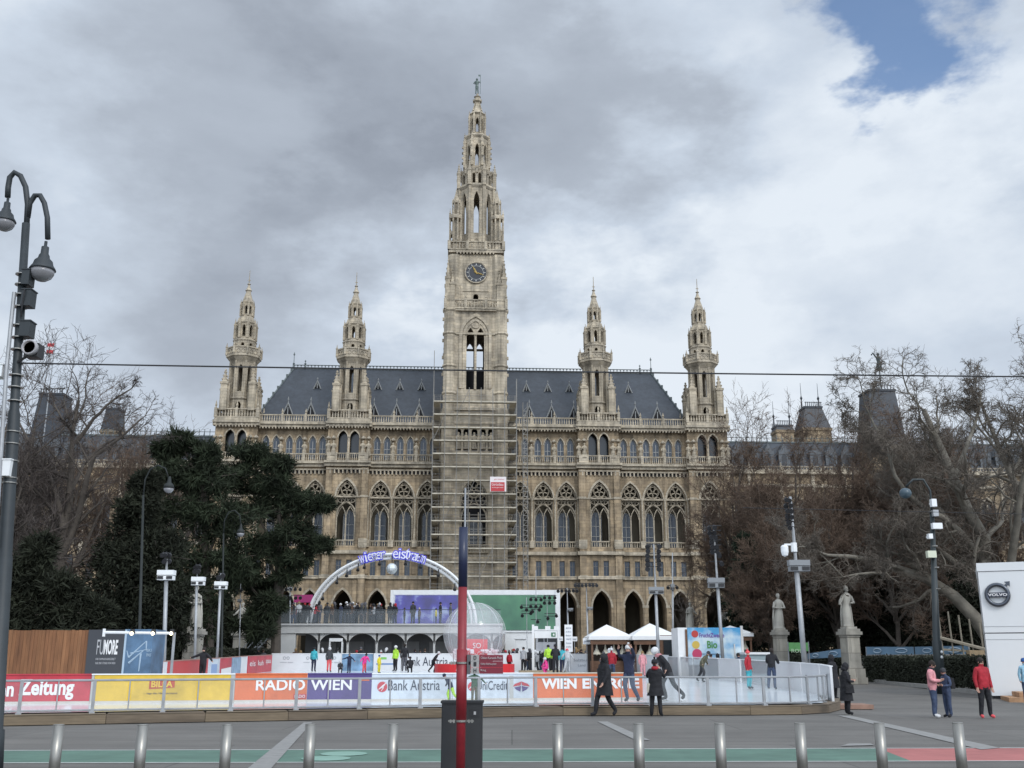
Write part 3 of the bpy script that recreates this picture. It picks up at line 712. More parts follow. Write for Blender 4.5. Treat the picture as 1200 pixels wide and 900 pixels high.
# ---- four corner turrets
def turret(c):
    y0 = .9; p = lambda q: h(q, 161.2+1.7*max(0, min(1, (480-q)/80)))
    root = bpy.data.objects.new('corner_turret', None); link(root, hall); root.location = (c, y0, 0); root.scale = (.9, .9, 1)
    m_ = MB(); z0 = p(485.5)
    drum(m_, 0, 0, 2.2, p(500), p(472), [(0, .95, z0+.4, p(478), p(474.5))], .5, sides=(0, 2, 6))
    octring(m_, 0, 0, [(2.3, p(472)), (2.45, p(471)), (2.45, p(470)), (2.15, p(469))])
    drum(m_, 0, 0, 2.12, p(469.5), p(428), [(0, .78, p(463), p(438), p(433))], .5, rib=.2)
    octring(m_, 0, 0, [(2.15, p(430)), (2.35, p(428)), (2.75, p(425)), (2.95, p(424)), (2.95, p(422.5)), (2.8, p(422.4))])
    obj('lower_drum', m_, TOWER, root)
    for (sx, sy) in ((-1, -1), (1, -1), (1, 1), (-1, 1)):
        m_ = MB()
        pinnacle(m_, sx*2.5, sy*2.5, z0, 1.15, p(438)-z0, .66); pinnacle(m_, sx*2.95, sy*1.9, z0, .7, p(450)-z0, .7)
        m_.box(min(sx*1.6, sx*2.5), max(sx*1.6, sx*2.5), min(sy*1.6, sy*2.5), max(sy*1.6, sy*2.5), z0, p(455))
        obj('buttress_pinnacle', m_, TOWER, root)
    m_ = MB(); drum(m_, 0, 0, 2.8, p(423), p(415.2), [], .1)
    octring(m_, 0, 0, [(2.9, p(415.2)), (2.95, p(414.8)), (2.95, p(413.6)), (2.65, p(413.5)), (2.65, p(423))])
    for k in range(8):
        t = MB(); t.ring((-.42, -2.84, p(418.8)), .36, .07, 8, 3); t.ring((.42, -2.84, p(418.8)), .36, .07, 8, 3); m_.merge(t, rot_fn(pi*k/4))
        a = pi/8+pi*k/4; R = 2.9/cos(pi/8); pinnacle(m_, R*cos(a), R*sin(a), p(422), .34, p(408)-p(422), .66, crock=False)
    obj('gallery', m_, TRIM, root)
    m_ = MB()
    octring(m_, 0, 0, [(1.98, p(422)), (1.98, p(414))])
    drum(m_, 0, 0, 1.92, p(414), p(405.5), [(0, .55, p(413), p(410), p(408.5))], .4)
    octring(m_, 0, 0, [(2.0, p(406)), (2.05, p(405)), (1.75, p(403))])
    drum(m_, 0, 0, 1.68, p(403.5), p(385), [(0, .56, p(401), p(391), p(387.5))], .4, rib=.14)
    octring(m_, 0, 0, [(1.7, p(386)), (1.85, p(384.5)), (1.6, p(383.5)), (1.28, p(377.5))])
    for k in range(8):
        a = pi/8+pi*k/4; R = 1.78/cos(pi/8); pinnacle(m_, R*cos(a), R*sin(a), p(403), .42, p(378.5)-p(403), .68, crock=False)
    obj('upper_drum', m_, TOWER, root)
    m_ = MB()
    drum(m_, 0, 0, 1.0, p(378), p(360.5), [(0, .42, p(374), p(367), p(364))], .3, rib=.09)
    octring(m_, 0, 0, [(1.05, p(361)), (1.15, p(360)), (.95, p(359)), (.42, p(348)), (.42, p(346.5))])
    for k in range(8):
        a = pi/8+pi*k/4; R = 1.12/cos(pi/8); pinnacle(m_, R*cos(a), R*sin(a), p(376), .27, p(356)-p(376), .66, crock=False)
    m_.lathe([(.4, p(347)), (.62, p(345.5)), (.5, p(344.5)), (.3, p(342)), (.18, p(339)), (.35, p(338)), (.08, p(336.5)), (.05, p(322))], 0, 0, 8)
    m_.cbox(0, 0, p(334), .5, .08, .12)
    obj('spire', m_, TOWER, root)
    return root
for c in tbs: turret(c)

# ---- clock tower
TY = 2.2; TH = 4.7
ct = bpy.data.objects.new('clock_tower', None); link(ct, hall); ct.location = (0, TY, 0)
p = lambda q: h(q, 159.4+(4.8*max(0, min(1, (340-q)/70)) if q < 340 else 0))
m_ = MB()
for k in range(4):
    t = MB(); t.mi = 0
    lo = p(688)
    if k == 0:
        wall_row(t, -TH, TH, Z0, p(660), -TH, [(0, 4.0, 0, p(712), p(690))], 2)
        wall_row(t, -TH, TH, p(660), p(548), -TH, [(0, 4.4, p(640), p(585), p(561))], 1.0)
        wall_row(t, -TH, TH, p(548), p(482), -TH, [(x, .95, p(528), p(506), p(501)) for x in (-2.6, -1.3, 0, 1.3, 2.6)], .6)
    else: wall_row(t, -TH, TH, Z0, p(482), -TH, [], .3)
    ops = [(-.82, 1.25, p(456), p(394), p(383.5)), (.82, 1.25, p(456), p(394), p(383.5))]
    wall_row(t, -TH*.97, TH*.97, p(482), p(364), -TH*.97, ops, 1.6)
    arch_band(t, 0, 4.3, p(393), p(371), -TH*.97-.25, -TH*.97, .5, 8, p(455))
    arch_band(t, 0, 3.4, p(393), p(376), -TH*.97-.12, -TH*.97, .35, 8, p(455))
    t.ring((0, -TH*.97-.08, p(383.5)+.5), .62, .1, 12, 4)
    t.lathe([(.2, p(456)), (.2, p(394))], 0, -TH*.97-.1, 6)
    m_.merge(t, rot_fn(pi/2*k))
ctw = obj('shaft', m_, TOWER, ct)
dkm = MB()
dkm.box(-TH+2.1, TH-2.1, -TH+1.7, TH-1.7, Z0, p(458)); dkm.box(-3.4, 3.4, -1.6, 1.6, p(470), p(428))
obj('inner_shade_block', dkm, DARK, ct)  # solid black boxes painted as the shade inside the tower
for (sx, sy) in ((-1, -1), (1, -1), (1, 1), (-1, 1)):
    x, y = sx*(TH-.55), sy*(TH-.55); m_ = MB()
    m_.lathe([(1.25, Z0), (1.25, p(480)), (1.1, p(478)), (1.1, p(366)), (1.35, p(364)), (1.35, p(362))], x, y, 8, pi/8)
    for q in (392, 430, 462): m_.lathe([(1.2, p(q)), (1.3, p(q)+.15), (1.2, p(q)+.4)], x, y, 8, pi/8)
    for q in (375, 400, 420, 440): 
        m_.cbox(x+sx*1.1, y, p(q), .35, .35, .5)
    obj('corner_buttress', m_, TOWER, ct)
for q, pr, hh in ((392, .12, .35), (364.5, .35, .6), (481, .3, .5), (548, .4, .6), (497, .3, .4), (660, .3, .5)):
    m_ = MB(); m_.box(-TH-pr, TH+pr, -TH-pr, -TH+.2, p(q), p(q)+hh)
    if q < 490:
        m_.box(-TH-pr, TH+pr, TH-.2, TH+pr, p(q), p(q)+hh)
        for s_ in (-1, 1): m_.box(min(s_*(TH+pr), s_*(TH-.2)), max(s_*(TH+pr), s_*(TH-.2)), -TH, TH, p(q), p(q)+hh)
    obj('string_course', m_, TRIM, ct)
for k in range(4):
    m_ = MB(); t = MB(); balustrade(t, -TH-.3, TH+.3, -TH-.3, p(362.5), p(351.5)-p(362.5), .5, .25, 3.6, 1.0)
    for i in range(9): t.ring((-3.6+i*.9, -TH-.32, p(357.5)), .36, .06, 8, 3)
    m_.merge(t, rot_fn(pi/2*k)); obj('tower_balustrade', m_, TRIM, ct)
# figures in niches over the portal
for i, x in enumerate((-2.6, -1.3, 0, 1.3, 2.6)):
    t = MB(); robed(t, 1.25, 6, 40+i); obj('niche_figure', t, TRIM, ct, (x, -TH-.1, p(528)+.2))
t = MB(); arch_tube(t, 0, 4.2, p(585), p(562), 0, .14, p(640)); ring_foil(t, 0, 0, p(573), 1.35, .1)
for d in (-1.1, 1.1): ring_foil(t, d, 0, p(585), .85, .08)
arch_tube(t, 0, 4.0, p(607), p(590), 0, .13, p(640))
for d in (-.7, .7): t.tube([(d, 0, p(640)), (d, 0, p(600))], .1, 5)
balustrade(t, -2.3, 2.3, -.6, p(648), 1.3, .4, .25)
gwt = obj('portal_window', t, TRIM, ct, (0, -TH+.3, 0)); pane_part(gwt, 2.6, p(640), p(606), .5, PANED)
# clock stage
H2 = 4.15
m_ = MB()
for k in range(4):
    t = MB(); wall_row(t, -H2, H2, p(362), p(303), -H2, [(0, .85, p(352), p(346), p(343))], .5)
    for d in (-2.9, 2.9): arch_band(t, d, .9, p(338), p(333), -H2-.1, -H2, .15, 4, p(350))
    t.prism([(-2.2, p(340)), (2.2, p(340)), (0, p(333.5))], -H2-.12, -H2)
    for i in range(12): t.box(-3.3+i*.55, -3.05+i*.55, -H2-.5, -H2, p(303.5), p(301.5))
    m_.merge(t, rot_fn(pi/2*k))
for (sx, sy) in ((-1, -1), (1, -1), (1, 1), (-1, 1)):
    m_.lathe([(1.15, p(362)), (1.15, p(304))], sx*(H2-.55), sy*(H2-.55), 8, pi/8)
    pinnacle(m_, sx*(H2+.55), sy*(H2-.3), p(362), .8, p(318)-p(362), .62); pinnacle(m_, sx*(H2-.3), sy*(H2+.55), p(362), .8, p(318)-p(362), .62)
    pinnacle(m_, sx*(H2+.5), sy*(H2+.5), p(362), .8, p(308)-p(362), .62)
obj('clock_stage', m_, TOWER, ct)
CFACE = mat('clock_face_black', (.02, .022, .03), .5); GOLD = mat('gilding', (.62, .45, .16), .4, metal=.5)
for k in range(4):
    a = pi/2*k; m_ = MB(); m_.mi = 0
    pts = [(1.7*cos(2*pi*i/28), 1.7*sin(2*pi*i/28)) for i in range(28)]
    m_.prism(pts, -.12, 0)
    o = obj('clock_face', m_, CFACE, ct, (0, 0, p(321.5)))
    o.location = (H2*sin(a)*1.02, -H2*cos(a)*1.02, p(321.5)); o.rotation_euler = (0, 0, a)
    t = MB(); t.ring((0, -.12, 0), 1.82, .13, 28, 5); obj('dial_ring', t, TRIM, o)
    t = MB(); t.ring((0, -.13, 0), 1.2, .03, 24, 3)
    for i in range(12):
        b = 2*pi*i/12; t.tube([(1.28*cos(b), -.14, 1.28*sin(b)), (1.58*cos(b), -.14, 1.58*sin(b))], .07, 4)
    obj('hour_marks', t, mat('dial_white', (.6, .6, .56), .5), o)
    t = MB()
    for (an, L_, r_) in ((radians(118), 1.3, .09), (radians(-20), 1.45, .07)):
        t.tube([(-.35*cos(an), -.2, -.35*sin(an)), (L_*.5*cos(an), -.2, L_*.5*sin(an)), (L_*cos(an), -.2, L_*sin(an))], [r_, r_*1.8, .02], 4)
    t.ball((0, -.2, 0), .16, 6); obj('clock_hands', t, GOLD, o)
# lantern stages
m_ = MB()
m_.box(-4.6, 4.6, -4.6, 4.6, p(302), p(299.5))
for k in range(4):
    t = MB(); balustrade(t, -4.6, 4.6, -4.55, p(299.5), p(291.5)-p(299.5), .5, .25, 3.1)
    for i in range(6): t.ring((-1.9+i*.76, -4.6, p(295.5)), .34, .06, 8, 3)
    m_.merge(t, rot_fn(pi/2*k))
obj('lantern_gallery', m_, TRIM, ct)
m_ = MB()
drum(m_, 0, 0, 2.95, p(299), p(226), [(0, .95, p(279), p(243), p(232.5))], .6, rib=.34)
drum(m_, 0, 0, 2.99, p(299), p(283), [(0, .8, p(292), p(288), p(285))], .3, sides=(0, 2, 4, 6))
for (sx, sy) in ((-1, -1), (1, -1), (1, 1), (-1, 1)):
    cx, cy = sx*3.55, sy*3.55
    m_.lathe([(1.0, p(299)), (1.0, p(290))], cx, cy, 8, pi/8)
    for k in range(8):
        a = pi/4*k+pi/8; m_.lathe([(.16, p(290)), (.14, p(268)), (.22, p(266))], cx+1.0*cos(a), cy+1.0*sin(a), 5)
        pinnacle(m_, cx+1.0*cos(a), cy+1.0*sin(a), p(266), .28, p(256)-p(266), .4, crock=False)
    m_.lathe([(.45, p(290)), (.45, p(268))], cx, cy, 6)
    m_.lathe([(1.15, p(268)), (1.2, p(266)), (1.15, p(264))], cx, cy, 8, pi/8)
    for k in range(6):
        a = pi/3*k; m_.lathe([(.12, p(264)), (.12, p(249)), (.16, p(248)), (.02, p(243))], cx*.97+.62*cos(a), cy*.97+.62*sin(a), 5)
    m_.lathe([(.35, p(264)), (.35, p(250)), (.7, p(249)), (.62, p(247)), (.28, p(240)), (.03, p(232)),], cx*.97, cy*.97, 6)
obj('lower_lantern', m_, TOWER, ct)
m_ = MB()
octring(m_, 0, 0, [(3.0, p(228)), (3.25, p(226)), (3.25, p(224)), (2.7, p(223.5))])
drum(m_, 0, 0, 2.65, p(224), p(206), [(-.5, .5, p(222), p(213), p(210)), (.5, .5, p(222), p(213), p(210))], .4)
for k in range(8):
    a = pi/8+pi*k/4; R = 3.1/cos(pi/8); pinnacle(m_, R*cos(a), R*sin(a), p(226), .62, p(196)-p(226), .6)
    a = pi*k/4; pinnacle(m_, 2.7*cos(a), 2.7*sin(a), p(210), .4, p(197)-p(210), .4, crock=False)
octring(m_, 0, 0, [(2.7, p(207)), (2.75, p(205)), (2.15, p(203))])
obj('middle_gallery', m_, TRIM, ct)
m_ = MB()
drum(m_, 0, 0, 2.0, p(204), p(165), [(0, .62, p(200), p(180), p(174))], .45, rib=.2)
octring(m_, 0, 0, [(2.05, p(167)), (2.3, p(165)), (2.2, p(163)), (1.5, p(160.5))])
for k in range(8):
    a = pi/8+pi*k/4; R = 2.15/cos(pi/8); pinnacle(m_, R*cos(a), R*sin(a), p(200), .45, p(158)-p(200), .72)
    for q in (178, 190): m_.cbox(R*1.15*cos(a), R*1.15*sin(a), p(q), .3, .3, .35)
obj('upper_lantern', m_, TOWER, ct)
m_ = MB()
drum(m_, 0, 0, 1.15, p(162), p(135), [(0, .48, p(158), p(146), p(141))], .3, rib=.12)
for k in range(8):
    a = pi/8+pi*k/4; R = 1.4/cos(pi/8); pinnacle(m_, R*cos(a), R*sin(a), p(160), .3, p(131)-p(160), .7)
octring(m_, 0, 0, [(1.2, p(137)), (1.45, p(136)), (1.0, p(133)), (.42, p(121)), (.75, p(120)), (.8, p(118)), (.45, p(117)), (.4, p(115)), (.6, p(114)), (.2, p(112)), (.15, p(110))])
for i in range(5):
    f = (i+.5)/5; R = 1.0+(.42-1.0)*f; 
    for k in range(4): a = pi/4+pi/2*k; m_.cbox(R*1.05*cos(a), R*1.05*sin(a), p(133)+(p(121)-p(133))*f, .2, .2, .3)
obj('spire', m_, TOWER, ct)
m_ = MB(); sc_ = (p(91)-p(110))/2.2
m_.tube([(-.14*sc_, 0, 0), (-.1*sc_, 0, .55*sc_), (-.08*sc_, 0, 1.0*sc_)], [.07*sc_, .09*sc_, .13*sc_], 6); m_.tube([(.16*sc_, 0, 0), (.11*sc_, -.05, .55*sc_), (.08*sc_, 0, 1.0*sc_)], [.07*sc_, .09*sc_, .13*sc_], 6)
m_.lathe([(.2*sc_, .95*sc_), (.17*sc_, 1.2*sc_), (.26*sc_, 1.55*sc_), (.22*sc_, 1.72*sc_), (.07*sc_, 1.8*sc_)], 0, 0, 8, 0, .7)
m_.ball((0, 0, 1.95*sc_), .14*sc_, 8, 1.2)
m_.tube([(-.24*sc_, 0, 1.65*sc_), (-.4*sc_, 0, 1.4*sc_), (-.2*sc_, -.15*sc_, 1.25*sc_)], .06*sc_, 5); m_.tube([(.24*sc_, 0, 1.65*sc_), (.42*sc_, 0, 1.45*sc_), (.4*sc_, 0, 1.75*sc_)], .06*sc_, 5)
m_.tube([(.4*sc_, 0, 0), (.4*sc_, 0, 2.6*sc_)], .03*sc_, 5); m_.quad((.4*sc_, 0, 2.35*sc_), (.15*sc_, .02, 2.4*sc_), (.15*sc_, .02, 2.62*sc_), (.4*sc_, 0, 2.6*sc_))
obj('knight_figure', m_, mat('green_bronze', (.10, .13, .12), .5, metal=.3), ct, (-.1, 0, p(110)))

# ---- side wings
for sgn, x0, x1 in ((1, 41.1, 112), (-1, -112, -41.1)):
    wy = 7.0; m_ = MB(); hz = lambda q: h(q, ZF+wy)
    n = int((x1-x0)/5.2); st = (x1-x0)/n; cs = [x0+(i+.5)*st for i in range(n)]
    zt = hz(552)
    wall_row(m_, x0, x1, 0, hz(690), wy, [(c, 2.4, 0, 5, 8) for c in cs], 1.0)
    wall_row(m_, x0, x1, hz(690), hz(640), wy, [(c+d, 1.3, hz(682), hz(655), hz(652)) for c in cs for d in (-1.1, 1.1)], .4)
    wall_row(m_, x0, x1, hz(640), zt, wy, [(c, 2.6, hz(630), hz(597), hz(580)) for c in cs], .5)
    m_.quad((x0, wy+16, 0), (x1, wy+16, 0), (x1, wy+16, zt), (x0, wy+16, zt))
    m_.quad((x1, wy, 0), (x1, wy+16, 0), (x1, wy+16, zt), (x1, wy, zt)); m_.quad((x0, wy, 0), (x0, wy+16, 0), (x0, wy+16, zt), (x0, wy, zt))
    obj('wing_wall', m_, STONE, hall)
    m_ = MB()
    for q in (690, 640, 568): m_.box(x0, x1, wy-.4, wy, hz(q), hz(q)+.5)
    m_.box(x0, x1, wy-.7, wy+.2, zt-.1, zt+.5)
    for c in cs:
        arch_band(m_, c, 2.6, hz(597), hz(580), wy-.12, wy, .3, 5); m_.box(c-.08, c+.08, wy+.1, wy+.3, hz(630), hz(583))
        m_.box(c+st/2-.3, c+st/2+.3, wy-.35, wy, 0, zt)
    balustrade(m_, x0, x1, wy-.5, zt+.5, hz(543.5)-zt-.5, .5, .25, st/1, .6, .22); obj('wing_trim', m_, TRIM, hall)
    for c in cs:
        m_ = MB(); m_.quad((c-1.3, wy+.5, hz(630)), (c+1.3, wy+.5, hz(630)), (c+1.3, wy+.5, hz(580)), (c-1.3, wy+.5, hz(580)))
        m_.quad((c-2.4, wy+.4, hz(682)), (c+2.4, wy+.4, hz(682)), (c+2.4, wy+.4, hz(652)), (c-2.4, wy+.4, hz(652))); m_.quad((c-1.2, wy+1, 0), (c+1.2, wy+1, 0), (c+1.2, wy+1, 8), (c-1.2, wy+1, 8))
        obj('wing_window', m_, PANED, hall)
    m_ = MB(); ez = hz(546); rz_ = hz(509); 
    m_.quad((x0, wy+1, ez), (x1, wy+1, ez), (x1, wy+4.5, rz_), (x0, wy+4.5, rz_)); m_.quad((x0, wy+4.5, rz_), (x1, wy+4.5, rz_), (x1, wy+11, rz_), (x0, wy+11, rz_)); m_.quad((x0, wy+11, rz_), (x1, wy+11, rz_), (x1, wy+15, ez), (x0, wy+15, ez))
    wr = obj('wing_roof', m_, SLATE, hall)
    m_ = MB(); m_.box(x0, x1, wy+4.4, wy+4.6, rz_, rz_+.25)
    k = int((x1-x0)/.9)
    for i in range(k): m_.cbox(x0+(i+.5)*.9, wy+4.5, rz_+.25, .09, .09, 1.1)
    m_.box(x0, x1, wy+4.45, wy+4.55, rz_+.85, rz_+.93); obj('wing_cresting', m_, LEAD, wr)
    for c in cs:
        for d in (-st/4, st/4):
            m_ = MB(); m_.box(-.75, .75, -.4, 1.8, 0, 2.2); m_.prism([(-.95, 2.2), (.95, 2.2), (0, 4.1)], -.5, 1.8); m_.lathe([(.08, 4), (.14, 4.4), (.02, 5)], 0, -.3, 5)
            for s_ in (-1, 1): m_.cbox(s_*.85, -.35, 0, .2, .2, 2.9)
            o = obj('wing_dormer', m_, mat('dormer_slate', (.10, .11, .12), .6), wr, (c+d, wy+1.9, ez+.6))
            t = MB(); arch = arch_pts(0, .9, 1.5, 2.4, 4); t.quad(*[(x, -.42, z) for x, z in reversed([(.45, .3), (-.45, .3)]+arch)]); obj('dormer_window', t, PANED, wr, (c+d, wy+1.9, ez+.6))
def pav(cx_px, w_, q0, q1, q2, Z, taper, label, fin=True, w2=None):
    """steep truncated slate roof"""
    x = gx(cx_px, Z, zy(q1, Z))-HX; y = Z-ZF
    c_, s_ = cos(-HROT), sin(-HROT); lx = x*c_-y*s_; ly = x*s_+y*c_
    m_ = MB(); z0 = zy(q1, Z)-BASE; z1 = zy(q0, Z)-BASE
    b_ = MB(); b_.cbox(0, 0, 0, w_*.98, w_*.98, z0)
    b_.cbox(0, 0, z0, w_*1.05, w_*1.05, .5)
    for i in range(3):
        for q in (0, 1): b_.box((i-1)*w_*.3-.9, (i-1)*w_*.3+.9, -w_*.49-.15, -w_*.49, z0*(.45+.27*q), z0*(.62+.27*q))
    obj('pavilion_wall', b_, STONE, hall, (lx, ly, 0))
    m_.lathe([(w_*.7, z0+.5), (w_*.7*taper, z1)], 0, 0, 4, pi/4)
    m_.cbox(0, 0, z1, w_*taper*1.06, w_*taper*1.06, .35)
    for i in range(9):
        for s2 in (-1, 1): m_.cbox((i-4)*w_*taper/9, s2*w_*taper/2, z1+.35, .1, .1, .8)
    m_.box(-w_*taper/2, w_*taper/2, -w_*taper/2-.05, -w_*taper/2+.05, z1+1.0, z1+1.1)
    if fin:
        for s2 in (-1, 1): m_.lathe([(.18, z1+.3), (.1, z1+1.8), (.24, z1+2.2), (.06, z1+2.6), (.03, z1+5)], s2*w_*taper/2, 0, 5)
    obj('pavilion_roof', m_, SLATE, hall, (lx, ly, 0))
pav(952, 5.2, 480.5, 508, 0, 180, .6, '')
pav(917, 3.2, 502, 509, 0, 180, .9, '')
pav(1034, 6.3, 462, 530, 0, 172, .72, '', False)
pav(58, 5.6, 466, 530, 0, 172, .72, '', False)
pav(132, 3.4, 482, 509, 0, 182, .72, '', False)
# figure on the right pavilion, flag on the left one
x = gx(1030, 172, 50)-HX; m_ = MB(); zb = h(433, 172); 
m_.tube([(0, 0, h(462, 172)), (0, 0, zb)], .12, 6); m_.lathe([(.5, zb), (.55, zb+.5), (.3, zb+1.6), (.42, zb+2.3), (.12, zb+2.7)], 0, 0, 7); m_.ball((0, 0, zb+3.0), .3, 6); m_.tube([(-.3, 0, zb+2.3), (-.9, 0, zb+3.2), (-1.2, 0, zb+2.8)], .14, 5)
obj('roof_figure', m_, mat('dark_bronze', (.05, .065, .065), .5), hall, (x+.8, 172-ZF-3, 0))
fl = thing('flagpole', 'red and white flag on a pole above the far left pavilion roof', 'flagpole', (gx(60, 168, 48), 168, gz(168)))
m_ = MB(); m_.tube([(0, 0, 0), (0, 0, zy(397, 168)-gz(168))], .11, 6); obj('pole', m_, GALV, fl)
m_ = MB(); zf = zy(402, 168)-gz(168); 
for i, cc in enumerate((0, 1, 0)):
    m_.mi = cc
    for j in range(4): 
        xa, xb = -.1-j*.3, -.1-(j+1)*.3; ya, yb_ = .1*sin(j*1.6), .1*sin((j+1)*1.6); m_.quad((xa, ya, zf-i*.6-.6), (xb, yb_, zf-i*.6-.7), (xb, yb_, zf-i*.6-.1), (xa, ya, zf-i*.6))
obj('flag', m_, [mat('flag_red', (.55, .04, .05), .7), mat('flag_white', (.7, .7, .7), .7)], fl)

# ---------------------------------------------------------------- scaffolding round the tower foot
SX = 6.55; fy = -TH+TY-1.9; 
sc = thing('scaffolding', 'steel tube scaffolding with plank decks wrapped round the foot of the clock tower', 'scaffolding', (HX, ZF, BASE), HROT)
TUBE = mat('scaffold_tube', (.27, .255, .23), .45, metal=.4, var=.2); DECK = mat('scaffold_deck', (.44, .40, .32), .8, var=.3, scale=1.2)
ytop = [x for x in range(0, 15)]
zs = [h(695)+i*(h(466)-h(695))/15 for i in range(-3, 16)]
zs = [z for z in zs if z > .3]
ztop = h(464)
for i, z in enumerate(zs[:-1]):
    m_ = MB(); m_.box(-SX, SX, fy-1.0, fy, z, z+.07); m_.box(-SX, -SX+1, fy, TY+4, z, z+.07); m_.box(SX-1, SX, fy, TY+4, z, z+.07)
    m_.box(-SX, SX, fy-1.04, fy-1.0, z, z+.19); obj('scaffold_deck', m_, DECK, sc)
    m_ = MB()
    for dz in (.55, 1.05):
        m_.tube([(-SX-.1, fy-.03, z+dz), (SX+.1, fy-.03, z+dz)], .02, 4)
        m_.tube([(-SX-.1, fy-1.05, z+dz), (SX+.1, fy-1.05, z+dz)], .026, 4)
        for s_ in (-1, 1): m_.tube([(s_*(SX+.05), fy-1.05, z+dz), (s_*(SX+.05), TY+4, z+dz)], .04, 4)
    obj('guard_rail', m_, TUBE, sc)
nx = 7
for i in range(nx+1):
    x = -SX+2*SX*i/nx
    for y in (fy-1.05, fy-.03):
        top = ztop+(1.5 if i in (0, nx) else 0)+(4.5 if i == 0 and y < fy-1 else 0)
        m_ = MB(); m_.tube([(x, y, 0), (x, y, top)], .055, 5); obj('standard', m_, TUBE, sc)
for s_ in (-1, 1):
    for y in (-.6, 2.4, TY+4):
        for xx in (SX, SX-1): m_ = MB(); m_.tube([(s_*xx, y, 0), (s_*xx, y, ztop)], .055, 5); obj('standard', m_, TUBE, sc)
for i in range(0, len(zs)-2, 2):
    m_ = MB(); a = -SX+2*SX*(i % nx)/nx; m_.tube([(a, fy-1.1, zs[i]), (a+2*SX/nx, fy-1.1, zs[i+2])], .045, 4); obj('brace', m_, TUBE, sc)
# hoist ladder tower at the right
m_ = MB()
for x in (SX+1.0, SX+1.7):
    for y in (fy-.9, fy-.2): m_.tube([(x, y, 0), (x, y, h(480))], .05, 4)
for k in range(int(h(482)/.75)): m_.box(SX+.98, SX+1.72, fy-.92, fy-.86, k*.75, k*.75+.07); m_.tube([(SX+1.0, fy-.9, k*.75), (SX+1.7, fy-.9, k*.75+.75)], .03, 3)
obj('hoist_mast', m_, TUBE, sc)
# banner hung on the scaffold
SGR = mat('sign_red', (.45, .03, .035), .5); SGRW = mat('sign_white', (.72, .66, .65), .6)
bn = thing('scaffold_banner', 'red and white contractor banner hanging on the scaffolding', 'banner', (HX+cos(HROT)*2.7, ZF+fy-1.3, BASE+h(582.5)), HROT)
m_ = MB(); m_.box(0, 2.5, -.03, .03, 0, 2.3); obj('banner_cloth', m_, SGRW, bn)
m_ = MB(); m_.box(.12, 2.25, -.06, -.035, .05, 1.45); obj('red_field', m_, SGR, bn)
text_mesh('Gerüstbau', 1.8, .42, SGRW, bn, (.25, -.065, .9)); text_mesh('www.geruest', 1.8, .2, SGRW, bn, (.25, -.065, .5)); text_mesh('gerüstbau', 1.6, .26, SGR, bn, (.6, -.035, 1.75), shear=.3)

# ================================================================ TREES
def resample(pts, k):
    pts = np.array([tuple(p) for p in pts], float); d = np.r_[0, np.cumsum(np.linalg.norm(np.diff(pts, axis=0), axis=1))]
    t = np.linspace(0, d[-1], k); return np.stack([np.interp(t, d, pts[:, i]) for i in range(3)], 1)
def tubes(Pp, R, n):
    B, k, _ = Pp.shape
    T = np.empty_like(Pp); T[:, 1:-1] = Pp[:, 2:]-Pp[:, :-2]; T[:, 0] = Pp[:, 1]-Pp[:, 0]; T[:, -1] = Pp[:, -1]-Pp[:, -2]
    T /= np.linalg.norm(T, axis=2, keepdims=True)+1e-9
    m = T.mean(1); m /= np.linalg.norm(m, axis=1, keepdims=True)+1e-9
    ref = np.where(np.abs(m[:, 2:3]) < .8, np.array([[0, 0, 1.]]), np.array([[1., 0, 0]]))[:, None, :]
    U = np.cross(T, np.broadcast_to(ref, T.shape)); U /= np.linalg.norm(U, axis=2, keepdims=True)+1e-9
    Wv = np.cross(T, U)
    a = 2*np.pi*np.arange(n)/n
    V = Pp[:, :, None, :]+(U[:, :, None, :]*np.cos(a)[None, None, :, None]+Wv[:, :, None, :]*np.sin(a)[None, None, :, None])*R[:, :, None, None]
    V = V.reshape(-1, 3)
    b = (np.arange(B)*k*n)[:, None, None]; i = (np.arange(k-1)*n)[None, :, None]; j = np.arange(n)[None, None, :]; j2 = (j+1) % n
    Fc = np.stack([b+i+j, b+i+j2, b+i+n+j2, b+i+n+j], -1).reshape(-1, 4)
    return V, Fc
def nrm(v): return v/(np.linalg.norm(v, axis=-1, keepdims=True)+1e-9)
def children(Pp, R, m, ratio, ang, k, rr, wander, trop, rg, tmin=.25, curl=0.0, rmin=.008):
    B, kp, _ = Pp.shape; L = np.linalg.norm(np.diff(Pp, axis=1), axis=2).sum(1)
    idx = np.repeat(np.arange(B), m); t = rg.uniform(tmin, 1, B*m); t.reshape(B, m)[:, 0] = 1.0
    f = t*(kp-1); i0 = np.minimum(f.astype(int), kp-2); fr = (f-i0)[:, None]
    p0 = Pp[idx, i0]*(1-fr)+Pp[idx, i0+1]*fr; d0 = nrm(Pp[idx, i0+1]-Pp[idx, i0]); r0 = R[idx, i0]*(1-fr[:, 0])+R[idx, i0+1]*fr[:, 0]
    rnd = nrm(rg.normal(size=d0.shape)); side = nrm(np.cross(d0, rnd))
    a = np.radians(rg.uniform(ang[0], ang[1], len(t)))[:, None]; a[::m] *= .45
    d = nrm(d0*np.cos(a)+side*np.sin(a))
    Ln = L[idx]*ratio*rg.uniform(.6, 1.2, len(t))*(1-.35*t)
    step = (Ln/(k-1))[:, None]; out = [p0]; cw = nrm(rg.normal(size=d.shape))
    for s_ in range(k-1):
        d = nrm(d+rg.normal(size=d.shape)*wander+np.array([0, 0, trop])+np.cross(d, cw)*curl); out.append(out[-1]+d*step)
    Q = np.stack(out, 1); rs = np.maximum(np.minimum(r0*.85, r0*rr), rmin)[:, None]*np.linspace(1, .45, k)[None, :]
    return Q, rs
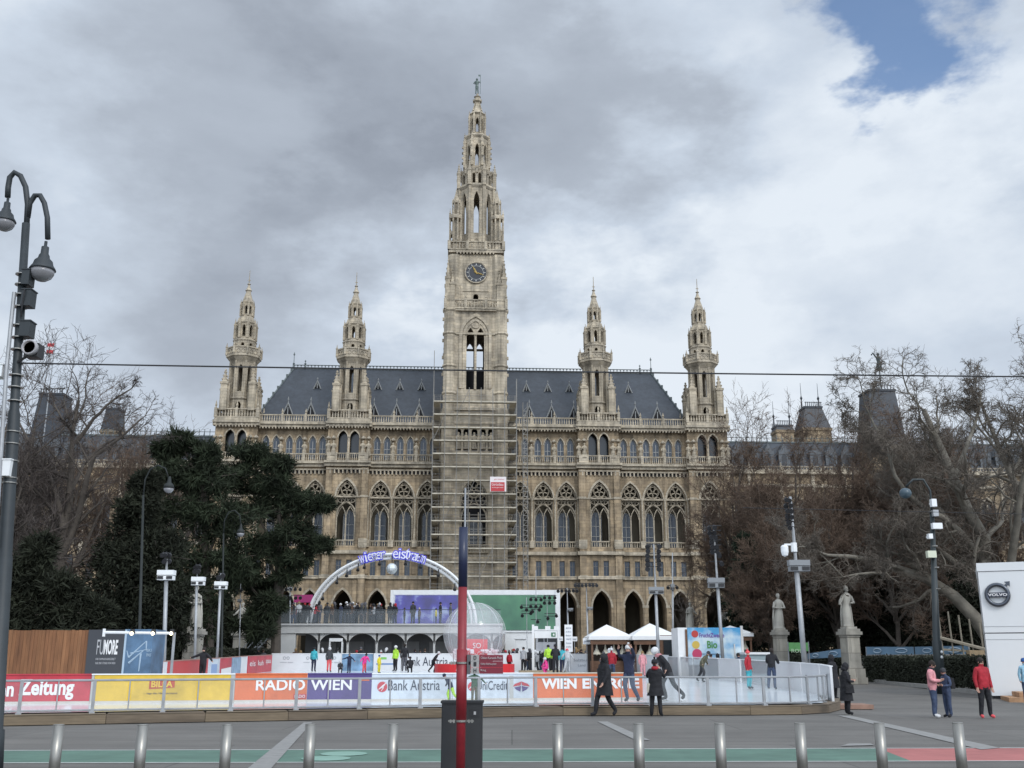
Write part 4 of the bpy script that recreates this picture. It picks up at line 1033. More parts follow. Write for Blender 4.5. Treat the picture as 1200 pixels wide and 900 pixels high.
BARK_P = mat('plane_bark', (.20, .18, .145), .9, var=.35, scale=1.2, stain=.45, bump=.4, bscale=8)
BARK_D = mat('dark_bark', (.075, .062, .05), .9, var=.35, scale=2, bump=.4, bscale=8)
TWIG_P = mat('plane_twigs', (.12, .10, .08), .9, var=.3, scale=.5)
TWIG_D = mat('dark_twigs', (.075, .06, .052), .9, var=.3, scale=.5)
TWIG_B = mat('beech_twigs', (.105, .070, .048), .9, var=.45, scale=.35)
def bare_tree(label, paths, radii, spec, bark, twig, seed, group=None, loc=(0, 0, 0), name='bare_tree', cat='tree', k0=9):
    """paths: world polylines of the trunk and main limbs; spec: list of child levels"""
    rg = np.random.default_rng(seed); base = Vector(paths[0][0])
    root = thing(name, label, cat, tuple(base), 0, group)
    V = []; Fc = []; o = 0; tops = []; trs = []
    for pth, (ra, rb) in zip(paths, radii):
        q = resample([Vector(p)-base for p in pth], k0)[None]; q[:, 1:] += rg.normal(size=q[:, 1:].shape)*ra*.18
        r = np.linspace(ra, rb, k0)[None]; r[0, 0] *= 1.15
        v, f = tubes(q, r, 9); V.append(v); Fc.append(f+o); o += len(v); tops.append(q); trs.append(r)
    L0 = np.concatenate(tops); R0_ = np.concatenate(trs)
    cv = []; cf = []; co = 0; Pp, R = L0, R0_
    for li, sp in enumerate(spec):
        Pp, R = children(Pp, R, rg=rg, **sp)
        n = 6 if li == 0 else (4 if li == 1 else 3)
        v, f = tubes(Pp, R, n)
        if li == 0: V.append(v); Fc.append(f+o); o += len(v)
        else: cv.append(v); cf.append(f+co); co += len(v)
    fast_mesh('trunk', np.concatenate(V), np.concatenate(Fc), bark, root)
    fast_mesh('crown', np.concatenate(cv), np.concatenate(cf), twig, root)
    return root
def sp(m, ratio, ang, k, rr, wander, trop, tmin=.25, curl=0.0, rmin=.008): return dict(m=m, ratio=ratio, ang=ang, k=k, rr=rr, wander=wander, trop=trop, tmin=tmin, curl=curl, rmin=rmin)
def pp(L, Z): return [P(a, b, Z+(c[0] if c else 0)) for a, b, *c in L]

# --- plane tree on the right
Zp = 58
base = P(1178, 790, Zp); base.z = gz(Zp)
paths = [[base]+pp([(1172, 745), (1160, 700), (1150, 640), (1120, 560), (1098, 520), (1080, 480)], Zp),
         [P(1168, 760, Zp)]+pp([(1140, 722), (1112, 694), (1085, 678), (1052, 668), (1045, 660), (1028, 655), (1005, 652, -1), (985, 656, -1.5), (962, 648, -2), (940, 640, -2.5)], Zp),
         [P(1122, 702, Zp)]+pp([(1052, 662), (1052, 648), (1068, 634), (1095, 640), (1130, 668), (1160, 700)][1:], Zp),
         [P(1160, 700, Zp)]+pp([(1150, 650), (1112, 612), (1075, 590, -1), (1050, 560, -2), (1040, 530, -2)], Zp),
         [P(1172, 745, Zp)]+pp([(1185, 660), (1195, 590, -2), (1205, 520, -3), (1200, 480, -4)], Zp),
         [P(1120, 560, Zp)]+pp([(1130, 530), (1145, 490, 2), (1150, 460, 3)], Zp),
         [P(1060, 668, Zp)]+pp([(1045, 660, -1), (1040, 672, -1.5), (1012, 671, -2), (988, 676, -2), (975, 662, -2), (960, 650, -2)], Zp),
         [P(1150, 650, Zp)]+pp([(1100, 600), (1060, 550, 2), (1030, 508, 3), (1012, 475, 3)], Zp)]
radii = [(.55, .14), (.42, .025), (.2, .16), (.24, .08), (.30, .09), (.16, .05), (.12, .02), (.2, .05)]
bare_tree('large old plane tree with pale twisting limbs reaching left over the statue', paths, radii,
          [sp(10, .36, (25, 70), 8, .42, .22, .09, .25, .14, .03), sp(9, .6, (25, 70), 7, .5, .26, .05, .15, .2, .02), sp(8, .66, (25, 75), 6, .6, .3, .02, .1, .25, .016), sp(7, .7, (25, 75), 5, .7, .3, -.02, .1, .25, .011)], BARK_P, TWIG_P, 3, name='plane_tree')
paths = [[Vector((gx(1235, 66), 66, gz(66)))]+pp([(1235, 620), (1230, 550), (1220, 500)], 66), [P(1235, 650, 66)]+pp([(1190, 570), (1165, 510), (1150, 475)], 66), [P(1235, 640, 66)]+pp([(1275, 560), (1290, 500), (1290, 470)], 66)]
bare_tree('tall bare tree behind the white booth at the right edge', paths, [(.6, .15), (.35, .08), (.35, .08)],
          [sp(7, .45, (25, 65), 8, .5, .2, .08, .3, .12, .03), sp(7, .6, (25, 70), 7, .55, .25, .05, .15, .2, .018), sp(6, .6, (25, 75), 6, .6, .3, .03, .1, .25, .012), sp(4, .6, (25, 75), 4, .7, .3, 0, .1, .25, .009)], BARK_P, TWIG_P, 9, name='plane_tree')
# --- brown bushy trees in front of the right wing
def simple(px, Z, ytop, lab, seed, wpx, twig=TWIG_B, bark=BARK_D, dense=(11, 9, 9, 6), trop=.10, group=None, rmin=.016, y0=760):
    b = Vector((gx(px, Z), Z, gz(Z))); top = P(px, ytop, Z); H = top.z-b.z; W_ = wpx/F*Z
    pths = [[b, b+Vector((.1*H*.2, 0, H*.3)), b+Vector((-.02*H, 0, H*.6)), b+Vector((0, 0, H*.86))]]
    rr = [(H*.02, H*.004)]
    rg = random.Random(seed)
    for i in range(6):
        a = 2*pi*i/6+rg.uniform(-.3, .3); z = H*rg.uniform(.14, .4); e_ = W_*.42*rg.uniform(.7, 1)
        pths.append([b+Vector((0, 0, z)), b+Vector((e_*.5*cos(a), e_*.5*sin(a), z+H*.15)), b+Vector((e_*cos(a), e_*sin(a), z+H*rg.uniform(.3, .45)))]); rr.append((H*.011, H*.003))
    return bare_tree(lab, pths, rr, [sp(dense[0], .5, (20, 65), 6, .5, .16, trop, .25, .05, .03), sp(dense[1], .66, (20, 65), 5, .55, .2, trop*.6, .1, .08, .02), sp(dense[2], .68, (20, 70), 4, .6, .22, trop*.3, .1, .1, rmin), sp(dense[3], .7, (20, 70), 4, .7, .22, 0, .1, .1, rmin)], bark, twig, seed, group)
G1 = 'brown leafless trees in front of the right wing'
simple(880, 100, 520, 'brown leafless tree whose twigs cover the right end turret bay', 21, 110, group=G1)
simple(950, 92, 524, 'brown leafless tree behind the tall floodlight mast with the white camera', 22, 130, group=G1)
simple(1020, 96, 512, 'brown leafless tree behind the standing statue nearest the hedge', 23, 130, group=G1)
simple(1095, 88, 500, 'brown leafless tree behind the black lamp post on the right', 24, 130, group=G1)
simple(985, 78, 600, 'low brown leafless tree between the two right statues', 25, 110, group=G1)
simple(905, 76, 640, 'small brown leafless tree just right of the dark spruce', 26, 80, group=G1)
simple(1055, 74, 610, 'low brown leafless tree behind the plane tree limb', 27, 120, group=G1)
simple(1150, 80, 560, 'brown leafless tree behind the plane tree trunk', 28, 120, group=G1)
simple(808, 118, 690, 'small bare tree beside the far statue on the market side', 29, 36, twig=TWIG_D, dense=(6, 5, 4, 3))
# --- bare trees on the left
Zl = 62
base = Vector((gx(60, Zl), Zl, gz(Zl)))
paths = [[base]+pp([(66, 700), (72, 640), (80, 580), (86, 530), (90, 490), (92, 470)], Zl),
         [P(74, 620, Zl)]+pp([(66, 575), (50, 548, 1), (34, 520, 1), (22, 495, 2)], Zl),
         [P(70, 655, Zl)]+pp([(90, 610), (102, 565, -1), (112, 535, -1), (145, 510, -2), (165, 490, -2)], Zl),
         [P(88, 520, Zl)]+pp([(110, 490), (130, 470), (155, 455)], Zl),
         [P(80, 580, Zl)]+pp([(100, 540, 2), (130, 515, 3), (170, 512, 3)], Zl),
         [P(88, 510, Zl)]+pp([(72, 490, -2), (62, 470, -2)], Zl)]
bare_tree('tall bare tree with dark forking trunk behind the timber hoarding', paths, [(.42, .09), (.2, .06), (.24, .05), (.14, .04), (.14, .04), (.1, .04)],
          [sp(8, .30, (25, 65), 7, .5, .16, .05, .25, .08, .03), sp(7, .6, (25, 65), 6, .55, .2, .04, .1, .1, .017), sp(6, .62, (25, 70), 5, .6, .22, .02, .1, .1, .012), sp(4, .6, (25, 70), 4, .7, .22, 0, .1, .1, .009)], BARK_D, TWIG_D, 14)
G2 = 'bare trees at the left edge'
simple(5, 70, 455, 'bare tree behind the big twin lamp post at the left edge', 31, 130, twig=TWIG_D, dense=(8, 7, 6, 4), group=G2)
simple(-30, 60, 450, 'bare tree cut off by the left edge of the view', 32, 90, twig=TWIG_D, dense=(8, 7, 6, 3), group=G2)
simple(130, 96, 500, 'bare tree in front of the left wing roof', 33, 130, twig=TWIG_B, dense=(8, 7, 6, 4), group=G2)
simple(50, 90, 500, 'reddish brown leafless tree behind the forking bare tree', 34, 140, twig=TWIG_B, dense=(8, 8, 7, 4), group=G2)
simple(185, 104, 520, 'thin bare tree just left of the pines', 35, 80, twig=TWIG_D, dense=(6, 6, 5, 4), group=G2)

# --- evergreens
def needles(C, Rr, N_, ln, wd, rg, shell=.35, droop=0.0):
    """C centres (n,3), Rr radii (n,3); N_ slivers per clump"""
    n = len(C); d = nrm(rg.normal(size=(n, N_, 3))); r = (shell+(1-shell)*rg.random((n, N_, 1))**.6)
    p = C[:, None, :]+d*Rr[:, None, :]*r; p = p.reshape(-1, 3); dd = nrm(d.reshape(-1, 3)+rg.normal(size=p.shape)*.7+np.array([0, 0, droop]))
    s_ = nrm(np.cross(dd, rg.normal(size=p.shape))); L = ln*rg.uniform(.5, 1.3, (len(p), 1)); w_ = wd*rg.uniform(.6, 1.4, (len(p), 1))
    V = np.stack([p-s_*w_, p+s_*w_, p+dd*L+s_*w_*.3, p+dd*L-s_*w_*.3], 1).reshape(-1, 3)
    return V, np.arange(len(V)).reshape(-1, 4)
def leafmat(nm, col, var=.5):
    m = mat(nm, col, .85, var=var, scale=.9, spec=.2); return m
PINE = leafmat('black_pine_needles', (.026, .034, .019), .7); YEW = leafmat('yew_needles', (.021, .024, .015), .6); SPRUCE = leafmat('spruce_needles', (.018, .026, .016))
def evergreen(label, px, Z, lobes, m, seed, sub=16, N_=120, ln=.42, wd=.05, flat=.5, name='pine_tree', group=None, bark=BARK_D, subr=.42):
    rg = np.random.default_rng(seed); b = Vector((gx(px, Z), Z, gz(Z))); root = thing(name, label, 'tree', tuple(b), 0, group)
    C = []; Rr = []; t = MB(); tops = []
    for (lx, ly, rx, ry, *dz) in lobes:
        c = P(lx, ly, Z+(dz[0] if dz else 0))-b; RX = rx/F*Z; RZ = ry/F*Z; tops.append((c, RX, RZ))
        d = nrm(rg.normal(size=(sub, 3))); r = rg.random((sub, 1))**.4
        q = np.array(c)+d*r*np.array([RX, RX*.9, RZ])*.82; C.append(q)
        k = rg.uniform(.7, 1.25, (sub, 1)); Rr.append(np.concatenate([k*RX*subr, k*RX*subr, k*max(RX*subr*flat, RZ*.3)], 1))
    C = np.concatenate(C); Rr = np.concatenate(Rr)
    zt = max(c.z+RZ for c, RX, RZ in tops); xt = sum(c.x for c, _, _ in tops)/len(tops)
    tr_ = [(0, 0, 0), (xt*.2, 0, zt*.25), (xt*.55, 0, zt*.55), (xt*.9, 0, zt*.85)]; t.tube(tr_, [zt*.024, zt*.018, zt*.012, zt*.004], 8)
    for c, RX, RZ in tops:
        f = max(.15, min(.8, c.z/zt-.15)); p0 = Vector((xt*f, 0, zt*f)); t.tube([p0, p0.lerp(c, .5)+Vector((0, 0, -.3)), c], [.14, .1, .04], 5)
        for i in range(5): e_ = Vector(rg.normal(size=3)); e_.normalize(); t.tube([c, c+Vector((e_.x*RX, e_.y*RX, e_.z*RZ*.8))], [.05, .015], 4)
    obj('trunk', t, bark, root)
    V, Fc = needles(C, Rr, N_, ln, wd, rg); fast_mesh('crown', V, Fc, m, root)
    return root
evergreen('broad dark pine with layered branches left of the white arch', 322, 74, [(296, 530, 32, 14), (322, 545, 26, 15), (280, 562, 34, 22), (325, 572, 34, 16), (352, 590, 28, 14), (300, 600, 40, 24), (345, 622, 36, 16), (372, 638, 20, 10), (312, 640, 38, 22), (345, 655, 26, 12), (285, 675, 30, 20), (312, 690, 24, 14, 2), (378, 590, 14, 8), (318, 712, 20, 16, -1), (300, 735, 30, 20, -1), (335, 675, 18, 8)], PINE, 51, 21, 120, .5, .04, .34, subr=.28)
evergreen('dark pine with the highest tip behind the small floodlights on the left', 245, 70, [(212, 520, 24, 16), (240, 532, 24, 16), (205, 555, 38, 22), (245, 560, 34, 26), (215, 600, 44, 28), (258, 612, 40, 28), (228, 650, 42, 26), (270, 655, 30, 24), (240, 690, 44, 26), (205, 690, 36, 28), (195, 530, 18, 14), (225, 725, 46, 24)], PINE, 52, 22, 120, .5, .04, .36, subr=.28)
evergreen('dense dark yew behind the blue poster', 165, 62, [(165, 600, 30, 24), (150, 640, 44, 32), (185, 650, 40, 34), (140, 690, 48, 36), (190, 700, 44, 36), (160, 740, 60, 34), (120, 745, 46, 34), (170, 570, 22, 18), (205, 750, 26, 24), (185, 770, 30, 16)], YEW, 53, 30, 190, .3, .05, .9, 'yew_tree')
evergreen('dense dark yew behind the timber hoarding', 60, 56, [(45, 650, 22, 26), (25, 680, 36, 26), (60, 690, 34, 26), (20, 715, 46, 30), (75, 715, 40, 26), (105, 725, 30, 24), (10, 740, 50, 34), (80, 745, 50, 34)], YEW, 54, 34, 130, .42, .045, .7, 'yew_tree', subr=.36)
evergreen('low dark evergreen between the left statue and the terrace', 290, 92, [(285, 735, 26, 20), (305, 715, 18, 26), (255, 735, 26, 24), (230, 735, 26, 26), (270, 755, 36, 16)], YEW, 55, 26, 150, .4, .06, .9, 'yew_tree')
evergreen('narrow dark spruce left of the right hand statues', 880, 84, [(872, 645, 12, 20), (870, 680, 20, 22), (872, 710, 26, 22), (880, 740, 34, 22), (850, 745, 16, 16), (895, 700, 18, 26)], SPRUCE, 56, 28, 150, .4, .06, .6, 'spruce_tree')
evergreen('dark yew thicket behind the tall right statue', 990, 80, [(945, 735, 34, 30), (975, 705, 34, 40), (1015, 730, 34, 36), (1005, 690, 30, 34), (925, 745, 24, 26), (1040, 745, 30, 30), (950, 690, 24, 30)], YEW, 57, 30, 170, .38, .065, .9, 'yew_tree')
evergreen('dark yew thicket beside the white booth', 1100, 76, [(1080, 715, 34, 40), (1110, 695, 34, 42), (1140, 720, 34, 38), (1060, 740, 28, 30), (1090, 750, 50, 26), (1050, 700, 24, 30), (1165, 700, 30, 40)], YEW, 58, 30, 170, .38, .065, .9, 'yew_tree')
evergreen('far dark evergreens in front of the right wing arcade', 960, 112, [(905, 700, 30, 34), (940, 680, 30, 34), (980, 690, 30, 40), (1020, 680, 34, 40), (1060, 690, 34, 44), (1100, 680, 34, 44), (1140, 690, 34, 40), (920, 740, 40, 30), (1000, 740, 60, 28), (1080, 740, 60, 28), (1150, 740, 40, 28)], YEW, 59, 34, 170, .5, .085, .9, 'yew_tree')
STAT = stone_mat('statue_stone', (.44, .42, .37), .45, 3.0); PEDM = stone_mat('pedestal_stone', (.36, .34, .295), .45, .8)

# ================================================================ PARK EDGE: hedges, walls
def hedge(label, a, b, Za, Zb, y_top, depth, seed):
    A = Vector((gx(a, Za), Za, gz(Za))); B = Vector((gx(b, Zb), Zb, gz(Zb))); L, r = seg(A, B); Hh = zy(y_top, (Za+Zb)/2)-gz((Za+Zb)/2)
    root = thing('hedge', label, 'hedge', tuple(A), r); rg = np.random.default_rng(seed)
    m_ = MB(); n = int(L/.9); 
    for i in range(n): x = (i+.5)*L/n; m_.tube([(x, depth/2, 0), (x+random.uniform(-.2, .2), depth/2, Hh*.7)], .03, 4)
    m_.box(.15, L-.15, .15, depth-.15, 0, Hh-.18); obj('branches', m_, mat('hedge_core', (.012, .014, .009), .95), root)
    N_ = int(L*1500); p = rg.random((N_, 3))*np.array([L, depth, Hh]); k = rg.integers(0, 5, N_)
    p[k < 3, 1] = rg.normal(.05, .06, (k < 3).sum()); p[k == 3, 2] = Hh+rg.normal(-.06, .06, (k == 3).sum()); p[k == 4, 1] = depth
    d = nrm(rg.normal(size=p.shape)); s_ = nrm(np.cross(d, rg.normal(size=p.shape)))*.035; V = np.stack([p-s_, p+s_, p+d*.12+s_*.4, p+d*.12-s_*.4], 1).reshape(-1, 3)
    fast_mesh('foliage', V, np.arange(len(V)).reshape(-1, 4), mat('hedge_leaves', (.030, .034, .02), .85, var=.4, scale=1), root)
hedge('long dark clipped hedge to the right of the tall right statue', 1013, 1162, 61, 47, 772, 1.4, 71)
hedge('dark hedge behind the short statue pedestal on the right', 880, 990, 74, 70, 768, 1.2, 72)
hedge('dark hedge behind the left statue pedestals', 170, 325, 58, 82, 758, 1.2, 73)
# kerb of the right lawn
m_ = MB(); kp = [(1005, 63), (1030, 58.5), (1080, 51.5), (1130, 47), (1165, 44.8)]
kw = [Vector((gx(a, Z), Z-.7, gz(Z-.7))) for a, Z in kp]
for a, b in zip(kw, kw[1:]):
    L, r = seg(a, b); t = MB(); t.box(0, L, 0, .2, -.05, .13); m_.merge(t, rot_fn(r, a.x, a.y, a.z))
tag(obj('stone_kerb', m_, mat('kerb_stone', (.30, .29, .27), .9, var=.15, scale=3)), 'pale stone kerb along the foot of the right hedge', 'kerb')
# blue banner fence behind the hedge
BB = mat('blue_banner_vinyl', (.16, .27, .38), .5, var=.18, scale=.7); BW = mat('pale_banner_print', (.42, .52, .60), .5)
def banner_fence(label, pts, bands):
    root = thing('banner_fence', label, 'banner', tuple(Vector((gx(pts[0][0], pts[0][1]), pts[0][1], gz(pts[0][1])))))
    b0 = root.location
    for (a, Za, ya, yb), (b, Zb, yc, yd) in zip(pts, pts[1:]):
        A = Vector((gx(a, Za), Za, 0)); B = Vector((gx(b, Zb), Zb, 0)); d = (B-A).normalized(); nn_ = Vector((-d.y, d.x, 0))*.03
        zs_ = [zy(ya, Za), zy(yb, Za), zy(yc, Zb), zy(yd, Zb)]; t = MB()
        A2, B2 = A-b0, B-b0; A2.z = B2.z = 0
        q = [(A2.x, A2.y, zs_[1]-b0.z), (B2.x, B2.y, zs_[3]-b0.z), (B2.x, B2.y, zs_[2]-b0.z), (A2.x, A2.y, zs_[0]-b0.z)]
        t.quad(*q); t.quad(*[(x+nn_.x, y+nn_.y, z) for x, y, z in reversed(q)]); obj('banner', t, BB, root)
        t = MB(); t.tube([q[0][:2]+(-.2,), q[3]], .04, 6); t.tube([q[1][:2]+(-.2,), q[2]], .04, 6); obj('post', t, GALV, root)
        t = MB(); n = max(2, int((B-A).length/1.6))
        for i in range(n):
            f = (i+.5)/n; c = Vector(q[0]).lerp(Vector(q[1]), f); c2 = Vector(q[3]).lerp(Vector(q[2]), f); m__ = (c+c2)/2-nn_; hh = (c2-c).length*.28
            dx = d*(.5 if i % 2 else .35)
            for k in range(14): 
                a0, a1 = 2*pi*k/14, 2*pi*(k+1)/14; t.tube([m__+dx*cos(a0)+Vector((0, 0, hh*sin(a0))), m__+dx*cos(a1)+Vector((0, 0, hh*sin(a1)))], .03, 3)
        obj('printed_ovals', t, BW, root)
banner_fence('light blue printed banner fence along the top of the right hedge', [(1018, 66, 758, 767), (1075, 62, 758, 767), (1140, 58, 756.5, 766.5)], 0)
banner_fence('short sloping light blue banner left of the tall right statue', [(948, 70, 766, 772), (990, 66, 760, 770)], 0)
m_ = MB(); 
o = thing('wooden_hut', 'light wooden post and pale wall piece between hedge and white booth', 'hut', (gx(1150, 50), 50, gz(50)))
m_.box(-.35, .35, 0, .4, 0, zy(762, 50)-gz(50)); obj('timber_post', m_, mat('light_timber', (.34, .25, .15), .8, var=.25, scale=4), o)
gw = thing('low_wall', 'low grey rendered wall behind the right hedge under the blue banner', 'wall', (gx(1020, 68), 68, gz(68)))
m_ = MB(); m_.box(0, 7.6, 0, .25, 0, zy(765, 68)-gz(68)); obj('wall_body', m_, mat('grey_render', (.20, .19, .18), .9, var=.15), gw)
m_ = MB(); m_.box(-.05, 7.65, -.05, .3, zy(765, 68)-gz(68), zy(764, 68)-gz(68)+.05); obj('coping', m_, PEDM, gw)
# bare upright trellis behind the booth
m_ = MB()
for i in range(6): m_.tube([(i*.55, 0, 0), (i*.55-.1, 0, 3.9-.2*i)], .045, 4)
m_.tube([(-.6, -.2, 2.4), (3.4, 0, 1.4)], .09, 5); m_.tube([(-.3, .1, 1.7), (3.2, .1, 1.5)], .06, 5)
t = thing('wooden_trellis', 'rough wooden pole trellis behind the hedge left of the white booth', 'trellis', (gx(1110, 57), 57, gz(57)+.1)); obj('poles', m_, mat('pole_wood', (.25, .22, .17), .9, var=.2), t)
# green fence panel
gr = thing('green_banner', 'small bright green banner right of the short statue pedestal', 'banner', (gx(927, 66), 66, gz(66)))
m_ = MB(); m_.box(0, 1.2, -.02, .02, zy(763, 66)-gz(66), zy(753, 66)-gz(66)); obj('banner', m_, mat('banner_green', (.14, .36, .12), .6, var=.2), gr)
m_ = MB()
for x in (-.04, 1.24): m_.tube([(x, .04, 0), (x, .04, zy(752, 66)-gz(66))], .035, 6)
obj('post', m_, GALV, gr); text_mesh('ROLLI', .9, .22, mat('banner_pale', (.6, .75, .5), .6), gr, (.14, -.025, 1.55))

# ================================================================ STATUES
def sculpt(label, px, Z, ytop, yped, wped, seed, s_arm=0, rot=0.0, cloak=True, group=None):
    zb = gz(Z); root = thing('statue', label, 'statue', (gx(px, Z), Z, zb), rot, group)
    zp = zy(yped, Z)-zb; H = zy(ytop, Z)-zb-zp; w = wped/F*Z*.74; k = H/2.0; r = random.Random(seed)
    m_ = MB()
    m_.cbox(0, 0, 0, w*1.5, w*1.5, zp*.12); m_.cbox(0, 0, zp*.12, w*1.32, w*1.32, zp*.16); m_.cbox(0, 0, zp*.28, w*1.1, w*1.1, zp*.05)
    m_.cbox(0, 0, zp*.33, w, w, zp*.52); m_.cbox(0, 0, zp*.85, w*1.1, w*1.1, zp*.04); m_.cbox(0, 0, zp*.89, w*1.35, w*1.35, zp*.06); m_.cbox(0, 0, zp*.95, w*1.15, w*1.15, zp*.05)
    m_.box(-w*.36, w*.36, -w*.52, -w*.5, zp*.42, zp*.78)
    obj('pedestal', m_, PEDM, root)
    b = MB(); b.sm = True; n = 20; prof = []
    sw = r.uniform(-.05, .05)
    zs_ = [0, .03, .06, .25, .5, .75, .95, 1.1, 1.25, 1.42, 1.55, 1.62, 1.66, 1.72]
    rs_ = [.30, .30, .265, .26, .24, .225, .2, .175, .2, .235, .23, .15, .075, .065]
    vs = []; 
    for z, ra in zip(zs_, rs_):
        for j in range(n):
            a = 2*pi*j/n; fold = 1+(.13 if .06 < z < 1.15 else .03)*sin(a*5+z*1.3+seed)*(1-z/2)+(.05*sin(a*9+seed*2+z*4) if .06 < z < 1.1 else 0)
            hip = .05*sin(z*2.2+seed); vs.append(((ra*fold*cos(a)+hip)*k, ra*.74*fold*sin(a)*k, z*k+zp))
    fs = []
    for i in range(len(zs_)-1):
        for j in range(n): fs.append((i*n+j, i*n+(j+1) % n, (i+1)*n+(j+1) % n, (i+1)*n+j))
    fs.append(tuple(range(n-1, -1, -1))); b.add(vs, fs)
    hx = .05*sin(1.7*2.2+seed)*k
    b.ball((hx, -.02*k, zp+1.84*k), .1*k, 12, 1.28, .86, .95)         # head
    b.tube([(hx, -.1*k, zp+1.86*k), (hx, -.135*k, zp+1.81*k)], [.012*k, .022*k], 6)   # nose
    b.ball((hx, -.085*k, zp+1.755*k), .06*k, 8, .8)                   # beard / chin
    for s_ in (-1, 1):
        if s_ == s_arm: pts = [(hx+s_*.2*k, 0, zp+1.5*k), (s_*.36*k, -.05*k, zp+1.25*k), (s_*.5*k, -.2*k, zp+1.12*k)]
        else: pts = [(hx+s_*.2*k, 0, zp+1.5*k), (hx+s_*.31*k, -.03*k, zp+1.2*k), (hx+s_*.08*k, -.24*k, zp+1.18*k)]
        b.tube(pts, [.085*k, .08*k, .04*k], 8); b.ball(pts[2], .055*k, 8, .8)
        for f_ in range(4): b.tube([pts[2], (pts[2][0]+s_*.04*k, pts[2][1]-.05*k, pts[2][2]+(.03-.02*f_)*k)], [.014*k, .01*k], 4)
    if cloak:
        for j in range(7):
            a = pi*.15+pi*.7*j/6; b.tube([(.3*k*cos(a), .25*k*sin(a), zp+.06*k), (.29*k*cos(a+.05), .22*k*sin(a), zp+.7*k), (.2*k*cos(a), .16*k*sin(a), zp+1.52*k)], [.075*k, .06*k, .04*k], 6)
    b.ball((hx, .03*k, zp+1.87*k), .112*k, 10, 1.15)
    obj('figure', b, STAT, root)
    m_ = MB(); m_.cbox(0, 0, zp, w*.85, w*.85, .1*k); obj('plinth', m_, STAT, root)
sculpt('tall stone statue with outstretched hand on a high pedestal by the right hedge', 1000, 57, 686, 737, 21, 3, -1, .25)
sculpt('slimmer stone statue with folded arms behind the right end of the rink', 917, 68, 695, 738, 17, 5, 0, .1)
sculpt('robed stone statue on a pedestal among the left floodlight poles', 223, 62, 686, 737, 22, 7, 0, -.2)
sculpt('shaded stone statue half hidden by the yew trees on the left', 187, 76, 700, 738, 16, 9, 1, -.1)
sculpt('far stone statue in front of the small bare tree', 811, 100, 706, 736, 14, 11, 1, 0)
sculpt('far stone statue behind the fruit banner', 853, 104, 712, 737, 14, 13, 0, .3)
sculpt('far stone statue left of the terrace', 319, 96, 708, 738, 15, 15, 0, 0)
sculpt('stone statue beside the left end of the terrace', 279, 88, 706, 740, 17, 17, -1, 0)

# ================================================================ TERRACE, ARCH, SCREEN
TW_ = mat('terrace_white', (.50, .50, .485), .6, var=.1, scale=1); TG = mat('terrace_grey', (.17, .175, .18), .7, var=.1); TP = mat('terrace_panel', (.30, .30, .30), .7, var=.1)
ZT = 84.0; b0 = Vector((gx(320, ZT), ZT, gz(ZT)))
ter = thing('viewing_terrace', 'raised pale viewing terrace with arched white columns behind the rink', 'terrace', tuple(b0))
X = lambda px: gx(px, ZT)-b0.x
zd0, zd1 = zy(742, ZT)-b0.z, zy(731, ZT)-b0.z
xe = X(588)
m_ = MB(); m_.box(0, xe, 0, 9, zd0, zd1); m_.box(-.1, xe+.1, -.12, .1, zd1-.12, zd1+.02); obj('deck', m_, TW_, ter)
m_ = MB(); m_.box(0, X(344), .1, .5, 0, zd0); obj('end_wall', m_, TW_, ter)
cols_px = [371.5, 405.7, 440, 474, 508, 542, 576]
for c in cols_px:
    m_ = MB(); x = X(c); hw = 1.18
    m_.cbox(x, .3, 0, .16, .16, zd0)
    for s_ in (-1, 1):                      # quarter arches springing from the column
        pts = [(x+s_*(hw-hw*cos(t)), zd0-.02-1.0*(1-sin(t))) for t in np.linspace(0.12, pi/2, 8)]
        poly = [(x+s_*.05, zd0)]+[(x+s_*.05, pts[0][1])]+[(a_, b_) for a_, b_ in pts]
        for a_, b_ in zip(pts, pts[1:]): m_.quad((a_[0], .22, a_[1]), (b_[0], .22, b_[1]), (b_[0], .22, zd0), (a_[0], .22, zd0)); m_.quad((a_[0], .22, a_[1]), (a_[0], .38, a_[1]), (b_[0], .38, b_[1]), (b_[0], .22, b_[1]))
    obj('column', m_, TW_, ter)
m_ = MB(); m_.box(X(344), xe, 4.2, 4.4, 0, zd0); m_.box(xe-.2, xe, .4, 4.2, 0, zd0); obj('back_wall', m_, TG, ter)
for c in cols_px:
    m_ = MB(); m_.box(X(c)-.7, X(c)+.75, 4.1, 4.19, .2, 2.3); obj('wall_panel', m_, TP, ter)
m_ = MB(); xa, xb = X(385), X(401); zt_ = zy(748, ZT)-b0.z
m_.box(xa, xa+.1, -.3, .1, 0, zt_); m_.box(xb-.1, xb, -.3, .1, 0, zt_); m_.box(xa, xb, -.32, .12, zt_-.25, zt_); obj('doorway', m_, WHITE, ter)
for i, x in enumerate(np.arange(.2, xe, 1.55)):
    m_ = MB(); m_.box(x, x+.04, .05, .09, zd1, zd1+1.1); obj('railing_post', m_, STEELD, ter)
m_ = MB(); m_.box(.2, xe-.1, .04, .11, zd1+1.08, zd1+1.13); obj('handrail', m_, STEELD, ter)
m_ = MB(); m_.box(.2, xe-.1, .07, .085, zd1+.08, zd1+1.05); obj('railing_glass', m_, mat('rail_glass', (.4, .45, .48), .1, alpha=.12), ter)
ZDECK = b0.z+zd1
# stair at the left end
m_ = MB()
for i in range(12): m_.box(-3.2+i*.27, -2.9+i*.27, .5, 1.9, i*zd1/12, i*zd1/12+.06)
for y in (.5, 1.9): m_.tube([(-3.2, y, .1), (0, y, zd1)], .06, 4); m_.tube([(-3.2, y, 1.1), (0, y, zd1+1)], .035, 4)
st_ = thing('metal_stair', 'steep metal stair against the left end of the terrace', 'stairs', tuple(b0)); obj('flight', m_, GALV, st_)

